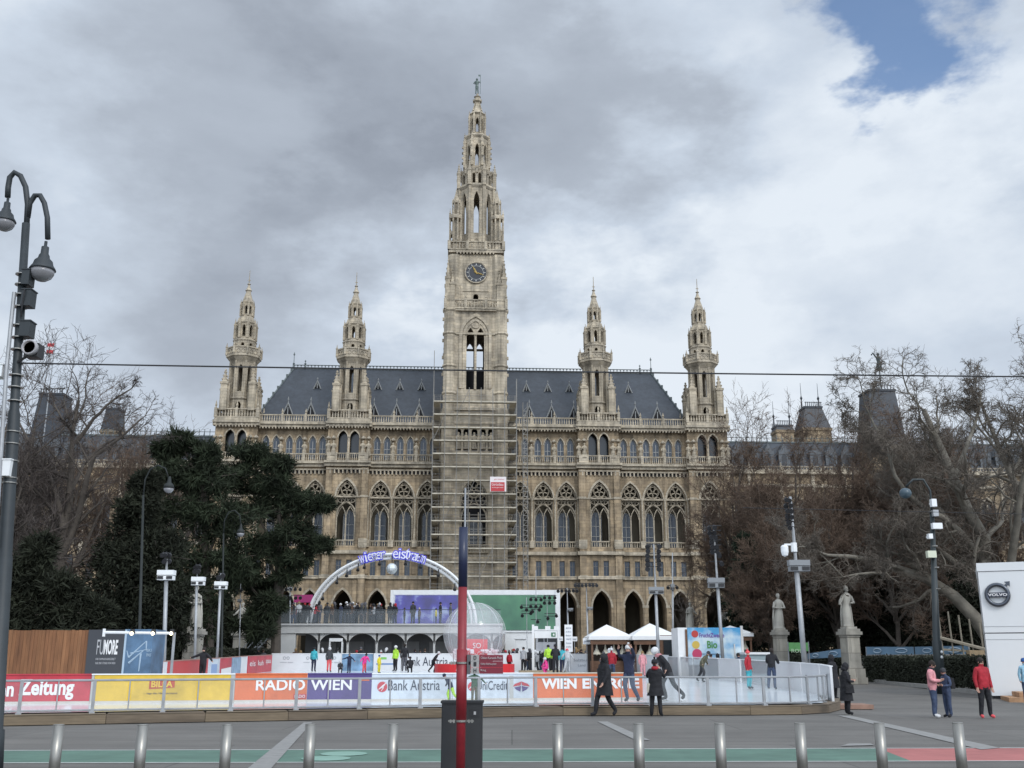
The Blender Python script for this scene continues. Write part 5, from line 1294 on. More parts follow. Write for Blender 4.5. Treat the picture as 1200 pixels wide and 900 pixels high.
# white arch with blue lettering
ZA_ = 86.0
ar = thing('lettered_arch', 'big white tubular arch carrying blue lettering and a round ornament', 'arch', (gx(459, ZA_), ZA_, ZDECK))
L_ = P(361, 713, ZA_); T_ = P(459.5, 645.5, ZA_); R_ = P(558, 708, ZA_)
a_x = (R_.x-L_.x)/2; cz = ZDECK; hz_ = T_.z-cz-.3
def arc_pt(t, r=0): return Vector((-(a_x+r)*cos(t), 0, (hz_+r)*sin(t)))
cxo = (R_.x+L_.x)/2-gx(459, ZA_)
for r, y in ((.0, -.2), (.0, .25), (-.32, .03)):
    m_ = MB(); m_.tube([arc_pt(pi*i/48, r)+Vector((cxo, y, 0)) for i in range(49)], .12, 8); obj('arch_tube', m_, WHITE, ar, smooth=True)
m_ = MB()
for i in range(40):
    t0 = pi*(i+.3)/40; t1 = pi*(i+.9)/40
    m_.tube([arc_pt(t0)+Vector((cxo, -.25, 0)), arc_pt(t1, -.42)+Vector((cxo, .05, 0)), arc_pt(t1+.02)+Vector((cxo, .25, 0))], .025, 4)
obj('lattice', m_, WHITE, ar)
BLUEL = mat('blue_lettering', (.035, .03, .42), .4, emit=.6); WHL = mat('white_lettering', (.75, .75, .85), .4)
def on_arch(txt, ta, tb):
    n = len(txt)
    for i, ch in enumerate(txt):
        t = ta+(tb-ta)*(i+.5)/n; c = arc_pt(t, .02)+Vector((cxo, -.48, 0)); tang = (arc_pt(t+.01)-arc_pt(t-.01)); an = atan2(tang.z, tang.x)
        wd = .42 if ch not in 'il' else .16; hh = .85 if ch in 'WEtdkl' else (.8 if ch == 'i' else .6)
        for (m__, off_, gr_) in ((BLUEL, 0, .14), (WHL, -.05, 0)):
            o = text_mesh(ch, wd+gr_, hh+gr_, m__, ar, (0, 0, 0), 'arch_letter', bold=.04 if gr_ else -.0)
            R__ = Matrix.Rotation(-an, 4, 'Y'); v = R__ @ Vector((-(wd+gr_)/2, 0, -.38-gr_/2)); o.location = c+v+Vector((0, off_, 0)); o.rotation_euler = (0, -an, 0)
tt = lambda px: math.acos(max(-1, min(1, -((gx(px, ZA_, 12)-gx(459, ZA_))-cxo)/a_x)))
on_arch('wiener', tt(424), tt(453)); on_arch('eistraum', tt(463), tt(499))
m_ = MB(); m_.ball((gx(461, ZA_, 12)-gx(459, ZA_), -.3, hz_-1.2), .46, 14, 1.0); obj('round_ornament', m_, mat('mirror_ball', (.65, .7, .72), .25, metal=.4), ar)
m_ = MB(); m_.tube([(gx(461, ZA_, 12)-gx(459, ZA_), -.3, hz_-.7), (gx(461, ZA_, 12)-gx(459, ZA_), -.3, hz_-.1)], .04, 5); obj('hanger', m_, BLACK, ar)
for px in (375, 392, 404, 418, 426, 445, 478, 497, 520, 541):
    t = tt(px); c = arc_pt(t, -.6)+Vector((cxo, -.2, 0)); m_ = MB(); m_.tube([c, c+Vector((0, -.15, -.18))], [.10, .15], 8); m_.tube([c, c+Vector((0, .1, .4))], .04, 4); obj('spotlight', m_, BLACK, ar)

# LED screen
ZS_ = 100.0
scn = thing('video_screen', 'wide outdoor video screen showing blue scene on the left and green field on the right', 'screen', (gx(459, ZS_), ZS_, gz(ZS_)))
xl, xr = 0, gx(656, ZS_)-gx(459, ZS_); z0_, z1_ = zy(738, ZS_)-gz(ZS_), zy(697, ZS_)-gz(ZS_)
m_ = MB(); m_.box(xl-.2, xr, .02, .5, z1_, z1_+.45); m_.box(xr-.35, xr+.1, -.1, .5, 0, z1_+.45); m_.box(xl-.3, xl, -.1, .5, 0, z1_+.45); m_.box(xl, xr, .1, .5, z0_-.3, z1_); obj('frame', m_, WHITE, scn)
def screen_mat():
    m = bpy.data.materials.new('screen_picture'); m.use_nodes = True; t = m.node_tree; b = t.nodes['Principled BSDF']; nn = t.nodes.new; L = t.links.new
    tc = nn('ShaderNodeTexCoord'); sx = nn('ShaderNodeSeparateXYZ'); L(tc.outputs['Object'], sx.inputs[0])
    n = nn('ShaderNodeTexNoise'); n.inputs['Scale'].default_value = .55; n.inputs['Detail'].default_value = 5; L(tc.outputs['Object'], n.inputs[0])
    a = nn('ShaderNodeValToRGB'); L(n.outputs['Fac'], a.inputs[0]); el = a.color_ramp.elements; el[0].position = .38; el[0].color = (.06, .06, .20, 1); el[1].position = .66; el[1].color = (.30, .38, .62, 1); x = el.new(.55); x.color = (.08, .08, .36, 1)
    c = nn('ShaderNodeValToRGB'); L(n.outputs['Fac'], c.inputs[0]); el = c.color_ramp.elements; el[0].position = .35; el[0].color = (.04, .13, .09, 1); el[1].position = .7; el[1].color = (.07, .22, .13, 1)
    ad = nn('ShaderNodeMath'); ad.operation = 'MULTIPLY_ADD'; L(n.outputs['Fac'], ad.inputs[0]); ad.inputs[1].default_value = 3.0; L(sx.outputs[0], ad.inputs[2])
    mr = nn('ShaderNodeMapRange'); L(ad.outputs[0], mr.inputs[0]); mr.inputs['From Min'].default_value = 7.4; mr.inputs['From Max'].default_value = 7.9
    mx = nn('ShaderNodeMix'); mx.data_type = 'RGBA'; L(mr.outputs[0], mx.inputs[0]); L(a.outputs[0], mx.inputs[6]); L(c.outputs[0], mx.inputs[7])
    b.inputs['Base Color'].default_value = (.02, .02, .02, 1); L(mx.outputs[2], b.inputs['Emission Color']); b.inputs['Emission Strength'].default_value = .95; b.inputs['Roughness'].default_value = .5
    return m
m_ = MB(); m_.box(.15, xr-.4, -.02, .08, z0_, z1_-.05); obj('display', m_, screen_mat(), scn)
# white cabins below the screen
def cabin(label, pa, pb, yt, Z, m, d=2.4, name='cabin', win=True):
    b = (gx(pa, Z), Z, gz(Z)); w_ = gx(pb, Z)-b[0]; h_ = zy(yt, Z)-b[2]; r = thing(name, label, 'cabin', b); t = MB(); t.box(0, w_, 0, d, 0, h_); obj('body', t, m, r)
    t = MB(); t.box(-.06, w_+.06, -.1, d+.06, h_, h_+.12); obj('roof', t, WHITE, r)
    if win: t = MB(); t.box(w_*.1, w_*.9, -.04, -.005, h_*.35, h_*.8); obj('window', t, PANED, r)
    return r
cabin('low white container under the left part of the green screen', 592, 624, 741, 92, WHITE, win=False)
cabin('grey glazed cabin behind the entrance gate', 628, 656, 739, 94, mat('cabin_grey', (.38, .40, .42), .6))
cabin('white changing cabin behind the crowd left of the gate', 604, 616, 749, 88, WHITE, win=False)
cabin('low grey teal ticket container right of the fruit banner', 876, 905, 767, 58, mat('teal_grey', (.26, .33, .35), .5, var=.1))

# ================================================================ RINK BOARDS
WB = mat('board_white', (.66, .67, .68), .35, var=.06, scale=.8, spec=.5); CLR = mat('scuffed_plexi', (.55, .58, .60), .2, alpha=.45)
K_ = dict(var=.07, scale=3, stain=.28, bump=.35, bscale=1.6); RED = mat('board_red', (.52, .035, .055), .45, **K_); YEL = mat('board_yellow', (.68, .45, .04), .45, **K_); ORG = mat('board_orange', (.66, .15, .045), .45, **K_); PUR = mat('board_purple', (.075, .045, .19), .45, **K_); LBL = mat('board_pale_blue', (.60, .66, .72), .4, **K_); INK = mat('board_ink', (.03, .035, .06), .5); LW = mat('letter_white', (.74, .73, .72), .5); BUR = mat('billa_red', (.42, .05, .02), .5)
LEDGE = mat('board_ledge', (.52, .47, .38), .6, var=.15, scale=2); BASEB = mat('board_kick', (.52, .49, .44), .5, var=.1)
LA = Vector((gx(-90, 31.6, .3), 31.6, 0)); LB = Vector((gx(755, 35.4, .3), 35.4, 0)); BR = seg(LA, LB)[1]
def onb(px):
    return along(LA, LB, px)
BH = .86
def ad_board(label, pa, pb, m, cap=None, kick=True):
    a, b = onb(pa), onb(pb); L = (b-a).length; r = thing('advertising_board', label, 'advertising board', (a.x, a.y, .29), BR)
    t = MB(); t.box(.004, L-.004, 0, .08, .10, BH); obj('panel', t, m, r)
    t = MB(); t.box(.004, L-.004, -.012, .09, 0, .098); obj('kick_plate', t, BASEB, r)
    t = MB(); t.box(0, L, -.03, .16, BH+.002, BH+.035); obj('ledge', t, cap or LEDGE, r)
    return r, L
def fx(r, L, pa, pb, px): a = onb(pa); return (onb(px)-a).length*(1 if px > pa else -1)
r, L = ad_board('red board with white newspaper lettering at the left end of the rink', -88, 103, RED, RED)
x0 = fx(r, L, -88, 103, -44); x1 = fx(r, L, -88, 103, 17); x2 = fx(r, L, -88, 103, 82)
text_mesh('Kronen', x1-x0-.1, .44, LW, r, (x0, -.008, .24), bold=.03); text_mesh('Zeitung', x2-x1, .60, LW, r, (x1+.04, -.008, .14), bold=.03)
r, L = ad_board('plain grey joint board between the red and yellow boards', 103, 106.5, mat('joint_grey', (.4, .4, .38), .5), WHITE)
r, L = ad_board('yellow board with red supermarket logo', 106.5, 268, YEL, WHITE)
xa = fx(r, L, 106.5, 268, 172); xb = fx(r, L, 106.5, 268, 202)
t = MB(); t.quad((xa, -.012, .44), (xb, -.012, .48), (xb, -.012, .74), (xa, -.012, .70)); obj('logo_field', t, BUR, r); text_mesh('BILLA', (xb-xa)*.84, .2, YEL, r, (xa+(xb-xa)*.08, -.018, .49), bold=.03)
text_mesh('... sagt der Hausverstand.', (xb-xa)*1.35, .06, INK, r, (xa-(xb-xa)*.2, -.01, .28))
r, L = ad_board('plain pale joint board between the yellow and orange boards', 268, 273, mat('joint_grey', (.4, .4, .38), .5), WHITE)
r, L = ad_board('orange board with white word beside the purple board', 273, 358.5, ORG, ORG)
xa = fx(r, L, 273, 358.5, 298); xb = fx(r, L, 273, 358.5, 356); text_mesh('RADIO', xb-xa, .33, LW, r, (xa, -.01, .38), bold=.02)
xa = fx(r, L, 273, 358.5, 343); t = MB(); t.box(xa, L-.01, -.012, 0, .13, .27); obj('small_label', t, RED, r); text_mesh('RADIO', (L-xa)*.8, .09, LW, r, (xa+.03, -.018, .155))
r, L = ad_board('purple board with white word', 358.5, 434.5, PUR, PUR)
text_mesh('WIEN', fx(r, L, 358.5, 434.5, 411)-.1, .33, LW, r, (.1, -.01, .38), bold=.02); t = MB(); t.box(L-.36, L-.08, -.012, 0, .66, .74); obj('small_mark', t, ORG, r)
r, L = ad_board('white board with bank name left of the dark cabinet', 434.5, 530, LBL, WHITE)
def bank_logo(r, x, z, R, m=RED, ns=18):
    t = MB(); t.prism([(x+R*cos(2*pi*i/ns), z+R*sin(2*pi*i/ns)) for i in range(ns)], -.012, 0); obj('round_logo', t, m, r)
    t = MB(); t.tube([(x-R*.75, -.016, z-R*.5), (x+R*.1, -.018, z+R*.1), (x+R*.7, -.016, z+R*.75)], [.008, R*.2, .008], 4); t.tube([(x-R*.2, -.016, z-R*.8), (x+R*.25, -.016, z-R*.1)], [.006, R*.12], 4); obj('logo_stroke', t, LW, r)
xa = fx(r, L, 434.5, 530, 447); bank_logo(r, xa, .47, .16); xb = fx(r, L, 434.5, 530, 454); xc = fx(r, L, 434.5, 530, 515); text_mesh('Bank Austria', xc-xb, .32, INK, r, (xb, -.01, .36))
r, L = ad_board('white board with credit bank name and red and blue bird mark', 530, 625, LBL, WHITE)
xb = fx(r, L, 530, 625, 558); xc = fx(r, L, 530, 625, 594); bank_logo(r, xb-.14, .47, .14); text_mesh('UniCredit', xc-xb, .28, INK, r, (xb+.03, -.01, .36))
xa = fx(r, L, 530, 625, 597); t = MB(); t.box(xa, xa+.13, -.008, 0, .1, .8); obj('grey_joint', t, mat('joint_grey', (.4, .4, .38), .5), r)
xa = fx(r, L, 530, 625, 611); t = MB(); 
for s_ in (-1, 1): t.quad((xa, -.012, .62), (xa+s_*.02, -.012, .5), (xa+s_*.28, -.012, .46), (xa+s_*.22, -.012, .54))
obj('bird_mark_red', t, RED, r); t = MB()
for s_ in (-1, 1): t.quad((xa+s_*.01, -.012, .48), (xa+s_*.03, -.012, .3), (xa+s_*.16, -.012, .36), (xa+s_*.24, -.012, .43))
obj('bird_mark_blue', t, PUR, r)
r, L = ad_board('orange board with two white words behind the walking man', 625, 754, ORG, LEDGE)
xa = fx(r, L, 625, 754, 635); xb = fx(r, L, 625, 754, 676); text_mesh('WIEN', xb-xa, .33, LW, r, (xa, -.01, .38), bold=.04); xa = fx(r, L, 625, 754, 683); xb = fx(r, L, 625, 754, 750); text_mesh('ENERGIE', xb-xa, .33, LW, r, (xa, -.01, .38), bold=.04)

def wall_board(label, pa, Za, pb, Zb, m=WB, hgt=1.12, name='rink_board', segs=None, cap=WHITE):
    A = Vector((gx(pa, Za, iz(Za)), Za, iz(Za))); B = Vector((gx(pb, Zb, iz(Zb)), Zb, iz(Zb))); d = B-A; L = d.length; rz = atan2(d.y, d.x)
    r = thing(name, label, 'rink board', tuple(A), rz); tilt = math.asin(d.z/L)
    t = MB(); sl = d.z/math.hypot(d.x, d.y); Lh = math.hypot(d.x, d.y)
    def slab(x0, x1, y0, y1, z0, z1):
        t.add([(x, y, z+sl*x) for z in (z0, z1) for x, y in ((x0, y0), (x1, y0), (x1, y1), (x0, y1))], [(0, 3, 2, 1), (4, 5, 6, 7), (0, 1, 5, 4), (1, 2, 6, 5), (2, 3, 7, 6), (3, 0, 4, 7)])
    slab(0, Lh, 0, .08, -.05, hgt); obj('panel', t, m, r); t = MB(); slab(0, Lh, -.02, .11, hgt+.002, hgt+.04); obj('ledge', t, cap, r); 
    return r, Lh, sl
ZB_ = 73
bx = [(317, 400, 'white far board with faint grey print at the left of the terrace', WB), (400, 437, 'far board with blue mountain picture', mat('mountain_print', (.16, .27, .40), .4, var=.6, scale=1.2)), (437, 470, 'white far board with small green and blue print', WB), (470, 531, 'white far board with bank name under the terrace', WB), (531, 611, 'white far board behind the inflatable globe', WB)]
for pa, pb, lb_, m in bx:
    r, Lh, sl_ = wall_board(lb_, pa+.3, ZB_, pb-.3, ZB_, m)
    if 'bank name' in lb_: text_mesh('Bank Austria', Lh*.86, .6, INK, r, (.15, -.012, .32))
    if 'faint' in lb_:
        for k in range(3):
            t = MB(); t.ring((.9+k*1.6, -.01, .85), .09, .02, 8, 3); t.ring((1.15+k*1.6, -.01, .85), .09, .02, 8, 3); obj('printed_glasses', t, mat('faint_ink', (.3, .32, .34), .5), r)
            text_mesh('winter spass', .9, .1, mat('faint_ink', (.3, .32, .34), .5), r, (.6+k*1.6, -.012, .5))
    if 'green' in lb_: t = MB(); t.box(.5, .9, -.01, 0, .75, .9); obj('green_print', t, mat('print_green', (.2, .5, .12), .5), r); t = MB(); t.box(.2, 1.4, -.01, 0, .4, .5); obj('blue_print', t, mat('print_blue', (.15, .25, .45), .5), r)
r, Lh, _ = wall_board('white far board with grey lettering right of the entrance gate', 664, 70, 712, 69, WB); text_mesh('Salzburg', 1.2, .22, mat('faint_ink', (.3, .32, .34), .5), r, (.5, -.012, .62)); text_mesh('Land', .5, .16, mat('faint_ink', (.3, .32, .34), .5), r, (.8, -.012, .35)); 
r, Lh, _ = wall_board('white far board in front of the market huts', 737, 66, 783, 62, WB)
t = MB()
for i in range(14): t.box(i*.12, i*.12+.05, 0, .04, 0, 1.0)
t.box(0, 1.7, -.01, .05, .95, 1.02); gt_ = thing('slatted_gate', 'pale wooden slatted gate between the far white boards', 'gate', (gx(712, 68.5, 1), 68.5, iz(68.5))); obj('slats', t, mat('pale_wood', (.42, .36, .25), .8, var=.2), gt_)
# left side boards
sp_ = [(318, 72, 290, 65, RED, 'red and white side board nearest the terrace, with lettering'), (289, 64.8, 282, 62.5, WB, 'narrow white side board on the left of the rink'), (281.5, 62.3, 271, 59.5, mat('slate_blue_print', (.2, .3, .42), .4, var=.4, scale=2), 'slate blue side board on the left of the rink'), (270.5, 59.3, 257, 56, RED, 'small red side board with white lower half'), (256.5, 55.8, 243, 53, LBL, 'pale blue side board behind the skater in black'), (242.5, 52.8, 195, 46, mat('side_red', (.50, .06, .06), .45), 'plain red side board left of the skater in black'), (194, 45.8, 190, 45.3, WB, 'narrow white side board at the foot of the floodlight pole'), (189, 45.1, 100, 38, mat('salmon_board', (.55, .12, .09), .45, var=.2), 'long salmon red side board in front of the blue poster')]
for pa, Za, pb, Zb, m, lb_ in sp_:
    A, B = (pb, Zb), (pa, Za)
    r, Lh, sl_ = wall_board(lb_, A[0], A[1], B[0], B[1], m, 1.05, cap=mat('side_cap', (.35, .2, .16), .6))
    if 'lettering' in lb_:
        for k in range(3):
            text_mesh(['eis', 'kuh', 'spass'][k], Lh*.22, .32, LW, r, (Lh*(.06+.33*k), -.012+0, .45+sl_*Lh*(.1+.33*k)))
    if 'lower half' in lb_: t = MB(); t.add([(.3, -.01, .08), (Lh-.1, -.01, .08+sl_*Lh), (Lh-.1, -.01, .55+sl_*Lh), (.3, -.01, .5)], [(0, 1, 2, 3)]); obj('white_print', t, LW, r)
    if 'pale blue' in lb_: t = MB(); t.box(Lh*.25, Lh*.75, -.01, 0, .3, .8); obj('blue_print', t, mat('print_blue2', (.25, .35, .55), .5), r)
# right side boards, scuffed clear and white
for pa, Za, pb, Zb, m, lb_ in [(783, 61.8, 812, 58.5, CLR, 'scuffed clear rink board below the fruit banner, farthest piece'), (813, 58.2, 842, 54.5, CLR, 'scuffed clear rink board with dark reflections behind the bending skater'), (843, 54.2, 868, 51, WB, 'white rink board between the two seated onlookers and the dark coated man'), (869, 50.6, 900, 46.5, CLR, 'scuffed clear rink board beside the skater in turquoise'), (901, 46.2, 940, 41.5, WB, 'white end board of the rink behind the leaning man in black'), (940.5, 41.3, 962, 38.5, WB, 'white end board of the rink with a small round mark'), (962.5, 38.3, 975, 35.4, WB, 'last white end board of the rink beside the corner of the glass fence')]:
    r, Lh, sl_ = wall_board(lb_, pa, Za, pb, Zb, m, 1.05)
    if 'round mark' in lb_: t = MB(); t.ring((Lh*.3, -.02, .5), .12, .03, 10, 3); obj('round_mark', t, INK, r)

# ================================================================ MARKET
TENT = mat('tent_white', (.74, .74, .73), .7, var=.04); WOODB = mat('hut_brown', (.13, .065, .035), .7, var=.3, scale=3, stretch=(1, 1, 5)); WOODD = mat('hut_dark', (.05, .035, .025), .8)
def tent(label, pa, pb, Z, y_e, y_p, d=5.0):
    b = (gx(pa, Z), Z, gz(Z)); w_ = gx(pb, Z)-b[0]; ze = zy(y_e, Z)-b[2]; zp_ = zy(y_p, Z)-b[2]; r = thing('market_hut', label, 'market hut', b)
    t = MB(); n = 10; cx, cy = w_/2, d/2
    ringp = [(0, 0), (w_*.5, 0), (w_, 0), (w_, d*.5), (w_, d), (w_*.5, d), (0, d), (0, d*.5)]
    for (x0, y0), (x1, y1) in zip(ringp, ringp[1:]+ringp[:1]):
        for k in range(4):
            f0, f1 = k/4, (k+1)/4; zf_ = lambda f: ze+(zp_-ze)*(f**.92)
            q = lambda x, y, f: (x+(cx-x)*f, y+(cy-y)*f, zf_(f)); t.quad(q(x0, y0, f0), q(x1, y1, f0), q(x1, y1, f1), q(x0, y0, f1))
        t.quad((x0, y0, ze-.22), (x1, y1, ze-.22), (x1, y1, ze), (x0, y0, ze))
    obj('tent_roof', t, TENT, r)
    t = MB(); 
    for x in (.15, w_-.25):
        for y in (.15, d-.25): t.box(x, x+.12, y, y+.12, 0, ze-.2)
    t.box(.1, w_-.1, .1, .3, ze-.5, ze-.2); t.box(.1, w_-.1, .35, .5, .0, 1.05); obj('timber_frame', t, WOODB, r)
    t = MB(); t.box(.1, w_-.1, 2.6, 2.75, 0, ze-.25); obj('back_wall', t, WOODD, r)
    for i in range(4):
        t = MB(); x = w_*(.2+.2*i); t.lathe([(.03, ze-.5), (.07, ze-.75), (.24, ze-1.05), (.26, ze-1.1)], x, .7, 8); t.ball((x, .7, ze-1.1), .06, 6); obj('pendant_lamp', t, mat('lamp_shade_cream', (.65, .6, .48), .6), r)
    return r
tent('white peaked market hut left of the other, behind the crowd', 691, 742, 66, 745.5, 730.5)
r_ = tent('white peaked market hut next to the fruit banner', 742.5, 797, 65, 745.5, 729)
t = MB(); t.box(1.7, 2.85, .05, .2, .2, 2.6); obj('timber_wall', t, WOODB, r_); t = MB(); t.box(1.9, 2.6, -.02, .04, 1.2, 2.3); obj('window', t, PANED, r_)
tent('small white tent roof showing above the right end of the fruit banner', 845, 886, 74, 742, 732, 4)
FB = thing('printed_banner', 'large sky blue banner with purple and green fruit yoghurt lettering', 'banner', (gx(808, 60), 60, gz(60)))
w_ = gx(871, 60)-gx(808, 60); z0_ = zy(779, 60)-gz(60); z1_ = zy(735.5, 60)-gz(60)
def sky_print():
    m = bpy.data.materials.new('sky_blue_print'); m.use_nodes = True; t = m.node_tree; b = t.nodes['Principled BSDF']; nn = t.nodes.new; L = t.links.new
    tc = nn('ShaderNodeTexCoord'); n = nn('ShaderNodeTexNoise'); n.inputs['Scale'].default_value = 1.1; n.inputs['Detail'].default_value = 5; L(tc.outputs['Object'], n.inputs[0]); sx = nn('ShaderNodeSeparateXYZ'); L(tc.outputs['Object'], sx.inputs[0])
    m1 = nn('ShaderNodeMath'); m1.operation = 'MULTIPLY_ADD'; L(sx.outputs[2], m1.inputs[0]); m1.inputs[1].default_value = -.16; L(n.outputs['Fac'], m1.inputs[2])
    c = nn('ShaderNodeValToRGB'); L(m1.outputs[0], c.inputs[0]); e = c.color_ramp.elements; e[0].position = .02; e[0].color = (.07, .32, .58, 1); e[1].position = .26; e[1].color = (.60, .70, .74, 1); L(c.outputs[0], b.inputs['Base Color']); b.inputs['Roughness'].default_value = .5; return m
m_ = MB(); m_.box(0, w_, 0, .06, z0_, z1_); obj('banner_sheet', m_, sky_print(), FB)
PURL = mat('purple_lettering', (.13, .05, .30), .5); GRL = mat('green_lettering', (.07, .25, .06), .5)
text_mesh('FruchtZwerge', w_*.47, .32, PURL, FB, (w_*.22, -.01, z1_-.62), rx=0, bold=.02); text_mesh('Bio', w_*.19, .42, GRL, FB, (w_*.36, -.01, z1_-1.15), bold=.03); text_mesh('mit Milch und Frucht', w_*.4, .1, INK, FB, (w_*.25, -.01, z1_-1.5))
m_ = MB()
for (x, z, r_0, mi) in ((.42, z1_-.35, .2, 0), (.5, z1_-1.45, .28, 1), (.45, z1_-.95, .22, 2)):
    m_.mi = mi; m_.prism([(x+r_0*cos(2*pi*i/14), z+r_0*sin(2*pi*i/14)) for i in range(14)], -.012-.001*mi, 0)
obj('printed_fruits', m_, [mat('fruit_red', (.5, .05, .04), .5), mat('fruit_pink', (.55, .05, .13), .5), mat('fruit_yellow', (.65, .45, .08), .5)], FB)
m_ = MB(); m_.box(w_, w_+.14, -.03, .1, 0, z1_+.1); m_.box(w_*.86, w_*.86+.07, -.05, -.01, z0_, z1_-.9); obj('post', m_, mat('banner_post', (.6, .58, .55), .5), FB)
m_ = MB(); m_.box(-.55, -.02, 0, 2.4, 0, z1_); obj('side_panel', m_, TENT, FB); m_ = MB(); m_.box(-.14, -.03, -.06, -.01, 1.1, z1_-.1); obj('brown_edge', m_, WOODB, FB)

# entrance gate and sign totems
g_ = thing('entrance_gate', 'white entrance gate frame with exit pictogram behind the kneeling skater', 'gate', (gx(625, 72), 72, gz(72)+.3)); w_ = gx(655, 72)-gx(625, 72); zt_ = zy(739, 72)-gz(72)-.3
m_ = MB(); m_.box(-.08, .08, 0, .16, -.3, zt_+.4); m_.box(w_-.06, w_+.06, 0, .16, -.3, zt_); obj('post', m_, WHITE, g_)
m_ = MB(); m_.box(.1, w_-.08, .02, .12, zt_-.5, zt_-.02); obj('sign_band', m_, WHITE, g_)
m_ = MB(); m_.box(w_-.5, w_-.2, -.01, .015, zt_-.4, zt_-.12); obj('pictogram', m_, mat('exit_green', (.05, .18, .09), .5), g_)
m_ = MB(); m_.box(w_-.38, w_-.27, -.02, -.012, zt_-.33, zt_-.2); obj('pictogram_arrow', m_, LW, g_)
for x in (.1, .95, 1.55):
    m_ = MB(); m_.box(x-.12, x+.24, .02, .1, zt_+.02, zt_+.3); obj('number_plate', m_, WHITE, g_)
m_ = MB(); m_.box(w_*.42, w_*.44, .05, .1, 0, zt_-.5); m_.box(.2, w_-.2, .3, .34, 1.3, 1.9); obj('door_panel', m_, mat('frosted_panel', (.5, .52, .56), .3, alpha=.6), g_)
m_ = MB(); m_.box(-1.0, w_+.3, -3.5, .4, -.35, -.02); tag(obj('wooden_ramp', m_, mat('ramp_wood', (.30, .24, .16), .8, var=.25, scale=4, stretch=(1, 6, 1)), None, (gx(625, 72), 72, gz(72)+.36)), 'wooden entrance ramp leading on to the ice through the gate', 'ramp')
def totem(label, px, Z, ya, yb, wpx):
    b = (gx(px, Z), Z, gz(Z)); r = thing('sign_totem', label, 'sign', b); z1 = zy(ya, Z)-b[2]; z0 = zy(yb, Z)-b[2]; w2 = wpx/F*Z/2
    m_ = MB(); m_.box(-w2, w2, 0, .12, z0, z1); obj('panel', m_, WHITE, r); m_ = MB(); m_.box(-w2*.5, w2*.5, .03, .09, 0, z0); obj('foot', m_, GALV, r)
    for i in range(6): z = z1-.2-(z1-z0-.3)*i/6; text_mesh(['eis', 'ski', 'bar', 'wc', 'kassa', 'info'][i], w2*1.3, .1, mat('totem_ink', (.12, .14, .2), .5), r, (-w2*.65, -.012, z-.06))
    return r
totem('tall narrow white sign totem with small pictograms left of the market huts', 667, 69, 732, 764, 9)
def small_sign(label, px, Z, ya, yb, wpx, txt):
    b = (gx(px, Z), Z, gz(Z)); r = thing('hanging_sign', label, 'sign', b); z1 = zy(ya, Z)-b[2]; z0 = zy(yb, Z)-b[2]; w2 = wpx/F*Z/2
    m_ = MB(); m_.box(-w2, w2, 0, .05, z0, z1); obj('plate', m_, WHITE, r); m_ = MB(); m_.tube([(0, .08, 0), (0, .08, z1)], .03, 5); obj('pole', m_, GALV, r)
    text_mesh(txt, w2*1.4, (z1-z0)*.4, mat('totem_ink', (.12, .14, .2), .5), r, (-w2*.7, -.012, z0+(z1-z0)*.3))
small_sign('small white sign plate between gate and totem', 657.5, 71, 746, 751, 5, 'kassa'); small_sign('small white sign plate just right of the totem', 674, 70, 746, 751.5, 6, 'kassa'); small_sign('small white sign plate in front of the left market hut', 688.5, 68, 748, 755, 9, 'punsch')
m_ = MB()
ct_ = thing('bar_counter', 'long white bar counter in front of the market crowd', 'counter', (gx(664, 73), 73, gz(73))); m_.box(0, 2.9, 0, .6, 0, 1.0); obj('front', m_, WHITE, ct_); m_ = MB(); m_.box(-.05, 2.95, -.05, .65, 1.003, 1.05); obj('top', m_, GALV, ct_)

# transparent globe on a red drum
Zg = 66; gb = thing('inflatable_globe', 'big transparent inflatable globe on a red drum with a red soda cube inside', 'globe', (gx(556, Zg), Zg, iz(Zg)))
R_ = 36.5/F*Zg*.97; zc_ = zy(743.5, Zg)-iz(Zg)
m_ = MB(); m_.lathe([(gx(603, Zg)-gx(556, Zg), 0), (gx(603, Zg)-gx(556, Zg), .58)], 0, 0, 40); obj('red_drum', m_, mat('drum_red', (.60, .025, .03), .4), gb)
text_mesh('Coca-Cola', 1.6, .32, LW, gb, (-1.0, -2.66, .12), shear=.3)
m_ = MB(); m_.lathe([(1.25, .58), (1.1, .8)], 0, 0, 30); obj('black_collar', m_, BLACK, gb)
m_ = MB(); m_.sm = True; m_.ball((0, 0, zc_), R_, 48); obj('sphere', m_, mat('globe_skin', (.78, .81, .83), .10, alpha=.22, spec=.8), gb)
m_ = MB()
for k in range(10): 
    a = pi*2*k/10; m_.tube([(R_*1.002*sin(t)*cos(a), R_*1.002*sin(t)*sin(a), zc_+R_*1.002*cos(t)) for t in np.linspace(.05, pi-.5, 16)], .012, 3)
obj('seams', m_, mat('seam', (.65, .67, .68), .3, alpha=.6), gb)
m_ = MB(); m_.cbox(.12, -.3, .82, 1.25, 1.25, 1.25, .12); obj('red_cube', m_, mat('cube_red', (.62, .035, .045), .4), gb)
text_mesh('SO', .5, .32, LW, gb, (-.08, -.98, 1.52), rz=.12); text_mesh('Coca-Cola', 1.0, .28, LW, gb, (-.38, -1.01, 1.05), rz=.12, shear=.3)
m_ = MB()
for i in range(60):
    a = random.uniform(0, 2*pi); r2 = R_*.75*sqrt(random.random()); m_.cbox(r2*cos(a), r2*sin(a), zc_-R_*.62+random.random()*.25, .2, .2, .12, a)
obj('snow_heap', m_, mat('snow', (.75, .77, .8), .8), gb)

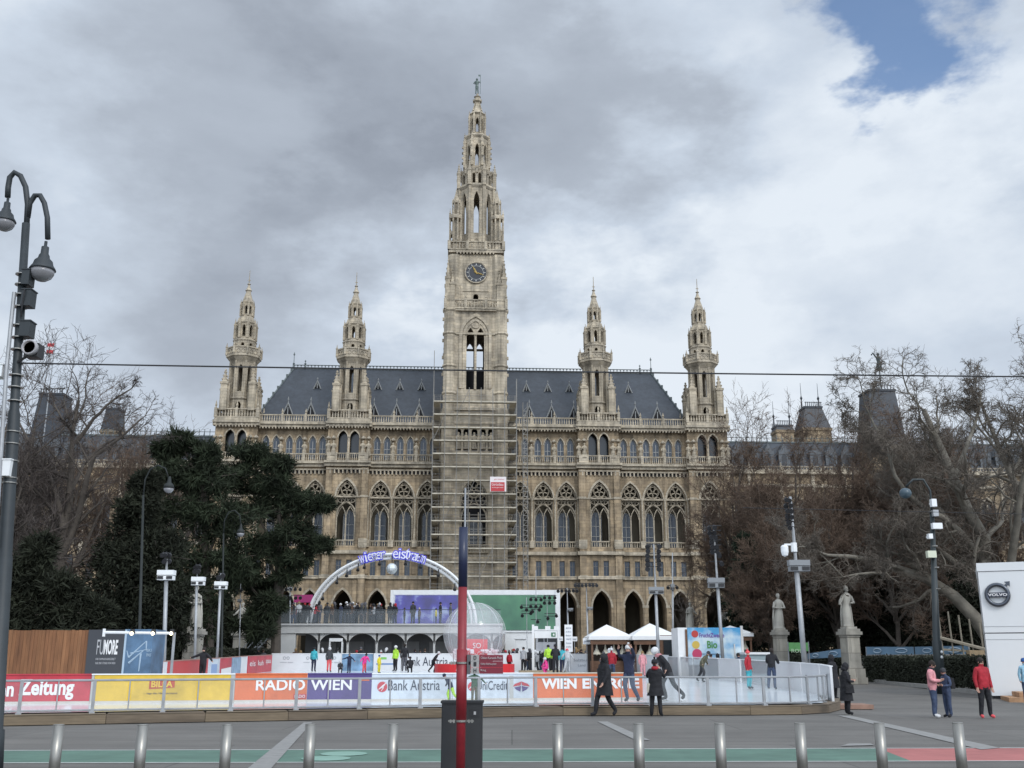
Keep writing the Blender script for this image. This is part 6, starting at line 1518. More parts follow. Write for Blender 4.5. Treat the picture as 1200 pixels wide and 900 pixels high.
# ================================================================ STREET FURNITURE
STEEL = mat('brushed_steel', (.30, .29, .265), .40, metal=.85, var=.22, scale=9, stretch=(1, 1, .2))
bt = thing('bollard', '', 'bollard', (0, 0, 0), 0, 'row of steel bollards'); m_ = MB(); m_.sm = True; m_.lathe([(.070, -.02), (.070, .83)], 0, 0, 24); obj('shaft', m_, STEEL, bt)
m_ = MB(); m_.lathe([(.069, .83), (.069, .84), (.064, .846), (.02, .848)], 0, 0, 24); obj('cap', m_, STEEL, bt); m_ = MB(); m_.lathe([(.125, .001), (.125, .012), (.084, .02)], 0, 0, 20); obj('collar', m_, GALV, bt)
ords = ['leftmost', 'second from the left', 'third from the left', 'fourth from the left', 'fifth from the left', 'mostly hidden behind the dark control cabinet', 'first to the right of the red pole', 'second to the right of the red pole', 'third to the right of the red pole', 'fourth to the right of the red pole', 'second from the right', 'rightmost']
for i, px in enumerate([69, 167.5, 266.5, 364, 461, 559, 653.5, 748, 843, 937, 1030, 1122]):
    Z = 14.0+.035*i; lo = (gx(px, Z, .84), Z, 0); lb_ = 'steel bollard '+ords[i]+('' if i == 5 else ' in the row')
    if i == 0: bt.location = lo; bt['label'] = lb_
    else: dup(bt, lb_, lo)
# red and blue pole with direction signs, grey cabinet
rp = thing('sign_pole', 'red pole with dark blue upper half carrying street direction signs', 'pole', (gx(541, 13.6, 1.5), 13.6, 0))
PR = mat('pole_red', (.23, .014, .022), .45, var=.25, scale=4, stain=.3); PB = mat('pole_blue', (.012, .018, .05), .35); SGD = mat('sign_dark_red', (.18, .012, .028), .45)
zz = lambda q: zy(q, 13.6)
m_ = MB(); m_.sm = True; m_.tube([(0, 0, 0), (0, 0, zz(688))], .058, 20); obj('lower_shaft', m_, PR, rp)
m_ = MB(); m_.sm = True; m_.tube([(0, 0, zz(688)), (0, 0, zz(618))], .0585, 20); obj('upper_shaft', m_, PB, rp)
m_ = MB(); m_.tube([(.02, 0, zz(618)), (.02, 0, zz(572))], .013, 8); obj('thin_rod', m_, GALV, rp)
m_ = MB(); m_.sm = True; m_.tube([(0, 0, zz(845)), (0, 0, zz(761))], .068, 20); obj('sleeve', m_, PR, rp)
for q in (846, 778): 
    m_ = MB(); m_.lathe([(.078, zz(q)), (.078, zz(q)+.025)], 0, 0, 16); m_.box(-.16, .16, -.02, .02, zz(q), zz(q)+.022); 
    for x in (-.13, -.09, .1, .14): m_.cbox(x, -.03, zz(q)-.01, .02, .02, .04)
    obj('clamp', m_, STEEL, rp)
px_ = lambda p_: gx(p_, 13.6, 1.7)-gx(541, 13.6, 1.5)
m_ = MB(); m_.box(px_(547.5), px_(551.5), -.04, .04, zz(790), zz(767)); m_.box(.05, px_(548), -.02, .02, zz(782), zz(776)); obj('bracket', m_, mat('bracket_grey', (.09, .09, .095), .5), rp)
for i, (lt, tx) in enumerate((('D', 'Oskar-Karasek-Platz'), ('1', 'Felder-Rathausplatz'), ('H', 'Ring'))):
    ya, yb = 767.5+7.4*i, 774.6+7.4*i
    m_ = MB(); m_.box(px_(552), px_(561.5), -.045, .045, zz(yb), zz(ya)); obj('grey_tile', m_, mat('tile_grey', (.33, .32, .31), .5), rp)
    text_mesh(lt, .035, .05, BLACK, rp, (px_(555.3), -.049, zz(yb)+.016))
    m_ = MB(); m_.box(px_(562), px_(589.5), -.03, .03, zz(yb), zz(ya)); obj('direction_sign', m_, SGD, rp)
    text_mesh(tx, [.27, .20, .07][i], .032, mat('sign_pale', (.5, .42, .42), .5), rp, (px_(563.5), -.034, zz(yb)+.024))
cb = thing('control_cabinet', 'dark grey metal control cabinet behind the red pole', 'cabinet', (gx(540.5, 14.0, .5), 14.05, 0)); CG = mat('cabinet_grey', (.024, .0245, .026), .55, var=.12, scale=3)
hh = zy(821.5, 14.05); m_ = MB(); m_.box(-.265, .265, 0, .36, .06, hh-.03); obj('body', m_, CG, cb)
m_ = MB(); m_.box(-.28, .28, -.015, .375, hh-.03, hh); obj('lid', m_, CG, cb); m_ = MB(); m_.box(-.25, .25, .02, .34, 0, .06); obj('base', m_, BLACK, cb)
for s_ in (-1, 1): m_ = MB(); m_.box(min(0, s_*.25)+.006*(s_ > 0), max(0, s_*.25)-.006*(s_ < 0), -.014, 0, .1, hh-.05); obj('door', m_, CG, cb)
m_ = MB(); m_.box(.10, .23, -.02, -.015, hh-.2, hh-.1); obj('sticker', m_, BLACK, cb); m_ = MB(); m_.box(.155, .185, -.024, -.02, hh-.17, hh-.13); obj('sticker_print', m_, mat('pale_grey', (.4, .4, .4), .5), cb); m_ = MB(); m_.box(-.03, -.015, -.035, -.014, .5, .62); obj('handle', m_, STEEL, cb)

# big twin lamp post at the left edge
ZL = 16.5; LPM = mat('lamp_post_paint', (.024, .031, .035), .55, var=.25, scale=2.5, stain=.25)
B_ = P(3, 700, ZL); T_ = P(30.5, 262, ZL); dd_ = (T_-B_)/(T_.z-B_.z); base = B_-dd_*B_.z
lp = thing('street_lamp', 'tall dark grey twin arm lamp post hung with boxes at the left edge', 'street lamp', tuple(base))
at = lambda px, py, dy=0: P(px, py, ZL)-base+Vector((0, dy, 0))
zof = lambda z: dd_*z
Hc = T_.z
m_ = MB(); m_.sm = True; m_.tube([zof(0), zof(.6), zof(.62), zof(3.2), zof(3.25), zof(Hc*.62), zof(Hc*.63), zof(Hc)], [.16, .15, .125, .115, .105, .095, .075, .065], 20); obj('pole', m_, LPM, lp)
m_ = MB(); m_.sm = True; m_.tube([at(31, 268), at(32.5, 240), at(30, 219), at(24, 206), at(17, 202), at(11.5, 208), at(9.5, 220), at(9, 231)], .048, 12); obj('arm', m_, LPM, lp)
m_ = MB(); m_.sm = True; m_.tube([at(32.5, 255), at(35, 238), at(41, 229), at(47, 229), at(52, 238), at(55.5, 255), at(56, 280)], .046, 12); obj('arm', m_, LPM, lp)
for (px, py, k) in ((9.5, 232, 1.0), (54, 283, 1.18)):
    c = at(px, py); r = .19*k; t = MB(); t.sm = True
    t.lathe([(.03, 0), (.03, -.1), (.07, -.12), (.075, -.26), (.10, -.3), (.11, -.36), (.17, -.42), (.19*1.0, -.5), (.23, -.56), (.25, -.6), (.235, -.61)][::-1], 0, 0, 24)
    sc2 = k*.74; L_ = obj('lantern', t, LPM, lp, tuple(c)); L_.scale = (sc2,)*3
    t = MB(); t.sm = True; t.lathe([(.225, -.6), (.22, -.68), (.18, -.76), (.1, -.82), (0, -.84)][::-1], 0, 0, 24); obj('glass_bowl', t, LAMPG, L_)
def at_pole(py): 
    f = (P(0, py, ZL).z); return dd_*f
def box_on(px, py, w_, h_, d_=.22, m=LPM, nm='equipment_box', dy=-.05):
    c = at(px, py, dy); t = MB(); t.box(-w_/2, w_/2, -d_/2, d_/2, -h_/2, h_/2); t.box(-w_/2-.012, w_/2+.012, -d_/2-.012, d_/2+.012, h_/2, h_/2+.02); return obj(nm, t, m, lp, tuple(c))
box_on(34.5, 328, .13, .26); box_on(35, 352, .16, .28); box_on(33.5, 388, .17, .26); box_on(9, 550, .22, .26, m=WHITE); box_on(-3, 437, .3, .2, m=WHITE, nm='white_plate')
for q in (322, 334, 346, 360, 382, 396, 410, 440, 454, 470, 506, 520, 540, 560, 566): t = MB(); c = at_pole(q); t.lathe([(.118, -.008), (.118, .008)], c.x, c.y, 16); o = obj('strap', t, STEEL, lp, (0, 0, c.z))
t = MB(); t.tube([at(20, 345, -.1), at(17, 380, -.12), at(12, 440, -.14), at(5, 560, -.16), at(0, 640, -.16)], .035, 8); obj('conduit', t, GALV, lp)
t = MB(); t.tube([at(32, 340, -.1), at(35, 345, -.2), at(30, 366, -.15), at(28, 374, -.1)], .015, 6); obj('cable', t, BLACK, lp)
c = at(42.5, 412, -.15); t = MB(); t.box(-.14, .14, -.05, .25, -.17, .12); t.tube([(-.1, .1, -.1), (-.32, .1, -.25)], .03, 5); SG_ = obj('signal_head', t, BLACK, lp, tuple(c)); SG_.scale = (.8, .8, .8)
t = MB(); t.sm = True; t.lathe([(.16, 0), (.165, .1), (.13, .12), (.13, 0)], 0, 0, 20); v = obj('visor', t, mat('visor_grey', (.35, .34, .35), .4), SG_, (0, -.05, 0)); v.rotation_euler = (pi/2, 0, 0)
t = MB(); t.sm = True; t.lathe([(0, .03), (.13, .03)][::-1], 0, 0, 20); v = obj('lens', t, mat('signal_lens', (.25, .22, .23), .2, spec=.8), SG_, (0, -.06, 0)); v.rotation_euler = (pi/2, 0, 0)
# overhead wires
def wire(label, a, b, sag, r, Z1, Z2):
    A = P(*a, Z1); B = P(*b, Z2); t = MB(); t.tube([(A.lerp(B, k/20)-A)+Vector((0, 0, -sag*4*(k/20)*(1-k/20))) for k in range(21)], r, 5, caps=True); tag(obj('overhead_wire', t, BLACK, None, tuple(A)), label, 'wire')
wire('black overhead tram wire crossing the whole view in front of the roof', (22, 425.5), (1400, 443), .03, .014, ZL, 17.5)
wire('thin faint overhead wire crossing in front of the right trees', (870, 595), (1400, 607), .0, .012, 44, 40)

# other lamp posts
CRK = mat('crook_lamp_paint', (.012, .016, .015), .7)
def crook_lamp(label, px_b, Zc, y_top, path, lamp, ygl, m=CRK):
    b = Vector((gx(px_b, Zc), Zc, gz(Zc))); r = thing('street_lamp', label, 'street lamp', tuple(b)); q = lambda px, py: P(px, py, Zc)-b
    t = MB(); t.sm = True; t.tube([Vector((0, 0, 0)), Vector((0, 0, 1.0)), Vector((0, 0, 1.05)), q(path[0][0], path[0][1])], [.13, .11, .08, .05], 12); obj('pole', t, m, r)
    t = MB(); t.sm = True; t.tube([q(*p_) for p_ in path], .035, 8); obj('arm', t, m, r)
    c = q(*lamp); t = MB(); t.sm = True; t.lathe([(.27, -.1), (.22, .08), (.1, .2), (.07, .42), (.03, .5)], 0, 0, 16); L_ = obj('lantern', t, m, r, tuple(c))
    t = MB(); t.sm = True; t.lathe([(0, -.34), (.14, -.3), (.23, -.2), (.255, -.1)], 0, 0, 16); obj('glass_bowl', t, LAMPG, L_)
crook_lamp('dark crook shaped lamp post in front of the left pines', 160, 50, 545, [(168, 580), (170, 562), (176, 550), (185, 545), (194, 549), (197.5, 560)], (198, 570), 0)
crook_lamp('second dark crook lamp post nearer the terrace, half lost in the pines', 258, 66, 600, [(262, 625), (263, 610), (268, 600), (275, 598), (281, 604), (282, 616)], (282, 623), 0)
bl = thing('street_lamp', 'black lamp post with white boxes and pale panels in front of the plane tree', 'street lamp', (gx(1104, 46), 46, gz(46))); b = bl.location; q = lambda px, py, dy=0: P(px, py, 46)-b+Vector((0, dy, 0))
BK = mat('black_green_post', (.022, .030, .032), .5, var=.2)
t = MB(); t.sm = True; t.tube([(0, 0, 0), (0, 0, 2.2), (0, 0, 2.25), q(1092, 598)], [.22, .2, .16, .09], 14); obj('pole', t, BK, bl)
t = MB(); t.sm = True; t.tube([q(1092, 600), q(1090, 575), q(1082, 562), q(1070, 562), q(1062, 570)], .05, 8); obj('arm', t, BK, bl)
t = MB(); t.sm = True; t.ball((0, 0, 0), .27, 14, .9); obj('glass_bowl', t, mat('blue_grey_glass', (.05, .08, .10), .3), bl, tuple(q(1061, 578)))
for px, py, w_, h_, m, nm in ((1092, 590, .22, .34, WHITE, 'camera_housing'), (1094, 602, .24, .28, GALV, 'camera_housing'), (1096, 617, .42, .26, WHITE, 'white_box'), (1088, 629, .18, .22, WHITE, 'white_box'), (1089.5, 650, .38, .3, mat('pale_yellow_panel', (.60, .62, .48), .5), 'pale_panel')):
    t = MB(); t.box(-w_/2, w_/2, -.14, .12, -h_/2, h_/2); t.box(-w_*.3, w_*.3, .1, .3, -.04, .04); obj(nm, t, m, bl, tuple(q(px, py, -.15)))
for py in (770, 776): t = MB(); t.ball((0, 0, 0), .07, 8); obj('round_sticker', t, WHITE, bl, tuple(q(1101.5, py-6, -.17)))
for py in (640, 665, 690, 600): t = MB(); t.lathe([(.15, -.02), (.15, .02)], 0, 0, 12); obj('strap', t, STEEL, bl, tuple(q(1092+(py-598)*.065, py)))

# floodlight masts
def mast(label, px_b, Z, px_t, y_t, boxes, lamps, r0=.11, white=False, cam_=None):
    b = Vector((gx(px_b, Z), Z, gz(Z))); R = thing('floodlight_mast', label, 'floodlight mast', tuple(b)); q = lambda px, py, dy=0: P(px, py, Z)-b+Vector((0, dy, 0))
    t = MB(); t.sm = True; top = q(px_t, y_t); yb_ = boxes[0][1]; mid = top*((P(0, yb_, Z).z-b.z)/top.z); t.tube([(0, 0, 0), mid, mid, top], [r0, r0*.95, r0*.6, r0*.5], 12); obj('pole', t, GALV, R)
    t = MB(); t.cbox(0, 0, 0, .5, .5, .3); obj('foot', t, WHITE, R)
    for (px, py, wp, hp) in boxes:
        w_ = wp/F*Z*.86; h_ = hp/F*Z*.85; c = q(px, py); t = MB(); t.box(-w_/2, w_/2, -.2, .2, 0, h_/2); t.box(-w_/2*.95, w_/2*.95, -.19, .19, -h_/2, -.03)
        t.mi = 1; t.box(-w_/2*.9, -w_*.1, -.22, -.195, -h_*.42, -.05); t.box(w_*.1, w_/2*.9, -.22, -.195, -h_*.42, -.05); obj('equipment_box', t, [WHITE if white else mat('box_grey', (.22, .23, .24), .5), BLACK], R, tuple(c))
    for (px, py) in lamps:
        c = q(px, py, random.uniform(-.2, .2)); rr = (.0020 if Z < 66 else .0014)*Z; t = MB(); t.tube([(0, rr, rr*.2), (0, -rr*.2, 0), (0, -rr*1.6, -rr*.6)], [rr*.6, rr, rr*1.2], 8); t.tube([(0, 0, rr*1.0), (0, 0, rr*1.5)], rr*.2, 4); obj('spotlight', t, BLACK, R, tuple(c))
    # bracket holding the lamps
    if lamps:
        xs_ = [p_[0] for p_ in lamps]; ys_ = [p_[1] for p_ in lamps]; 
        for yy in sorted(set(ys_)): xp = px_t+(px_b-px_t)*(yy-y_t)/(760-y_t); t = MB(); t.tube([q(min(xs_+[xp]), yy-2), q(max(xs_+[xp]), yy-2)], .025, 4); obj('lamp_bracket', t, BLACK, R)
    if cam_: 
        c = q(*cam_); t = MB(); t.box(.0, .5, -.05, .05, .18, .26); t.lathe([(0, -.32), (.13, -.26), (.17, -.1), (.17, .12), (.1, .2)], 0, 0, 12); t.lathe([(.14, -.1), (.14, .3)], .42, 0, 10); obj('dome_camera', t, WHITE, R, tuple(c))
    return R
cl = lambda x0, x1, y0, y1, nx, ny, sk=0: [(x0+(x1-x0)*i/max(1, nx-1)+sk*j, y0+(y1-y0)*j/(ny-1)) for j in range(ny) for i in range(nx)]
mast('tall floodlight mast with white dome camera and grey box, right of the rink', 946, 46, 926, 582, [(936, 663, 28, 15)], cl(919.5, 924, 586, 618, 2, 6, 1.0), .12, False, (919.5, 644))
mast('floodlight mast in front of the fruit banner', 849, 58, 836, 616, [(839, 683, 22, 13)], cl(831, 836, 618, 646, 2, 6, .8)+[(843, 650), (845, 660)], .10)
mast('floodlight mast in front of the market huts with two columns of lamps', 773, 60, 766, 638, [(769, 692, 20, 9)], cl(758.5, 758.5, 640, 666, 1, 6)+cl(772, 772, 640, 666, 1, 6), .09)
mast('thin mast with a bar of small lamps left of the market huts', 690, 72, 687, 684, [(691, 713, 8, 4)], cl(674, 699, 685.5, 686, 7, 2)[:7], .06)
mast('thin mast with a bar of small lamps right of the screen', 667, 76, 664.5, 689, [(668, 714.5, 8, 4)], cl(654, 676, 692, 693, 6, 2)[:6], .06)
mast('thin mast with hanging spotlights in front of the green screen, left one', 618, 82, 617, 700, [(617.5, 764, 8, 8)], [(611, 711), (617, 714), (622, 718), (612, 721)], .05, True)
mast('thin mast with hanging spotlights in front of the green screen, middle one', 628.5, 82, 628, 668, [(628, 765, 8, 8)], cl(622, 634, 702, 710, 3, 2)+[(624, 716), (632, 714), (630, 728)], .05, True)
mast('thin mast with hanging spotlights in front of the green screen, right one', 642, 82, 641, 700, [(641.5, 765, 8, 8)], cl(638, 650, 700, 706, 3, 2)+[(652, 721), (642, 724)], .05, True)
mast('floodlight mast rising from the red side board on the left', 191, 46, 195.5, 655, [(195, 674, 22, 13)], cl(192, 198, 650, 657, 3, 2), .09, True)
mast('floodlight mast just right of the left statue', 227.5, 57, 231, 668, [(232.5, 681, 17, 11)], cl(229, 234, 664, 669, 2, 2), .075, True)
mast('floodlight mast in front of the dark pine trunk on the left', 253, 58, 259, 672, [(259, 686, 16, 10)], [(257, 676), (262, 674)], .075, True)
mast('small thin lamp mast beside the pedestal left of the terrace', 280, 72, 282, 684, [(281, 704, 5, 4)], [(278, 694), (284, 692)], .05)
mast('dark lamp mast right of the double floodlight mast', 789, 80, 788, 648, [(788, 688, 5, 8)], [(783, 688), (793, 688)], .08)
# traffic mirror lights hanging off the terrace corner and stage tower on the left
mast('dark lighting stand at the left end of the terrace', 340, 92, 340, 672, [(340, 690, 6, 5)], cl(330, 352, 690, 700, 5, 2), .06)
sg = thing('red_sign', 'small purple and red illuminated sign at the left end of the terrace', 'sign', (gx(340, 94), 94, gz(94))); t = MB(); t.box(0, 1.7, 0, .1, zy(706, 94)-gz(94), zy(697, 94)-gz(94)); obj('panel', t, mat('purple_red', (.20, .02, .09), .5, emit=.4), sg); t = MB(); t.box(.2, .3, .1, .2, 0, zy(700, 94)-gz(94)); obj('leg', t, BLACK, sg); t = MB(); t.box(1.4, 1.5, .1, .2, 0, zy(700, 94)-gz(94)); obj('leg', t, BLACK, sg)

# ================================================================ LEFT: hoarding and posters
Zh = 38.0
hb = thing('timber_hoarding', 'brown vertical board hoarding at the left edge', 'hoarding', (gx(-60, Zh), Zh, gz(Zh)))
wL = gx(96, Zh)-gx(-60, Zh); zt_ = zy(738.5, Zh)-gz(Zh); HBM = [mat('hoarding_brown_%d' % i, c, .8, var=.25, scale=2, stretch=(3, 3, .5), stain=.2) for i, c in enumerate([(.215, .095, .04), (.185, .08, .034), (.24, .11, .048)])]
t = MB(); nB = 36
for i in range(nB): t.mi = random.randint(0, 2); x = wL*i/nB; t.box(x+.004, x+wL/nB-.004, random.uniform(-.006, .006), .03, 0, zt_+random.uniform(-.01, .01))
obj('boarding', t, HBM, hb)
t = MB(); t.box(0, wL, .04, .1, .4, .5); t.box(0, wL, .04, .1, zt_-.4, zt_-.3)
for i in range(6): t.box(wL*i/5-.05*(i > 0), wL*i/5+.05, .04, .14, 0, zt_)
obj('back_frame', t, WOODB, hb)
pc = thing('sponsor_panel', 'dark grey panel with thin white capitals between hoarding and blue poster', 'advertising panel', (gx(96, Zh)+.02, Zh, gz(Zh)), -.04)
wD = gx(140, Zh)-gx(96, Zh); t = MB(); t.box(0, wD, -.1, 1.6, 0, zy(738, Zh)-gz(Zh)); obj('panel', t, mat('panel_dark', (.045, .048, .055), .5), pc)
text_mesh('FU', .25, .52, mat('letter_dim', (.42, .42, .43), .5), pc, (.36, -.11, 1.72), rz=0); text_mesh('MORE', .50, .52, LW, pc, (.62, -.11, 1.72), bold=.03)
text_mesh('IHR FAMILIENSKIGEBIET', .72, .075, mat('letter_dim', (.42, .42, .43), .5), pc, (.36, -.11, 1.53)); text_mesh('NUR EINE STUNDE VON WIEN', .72, .075, mat('letter_dim', (.42, .42, .43), .5), pc, (.36, -.11, 1.39))
po = thing('poster_panel', 'blue poster with pale zigzag slope drawing beside the dark panel', 'poster', (gx(140, Zh)+.02, Zh-.08, gz(Zh)), .05)
wP = gx(173, Zh)-gx(140, Zh); zt2 = zy(737.5, Zh)-gz(Zh); t = MB(); t.box(0, wP, -.1, 1.5, 0, zt2); obj('panel', t, mat('poster_blue', (.075, .14, .225), .45, var=.5, scale=1.3), po)
PL = mat('poster_pale', (.36, .46, .55), .5); t = MB()
for a, b, c, d in (((.2, .95), (.78, 1.55), .03, .05), ((.25, 1.1), (.85, 1.25), .02, .0), ((.22, .75), (.7, 1.2), .035, 0), ((.78, 1.55), (.8, 1.2), .03, 0), ((.62, 1.1), (.6, .45), .035, 0), ((.2, .95), (.12, 1.2), .02, 0)):
    t.tube([(a[0], -.105, a[1]*.95+.72), (b[0], -.105, b[1]*.95+.72)], [c, c*.5], 4)
obj('slope_drawing', t, PL, po); text_mesh('SKI', .17, .1, PL, po, (.82, -.11, 1.82)); text_mesh('SPASS', .17, .1, PL, po, (.82, -.11, 1.66))
t = MB(); t.box(0, .07, -.105, -.1, .02, zt2-.02); obj('pale_edge', t, PL, po)
lb2 = thing('lamp_bar', 'white horizontal bar with three small lit lamps above the blue poster', 'lamp bar', (gx(113, 36), 36, gz(36))); zz = zy(741, 36)-gz(36); xw = gx(196, 36)-gx(113, 36)
t = MB(); t.tube([(0, 0, zz), (xw, 0, zz-.03)], .045, 8); t.tube([(0, 0, zz-.14), (0, 0, zz+.12)], .05, 6); obj('bar', t, WHITE, lb2); t = MB(); t.tube([(xw, .1, 0), (xw, .1, zz)], .05, 6); obj('leg', t, GALV, lb2)
for px in (148, 173, 195): x = gx(px, 36)-gx(113, 36); t = MB(); t.lathe([(.05, -.05), (.09, .0), (.07, .12)], 0, 0, 10); L_ = obj('lamp', t, BLACK, lb2, (x, -.08, zz-.02)); t = MB(); t.ball((0, -.07, -.02), .06, 8); obj('bulb', t, LIGHTC, L_)

# ================================================================ RIGHT: white booth
Zv = 42.0
vb = thing('white_booth', 'tall white two storey display booth with a round car maker emblem at the right edge', 'booth', (gx(1163, Zv), Zv, gz(Zv)), -.41); hv = zy(660, Zv)-gz(Zv)
vw = mat('booth_white', (.70, .71, .71), .4, var=.03, scale=.6); zj = zy(742, Zv)-gz(Zv)
t = MB(); t.box(0, 5, 0, 5, .12, zj-.02); obj('lower_module', t, vw, vb); t = MB(); t.box(.0, 5, 0, 5, zj+.02, hv-.35); obj('upper_module', t, vw, vb); t = MB(); t.box(-.03, 5.03, -.03, 5.03, hv-.33, hv); obj('roof_edge', t, vw, vb)
t = MB(); t.box(.03, 4.97, .03, 4.97, zj-.02, zj+.02); t.box(.1, 4.9, .1, 4.9, 0, .12); obj('shadow_joint', t, BLACK, vb); 
for z in (zj+.25, zj-.25): t = MB(); t.box(-.005, 5.0, -.012, 0, z, z+.02); obj('seam', t, mat('seam_grey', (.45, .46, .47), .5), vb)
CH_ = mat('chrome_dark', (.10, .11, .13), .3, metal=.7); cx_ = .62; cz_ = zy(697.5, Zv)-gz(Zv)
t = MB(); t.sm = True; t.ring((cx_, -.08, cz_), .40, .075, 32, 8); obj('emblem_ring', t, CH_, vb); t = MB(); t.box(cx_-.42, cx_+.42, -.14, -.03, cz_-.09, cz_+.09); obj('emblem_bar', t, mat('emblem_navy', (.02, .025, .05), .4), vb)
text_mesh('VOLVO', .7, .11, LW, vb, (cx_-.35, -.15, cz_-.055), bold=.03); t = MB(); t.tube([(cx_+.26, -.08, cz_+.27), (cx_+.42, -.08, cz_+.44)], .05, 6); t.quad((cx_+.28, -.12, cz_+.5), (cx_+.48, -.12, cz_+.3), (cx_+.5, -.12, cz_+.52)); obj('emblem_arrow', t, CH_, vb)
ws = thing('wooden_steps', 'light wooden steps in front of the white booth at the right edge', 'steps', (gx(1183, 39.6), 39.6, gz(39.6)), -.3); SW = mat('step_wood', (.38, .22, .12), .8, var=.25, scale=4)
for i in range(2): t = MB(); t.box(i*.42, 3, i*.4, 2.2, i*.17, i*.17+.165); obj('step', t, SW, ws)
bd = thing('wooden_platform', 'small brown wooden platform end beyond the rink corner', 'platform', (gx(985, 35.2), 35.2, gz(35.2))); t = MB(); t.box(0, 1.1, 0, 1.2, .02, .16); obj('boards', t, mat('reddish_boards', (.25, .15, .11), .8, var=.3), bd); t = MB(); t.box(.05, 1.05, .05, 1.15, 0, .02); obj('underframe', t, BLACK, bd)

# ================================================================ PEOPLE
def J0():
    j = dict(pelvis=(0, 0, .96), spine=(0, 0, 1.12), chest=(0, .01, 1.33), neck=(0, .0, 1.50), jaw=(0, -.02, 1.585), crown=(0, -.01, 1.70))
    for s_, n in ((-1, 'L'), (1, 'R')):
        j['hip'+n] = (s_*.095, 0, .92); j['knee'+n] = (s_*.105, -.02, .50); j['ankle'+n] = (s_*.11, .02, .09); j['toe'+n] = (s_*.13, -.15, .045)
        j['sh'+n] = (s_*.18, 0, 1.43); j['el'+n] = (s_*.245, .03, 1.15); j['wr'+n] = (s_*.25, -.05, .91); j['ha'+n] = (s_*.25, -.08, .83)
    return j
BONES = [('pelvis', 'spine', 1), ('spine', 'chest', 1), ('chest', 'neck', 1), ('neck', 'jaw', 0), ('jaw', 'crown', 0)]
for n in 'LR': BONES += [('pelvis', 'hip'+n, 2), ('hip'+n, 'knee'+n, 2), ('knee'+n, 'ankle'+n, 2), ('ankle'+n, 'toe'+n, 3), ('chest', 'sh'+n, 1), ('sh'+n, 'el'+n, 1), ('el'+n, 'wr'+n, 1), ('wr'+n, 'ha'+n, 0)]
RAD = dict(pelvis=(.15, .115), spine=(.135, .105), chest=(.165, .12), neck=(.058, .058), jaw=(.068, .078), crown=(.078, .088), hip=(.09, .09), knee=(.062, .062), ankle=(.045, .05), toe=(.042, .03), sh=(.068, .068), el=(.052, .052), wr=(.036, .036), ha=(.036, .02))
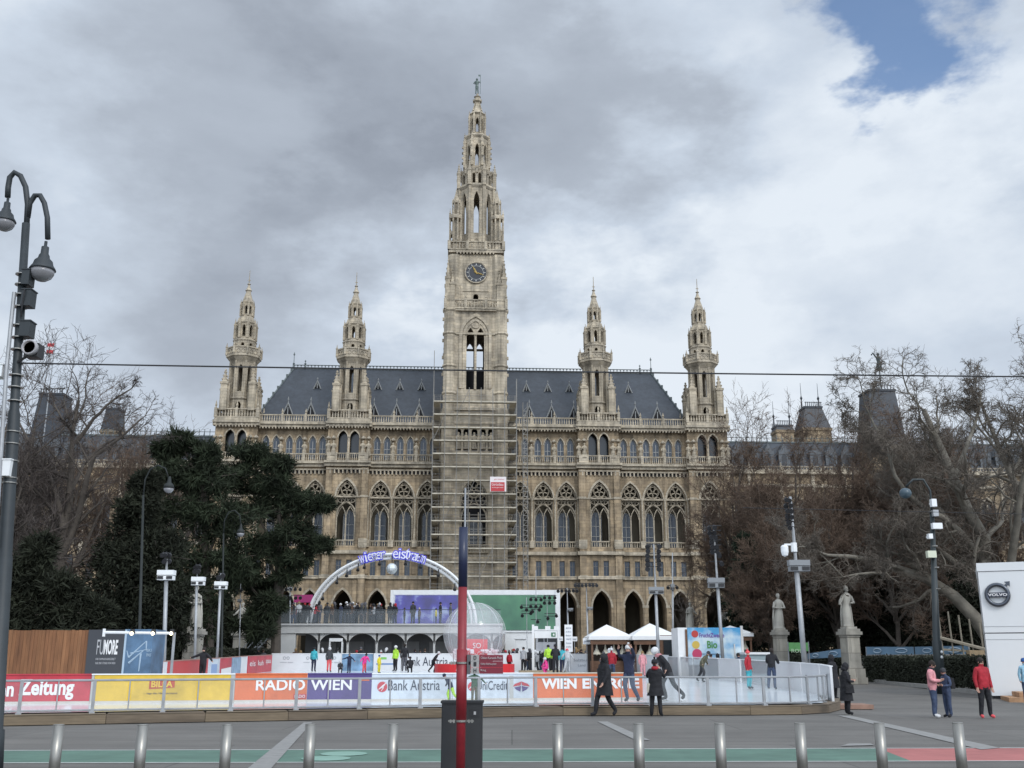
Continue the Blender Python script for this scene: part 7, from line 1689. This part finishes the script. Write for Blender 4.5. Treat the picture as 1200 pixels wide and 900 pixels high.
def pose_mesh(key, J, fat=1.0, fingers=False, face=False):
    names = list(J); idx = {n: i for i, n in enumerate(names)}
    V = [J[n] for n in names]; E = [(idx[a], idx[b]) for a, b, _ in BONES]; R = []
    for n in names:
        k = n if n in RAD else n[:-1]; r = RAD[k]; f = fat*1.16 if k in ('pelvis', 'spine', 'chest', 'sh', 'el', 'wr') else (1.32 if k in ('hip', 'knee', 'ankle', 'toe') else 1.08)
        R.append((r[0]*f, r[1]*f))
    if fingers:
        for n in 'LR':
            w_ = Vector(J['wr'+n]); h_ = Vector(J['ha'+n]); d = (h_-w_).normalized(); s_ = d.cross(Vector((0, 1, 0)) if abs(d.y) < .8 else Vector((0, 0, 1))).normalized()
            up_ = d.cross(s_)
            for i, (o_, L_) in enumerate(((-.03, .07), (-.011, .082), (.010, .078), (.029, .06))):
                b = len(V); V += [tuple(h_+s_*o_+d*.02), tuple(h_+s_*o_*1.1+d*(.02+L_*.55)+up_*.006), tuple(h_+s_*o_*1.1+d*(.02+L_)+up_*.025)]
                R += [(.009, .009), (.0085, .0085), (.007, .007)]; E += [(idx['ha'+n], b), (b, b+1), (b+1, b+2)]
            b = len(V); V += [tuple(h_-s_*.045-d*.01), tuple(h_-s_*.07+d*.03)]; R += [(.010, .010), (.008, .008)]; E += [(idx['ha'+n], b), (b, b+1)]
    me = bpy.data.meshes.new('sk'); me.from_pydata(V, E, []); o = bpy.data.objects.new('sk', me); COL.objects.link(o)
    o.modifiers.new('s', 'SKIN')
    if not me.skin_vertices: me.attributes
    sv = me.skin_vertices[0].data
    for i, r in enumerate(R): sv[i].radius = r; sv[i].use_root = (i == 0)
    o.modifiers[0].use_smooth_shade = True; su = o.modifiers.new('u', 'SUBSURF'); su.levels = 1; su.render_levels = 1
    dg = bpy.context.evaluated_depsgraph_get(); m2 = bpy.data.meshes.new_from_object(o.evaluated_get(dg)); bpy.data.objects.remove(o)
    n = len(m2.vertices); co = np.zeros(n*3); m2.vertices.foreach_get('co', co); co = co.reshape(-1, 3)
    C = np.array([p.center for p in m2.polygons]); best = np.full(len(C), 1e9); reg = np.zeros(len(C), int)
    for a, b, g_ in BONES:
        A = np.array(J[a]); B = np.array(J[b]); ab = B-A; t = np.clip(((C-A)@ab)/(ab@ab), 0, 1); d = np.linalg.norm(C-(A+t[:, None]*ab), axis=1)
        rr = RAD[a if a in RAD else a[:-1]][0]; d = d-rr*.6; m_ = d < best; best[m_] = d[m_]; reg[m_] = g_
    # hem of the jacket a little below the pelvis, wrists covered by sleeves
    P0 = np.array(J['pelvis']); S0 = np.array(J['spine']); ax = nrm(S0-P0); m_ = (((C-P0)@ax) > -.07) & (np.linalg.norm(C-P0, axis=1) < .28) & (reg == 2); reg[m_] = 1
    m2.materials.clear()
    for k in range(5): m2.materials.append(None)
    fv = [list(p.vertices) for p in m2.polygons]; vv = [tuple(c) for c in co]; rg_ = list(reg)
    if face:
        t = MB(); jw = Vector(J['jaw']); cr = Vector(J['crown']); up_ = (cr-jw).normalized(); f_ = Vector((0, -1, 0)); f_ = (f_-up_*f_.dot(up_)).normalized(); sd = up_.cross(f_); c = (jw+cr)/2
        t.tube([c+f_*.083+up_*.018, c+f_*.104-up_*.012, c+f_*.085-up_*.022], [.008, .014, .008], 5); n1 = len(t.f)
        for s_ in (-1, 1): t.ball(c+sd*s_*.084, .02, 6, 1.5, .5, .9)
        t.tube([c+f_*.082-up_*.045-sd*.02, c+f_*.087-up_*.046, c+f_*.082-up_*.045+sd*.02], .005, 4); n2 = len(t.f)
        for s_ in (-1, 1): t.ball(c+f_*.078+sd*s_*.03+up_*.02, .011, 6)
        b = len(vv); vv += t.v; fv += [[i+b for i in f] for f in t.f]; rg_ += [0]*n2+[4]*(len(t.f)-n2)
    me = bpy.data.meshes.new(key); me.from_pydata(vv, [], fv)
    for k in range(5): me.materials.append(None)
    me.polygons.foreach_set('material_index', rg_); me.polygons.foreach_set('use_smooth', [True]*len(fv)); me.update()
    return me
def upd(**k): j = J0(); j.update(k); return j
def torso_shift(j, bend, side=0.0):         # rotate everything above the pelvis about x
    c, s_ = cos(bend), sin(bend); px, py, pz = j['pelvis']
    for n in j:
        if n in ('spine', 'chest', 'neck', 'jaw', 'crown') or n[:2] in ('sh', 'el', 'wr', 'ha'):
            x, y, z = j[n]; y -= py; z -= pz; j[n] = (x+side*z, py+y*c-z*s_, pz+y*s_+z*c)
    return j
POSE = {}
POSE['stand'] = J0()
POSE['stand_wide'] = upd(kneeL=(-.13, -.02, .5), ankleL=(-.16, .02, .09), toeL=(-.2, -.13, .045), kneeR=(.13, -.02, .5), ankleR=(.16, .02, .09), toeR=(.2, -.13, .045))
POSE['stride'] = upd(kneeL=(-.09, -.2, .53), ankleL=(-.09, -.27, .09), toeL=(-.1, -.44, .06), kneeR=(.09, .08, .5), ankleR=(.09, .34, .16), toeR=(.1, .22, .045), elL=(-.24, .12, 1.17), wrL=(-.2, -.02, .98), haL=(-.19, -.08, .93), elR=(.24, -.05, 1.16), wrR=(.2, -.16, .96), haR=(.19, -.2, .9))
POSE['photo'] = upd(kneeL=(-.12, -.02, .5), ankleL=(-.15, .02, .09), toeL=(-.18, -.13, .045), kneeR=(.12, .0, .5), ankleR=(.15, .03, .09), toeR=(.19, -.12, .045), elL=(-.30, -.10, 1.22), wrL=(-.13, -.24, 1.46), haL=(-.07, -.27, 1.53), elR=(.30, -.10, 1.22), wrR=(.12, -.24, 1.46), haR=(.06, -.27, 1.53))
POSE['lean_skate'] = torso_shift(upd(kneeL=(-.12, -.18, .52), ankleL=(-.12, -.05, .09), toeL=(-.13, -.22, .05), kneeR=(.16, .12, .5), ankleR=(.3, .42, .17), toeR=(.34, .3, .06), elL=(-.32, .0, 1.2), wrL=(-.4, -.15, 1.1), haL=(-.42, -.2, 1.06), elR=(.32, 0, 1.2), wrR=(.4, -.15, 1.1), haR=(.42, -.2, 1.06)), .62)
POSE['raised'] = upd(kneeL=(-.09, -.12, .52), ankleL=(-.08, .0, .1), toeL=(-.09, -.16, .05), kneeR=(.12, .02, .5), ankleR=(.22, .2, .12), toeR=(.26, .06, .045), elL=(-.3, -.1, 1.45), wrL=(-.25, -.22, 1.66), haL=(-.2, -.26, 1.73), elR=(.3, -.1, 1.45), wrR=(.28, -.2, 1.68), haR=(.24, -.25, 1.76))
POSE['arms_out'] = upd(elL=(-.44, -.02, 1.33), wrL=(-.68, -.08, 1.26), haL=(-.77, -.1, 1.24), elR=(.42, -.02, 1.27), wrR=(.6, -.08, 1.08), haR=(.67, -.1, 1.02))
POSE['crouch'] = torso_shift(upd(pelvis=(0, .1, .48), spine=(0, .1, .63), chest=(0, .1, .82), neck=(0, .1, .98), jaw=(0, .08, 1.06), crown=(0, .09, 1.17), hipL=(-.1, .08, .46), hipR=(.1, .08, .46), kneeL=(-.16, -.24, .5), kneeR=(.16, -.24, .46), ankleL=(-.13, -.04, .09), ankleR=(.13, -.04, .09), toeL=(-.15, -.2, .045), toeR=(.15, -.2, .045), shL=(-.18, .1, .92), shR=(.18, .1, .92), elL=(-.26, -.08, .72), elR=(.26, -.08, .72), wrL=(-.15, -.28, .66), wrR=(.15, -.28, .66), haL=(-.12, -.34, .66), haR=(.12, -.34, .66)), .3)
POSE['lean_on'] = torso_shift(upd(elL=(-.26, -.16, 1.18), wrL=(-.2, -.38, 1.2), haL=(-.18, -.46, 1.2), elR=(.26, -.16, 1.18), wrR=(.2, -.38, 1.2), haR=(.18, -.46, 1.2), kneeR=(.12, .06, .5), ankleR=(.13, .2, .12), toeR=(.14, .08, .05)), .2)
POSE['hold_phone'] = upd(elL=(-.26, .0, 1.16), wrL=(-.14, -.22, 1.14), haL=(-.1, -.28, 1.17), elR=(.26, .0, 1.16), wrR=(.14, -.22, 1.14), haR=(.1, -.28, 1.17), jaw=(0, -.05, 1.575), crown=(0, -.07, 1.685))
PM = {}
def hat_mesh(kind):
    t = MB(); t.sm = True
    if kind == 'hair_short': t.ball((0, .018, .02), .106, 14, 1.08, .93, 1.04); 
    elif kind == 'hair_long': t.ball((0, .018, .02), .108, 14, 1.08, .95, 1.04); t.tube([(0, .06, .02), (0, .085, -.1), (0, .10, -.24)], [.085, .095, .05], 10)
    elif kind == 'beanie': t.lathe([(.101, .0), (.108, .03), (.1, .09), (.07, .13), (0, .15)], 0, .01, 16); t.lathe([(.108, -.01), (.113, .02), (.108, .035)], 0, .01, 16)
    elif kind == 'bobble': t.lathe([(.103, .0), (.11, .03), (.1, .09), (.07, .13), (0, .15)], 0, .01, 16); t.ball((0, .01, .18), .04, 8)
    elif kind == 'helmet': t.ball((0, .01, .035), .128, 16, .95, .92, 1.05); t.lathe([(.12, .0), (.132, .012), (.122, .03)], 0, .01, 16)
    elif kind == 'hood': t.ball((0, .03, .0), .128, 14, 1.2, .95, .98); t.tube([(0, .05, -.04), (0, .08, -.16)], [.11, .1], 10)
    me = bpy.data.meshes.new('hair'); me.from_pydata(t.v, [], t.f); me.polygons.foreach_set('use_smooth', [True]*len(t.f)); me.materials.append(None); me.update(); return me
HM = {k: hat_mesh(k) for k in ('hair_short', 'hair_long', 'beanie', 'bobble', 'helmet', 'hood')}
def cm(name, c, r=.85): return mat('cloth_'+name, c, r, var=.28, scale=5, bump=.9, bscale=7, stain=.2)
SK = mat('skin', (.46, .27, .20), .6); CC = {k: cm(k, v) for k, v in dict(black=(.012, .012, .015), navy=(.018, .024, .055), grey=(.10, .10, .11), darkgrey=(.04, .042, .047), red=(.36, .018, .03), brown=(.09, .05, .03), green=(.03, .075, .04), olive=(.10, .095, .06), white=(.62, .62, .62), pink=(.60, .26, .28), hotpink=(.75, .05, .26), yellow=(.66, .56, .03), lime=(.42, .72, .06), teal=(.05, .38, .44), blue=(.03, .10, .30), jeans=(.045, .065, .12), coral=(.72, .09, .10), cream=(.50, .46, .38), hair_dark=(.02, .013, .01), hair_brown=(.06, .035, .02), hair_fair=(.25, .16, .07), palegrey=(.38, .39, .40), lightblue=(.25, .42, .52)).items()}
def setm(o, ms):
    for i, m in enumerate(ms):
        o.material_slots[i].link = 'OBJECT'; o.material_slots[i].material = m
def person(label, px, Z, H, pose='stand', rz=0.0, top='black', legs='black', shoes='black', hat='hair_short', hatc='hair_dark', z=None, group=None, coat=None, fat=1.0, near=False, gloves=False, skirtlen=.42, part_bag=None, scarf=None, name='person', dx=0.0, pack=None, skates=False):
    key = (pose, round(fat, 2), near)
    if key not in PM: PM[key] = pose_mesh('person', POSE[pose], fat, near, near)
    if z is None: z = gz(Z)
    J = POSE[pose]; k = H/1.80
    lo = min(J['toeL'][2], J['toeR'][2], J['ankleL'][2], J['ankleR'][2])
    o = bpy.data.objects.new(name, PM[key]); COL.objects.link(o); o.location = (gx(px, Z, z+.9)+dx, Z, z+.002+(.035 if skates else 0)*k); o.rotation_euler = (0, 0, rz); o.scale = (k, k, k)
    setm(o, [SK, CC[top], CC[legs], CC[shoes], CC['hair_dark']]); tag(o, label, 'person', group)
    hd = bpy.data.objects.new('hair' if 'hair' in hat else ('helmet' if hat == 'helmet' else 'hat'), HM[hat]); link(hd, o)
    c = (Vector(J['jaw'])+Vector(J['crown']))/2; up_ = (Vector(J['crown'])-Vector(J['jaw'])).normalized(); hd.location = c+up_*.02; hd.rotation_euler = (-atan2(-up_.y, up_.z) if False else atan2(-up_.y, up_.z), 0, 0); setm(hd, [CC[hatc]])
    if coat:
        t = MB(); t.sm = True; n = 20; zs_ = [1.36, 1.15, 1.0, .9, .9-skirtlen*.5, .9-skirtlen]; rs_ = [.205, .19, .19, .205, .225, .245]; vs = []
        for q_, (z_, r_) in enumerate(zip(zs_, rs_)):
            for j in range(n):
                a = 2*pi*j/n; rr = r_*fat*1.13*(1+(.05*sin(a*6+q_) if z_ < .95 else 0)); vs.append((rr*cos(a), rr*.78*sin(a)+.01, z_))
        fs = [(i*n+j, i*n+(j+1) % n, (i+1)*n+(j+1) % n, (i+1)*n+j) for i in range(len(zs_)-1) for j in range(n)]; t.add(vs, fs); co = obj('coat', t, CC[coat], o)
    if scarf: t = MB(); t.sm = True; nk = J['neck']; t.lathe([(.07, -.05), (.115, -.03), (.125, .02), (.1, .06), (.07, .07)], nk[0], nk[1], 12); s2 = obj('scarf', t, CC[scarf], o, (0, 0, nk[2]))
    if part_bag: 
        m__, bx, by, bz = part_bag; t = MB(); t.cbox(bx, by, bz, .12, .3, .28, 0, .85); t.tube([(bx, by-.1, bz+.26), (bx, by, bz+.45), (bx, by+.1, bz+.26)], .012, 5); obj('shoulder_bag', t, CC[m__], o)
    if pack: t = MB(); t.sm = False; t.cbox(0, .2, 1.03, .3, .17, .4, 0, .85); t.cbox(0, .3, 1.06, .22, .06, .18, 0, .9); obj('rucksack', t, CC[pack], o)
    if skates:
        for n in 'LR':
            a = Vector(J['ankle'+n]); b = Vector(J['toe'+n]); d = (b-a); d.z = 0; d.normalize(); t = MB(); t.tube([a-d*.06+Vector((0, 0, -.09-a.z+min(a.z, .09))), b+d*.03+Vector((0, 0, -.07))], .008, 4); t.tube([a+Vector((0, 0, -.03)), a+Vector((0, 0, -.09))], .01, 4); obj('skate_blade', t, STEEL, o)
    return o
# --- in front of the rink and on the square
person('man in black hooded coat striding along the fence before the orange board', 708, 31.3, 1.78, 'stride', radians(-62), 'black', 'black', 'black', 'hood', 'black', z=0, coat='black', fat=1.1, near=True, skirtlen=.3)
w1 = person('woman in black coat and red scarf standing legs apart taking a picture at the fence', 768, 31.3, 1.62, 'photo', radians(160), 'black', 'black', 'black', 'bobble', 'black', z=0, coat='black', fat=1.02, near=True, scarf='red', skirtlen=.25, part_bag=('cream', .2, 0, .75))
person('woman in long black coat with shoulder bag looking at the rink corner', 991, 32.2, 1.52, 'hold_phone', radians(95), 'black', 'black', 'black', 'hood', 'black', z=0, coat='black', fat=1.05, near=True, part_bag=('black', -.26, -.02, .75))
person('woman in pink puffer jacket and jeans on the square looking down', 1092.5, 30.6, 1.60, 'hold_phone', radians(60), 'pink', 'jeans', 'white', 'hair_short', 'hair_dark', z=0, fat=1.28, near=True, scarf='black')
person('child in denim jacket with dark rucksack beside the woman in pink', 1108.5, 30.8, 1.38, 'hold_phone', radians(-75), 'jeans', 'jeans', 'black', 'beanie', 'darkgrey', z=0, fat=1.0, near=True, pack='black')
person('man in red track jacket black trousers and red shoes walking on the square', 1152, 30.4, 1.68, 'stand_wide', radians(12), 'red', 'black', 'coral', 'hair_short', 'hair_dark', z=0, fat=1.15, near=True)
person('person in black standing behind the rink corner beside the tall statue', 976, 41, 1.70, 'stand', radians(40), 'black', 'black', 'black', 'hood', 'black', coat='black', fat=1.1)
b_ = person('person in light blue jacket cut off by the right edge of the view', 1202, 38.3, 1.6, 'stand', 0, 'lightblue', 'jeans', 'black', 'beanie', 'blue', z=gz(38.3))
# --- skaters on the near lane and open ice
ic = lambda Z: iz(Z)+.004
def sk(label, px, Z, H, pose, rz, top, legs, hat='beanie', hatc='black', fat=1.0, near=False, **k): return person(label, px, Z, H, pose, rz, top, legs, 'darkgrey', hat, hatc, z=ic(Z), fat=fat, near=near, skates=True, **k)
sk('skater in dark top and jeans with raised arms before the orange board', 737, 33.2, 1.72, 'raised', radians(-40), 'navy', 'jeans', 'bobble', 'white', 1.0, True)
sk('skater in dark jacket leaning forward just right of the photographing woman', 783, 34.2, 1.78, 'lean_skate', radians(-80), 'black', 'darkgrey', 'helmet', 'white', 1.12, True, scarf='pink')
sk('small child skater in dark blue bending before the bank board', 529, 32.6, .95, 'lean_skate', radians(-70), 'navy', 'lime', 'beanie', 'navy', 1.1)
sk('small child skater in green before the bank board right of the red pole', 556, 32.4, 1.0, 'arms_out', radians(20), 'green', 'olive', 'beanie', 'green', 1.0)
sk('skater in olive jacket bending by the scuffed boards right of centre', 822, 50, 1.55, 'lean_skate', radians(60), 'olive', 'darkgrey', 'beanie', 'darkgrey', 1.1)
sk('skater in red top and turquoise trousers by the right hand boards', 877, 43, 1.5, 'stand', radians(50), 'red', 'teal', 'bobble', 'coral', 1.0)
sk('person in black leaning on the white end board of the rink', 904, 42.5, 1.62, 'lean_on', radians(150), 'black', 'jeans', 'hair_short', 'hair_dark', 1.15)
sk('small child in pink behind the photographing woman', 753, 58, 1.4, 'stand', 0, 'pink', 'pink', 'hair_long', 'hair_fair', 1.0)
sk('skater in black with outstretched arms by the left side boards', 238, 50, 1.62, 'arms_out', radians(-20), 'black', 'black', 'hair_short', 'hair_dark', 1.15)
far = [(368, 69, 1.55, 'stand', 170, 'teal', 'navy', 'beanie', 'black', 'skater in turquoise jacket before the far white board'), (386, 68, 1.55, 'stand', 30, 'darkgrey', 'coral', 'helmet', 'white', 'skater in grey top and bright red trousers before the far white board'),
       (399, 66, 1.1, 'crouch', 20, 'darkgrey', 'black', 'helmet', 'white', 'crouching child skater in white helmet before the mountain picture board'), (409.5, 66, 1.2, 'arms_out', -20, 'navy', 'navy', 'beanie', 'grey', 'child skater in navy with arms out before the mountain picture board'),
       (427, 65, 1.3, 'lean_skate', 30, 'hotpink', 'coral', 'hair_short', 'hair_dark', 'child skater in hot pink bending before the mountain picture board'), (444.5, 66, 1.1, 'stand', 60, 'yellow', 'yellow', 'beanie', 'blue', 'small child skater in yellow with blue cap'),
       (463.5, 70, 1.65, 'stand', -40, 'lime', 'black', 'helmet', 'white', 'rink attendant in lime vest and white helmet left of the bank board'), (474, 70, 1.78, 'stand', 180, 'black', 'grey', 'hair_short', 'hair_dark', 'tall skater in black jacket and pale trousers before the bank board'),
       (481, 66, 1.45, 'crouch', 200, 'black', 'black', 'beanie', 'black', 'crouching skater in black before the bank board'), (508, 66, 1.4, 'lean_skate', 90, 'black', 'black', 'helmet', 'white', 'skater in black with white helmet left of the red drum'),
       (597, 67, 1.3, 'stand', 150, 'red', 'black', 'hair_short', 'hair_brown', 'child with brown hair at the right side of the red drum'), (613.5, 71, 1.55, 'stand', -30, 'palegrey', 'black', 'beanie', 'black', 'person in pale top and black trousers beside the entrance ramp'),
       (640, 64, 1.4, 'crouch', -120, 'hotpink', 'hotpink', 'helmet', 'white', 'kneeling child skater in hot pink with white cap'), (651, 64, 1.75, 'lean_on', 180, 'black', 'black', 'beanie', 'black', 'skater in black seen from behind beside the kneeling pink child'),
       (665, 64, 1.6, 'lean_skate', 180, 'palegrey', 'palegrey', 'beanie', 'coral', 'bending skater in pale grey with orange cap'), (659, 66, 1.6, 'stand', 170, 'teal', 'navy', 'hair_short', 'hair_dark', 'skater in dark turquoise between the black and the pale grey skaters'),
       (642.5, 70, 1.7, 'stand', 175, 'lime', 'black', 'beanie', 'black', 'attendant in lime vest standing in the entrance gate')]
for px, Z, H, ps, a, tp, lg, ht, hc, lb_ in far: sk(lb_, px, Z, H, ps, radians(a), tp, lg, ht, hc, 1.1)
person('onlooker in black sitting behind the boards under the fruit banner, left one', 833, 56.5, 1.6, 'lean_on', 0, 'black', 'black', 'black', 'hair_short', 'hair_dark', fat=1.2)
person('onlooker in black behind the boards under the fruit banner, right one', 842, 56, 1.6, 'lean_on', radians(-20), 'black', 'black', 'black', 'hood', 'black', fat=1.25)
person('man in dark coat standing behind the scuffed boards right of the fruit banner', 866, 52.5, 1.66, 'stand', radians(20), 'navy', 'black', 'black', 'hair_short', 'hair_dark', fat=1.15)
# --- crowds
rc = random.Random(3)
pal = ['black', 'black', 'black', 'black', 'navy', 'navy', 'darkgrey', 'darkgrey', 'grey', 'brown', 'red', 'olive', 'palegrey']
def crowd(xs, zr, place, group, zf=None, pal=pal, poses=('stand', 'stand', 'stand_wide', 'lean_on', 'hold_phone'), hs=(1.58, 1.85)):
    for px in xs:
        Z = rc.uniform(*zr); c = rc.choice(pal); zz = zf(Z) if zf else gz(Z); ps = rc.choice(poses)
        cn = {'darkgrey': 'dark grey', 'palegrey': 'pale grey', 'hotpink': 'hot pink'}.get(c, c)
        person('person in %s jacket %s' % (cn, place), px, Z, rc.uniform(*hs), ps, rc.uniform(-3, 3), c, rc.choice(['black', 'jeans', 'navy', 'darkgrey']), 'black', rc.choice(['hair_short', 'hair_long', 'beanie', 'bobble', 'hood']), rc.choice(['hair_dark', 'hair_brown', 'black', 'red', 'grey', 'hair_fair', 'white']), z=zz, group=group, fat=1.15)
dz_ = lambda Z: ZDECK+.005
crowd([rc.uniform(342, 374) for _ in range(13)], (84.6, 88), 'crowded on the terrace deck left of the arch', 'people on the left end of the terrace deck', dz_)
crowd([rc.uniform(376, 400) for _ in range(5)], (84.6, 88), 'on the terrace deck under the left flank of the arch', 'people on the terrace deck under the arch flank', dz_)
crowd([rc.uniform(401, 452) for _ in range(22)], (84.6, 88), 'crowded on the terrace deck under the arch lettering', 'people on the terrace deck under the arch', dz_)
crowd([457, 461, 463], (84.6, 86), 'on the terrace deck at the left edge of the video screen', 'people on the deck at the screen edge', dz_, pal=['black'])
for px, c, lb_, H in ((474, 'black', 'child in black on the terrace deck in front of the blue picture', 1.3), (484, 'darkgrey', 'lone tall person in dark grey on the deck in front of the blue picture', 1.8), (491.5, 'brown', 'child in brown with pale hat on the deck before the screen', 1.3), (511, 'yellow', 'child in yellow on the deck before the screen', 1.25), (516, 'black', 'adult in black on the deck beside the child in yellow', 1.75), (528, 'grey', 'adult in grey on the deck left of the red and blue pole', 1.7)):
    person(lb_, px, 85, H, 'stand', rc.uniform(-2, 2), c, 'darkgrey', 'black', 'beanie', 'cream' if 'pale hat' in lb_ else 'black', z=ZDECK+.005, fat=1.1)
crowd([346, 352, 377, 395, 417, 423, 446, 451, 468, 486, 492, 500], (77, 80), 'behind the far boards under the terrace arches', 'onlookers under the terrace arches')
crowd([rc.uniform(588, 604) for _ in range(6)]+[rc.uniform(604, 622) for _ in range(5)], (78, 84), 'waiting between the globe and the entrance gate', 'people waiting by the globe', pal=['black', 'navy', 'darkgrey', 'black', 'grey'])
crowd([629.5, 634, 648], (77, 80), 'walking through the entrance gate', 'people in the entrance gate', pal=['black', 'palegrey'])
crowd([rc.uniform(671, 700) for _ in range(16)], (74, 80), 'in the market crowd between totem and huts', 'market crowd left of the huts', pal=pal+['red', 'brown', 'cream'])
crowd([rc.uniform(700, 742) for _ in range(18)], (63.5, 70), 'in the crowd under the left market hut roof', 'market crowd at the left hut', pal=['black', 'black', 'brown', 'red', 'navy', 'grey'])
crowd([rc.uniform(744, 772) for _ in range(7)], (64.5, 68.5), 'at the bar of the right market hut', 'guests at the right hut', pal=['black', 'brown', 'navy'])
crowd([262, 266, 300, 308], (73, 80), 'on the path behind the left side boards', 'people behind the left side boards', pal=['black', 'navy', 'grey'])
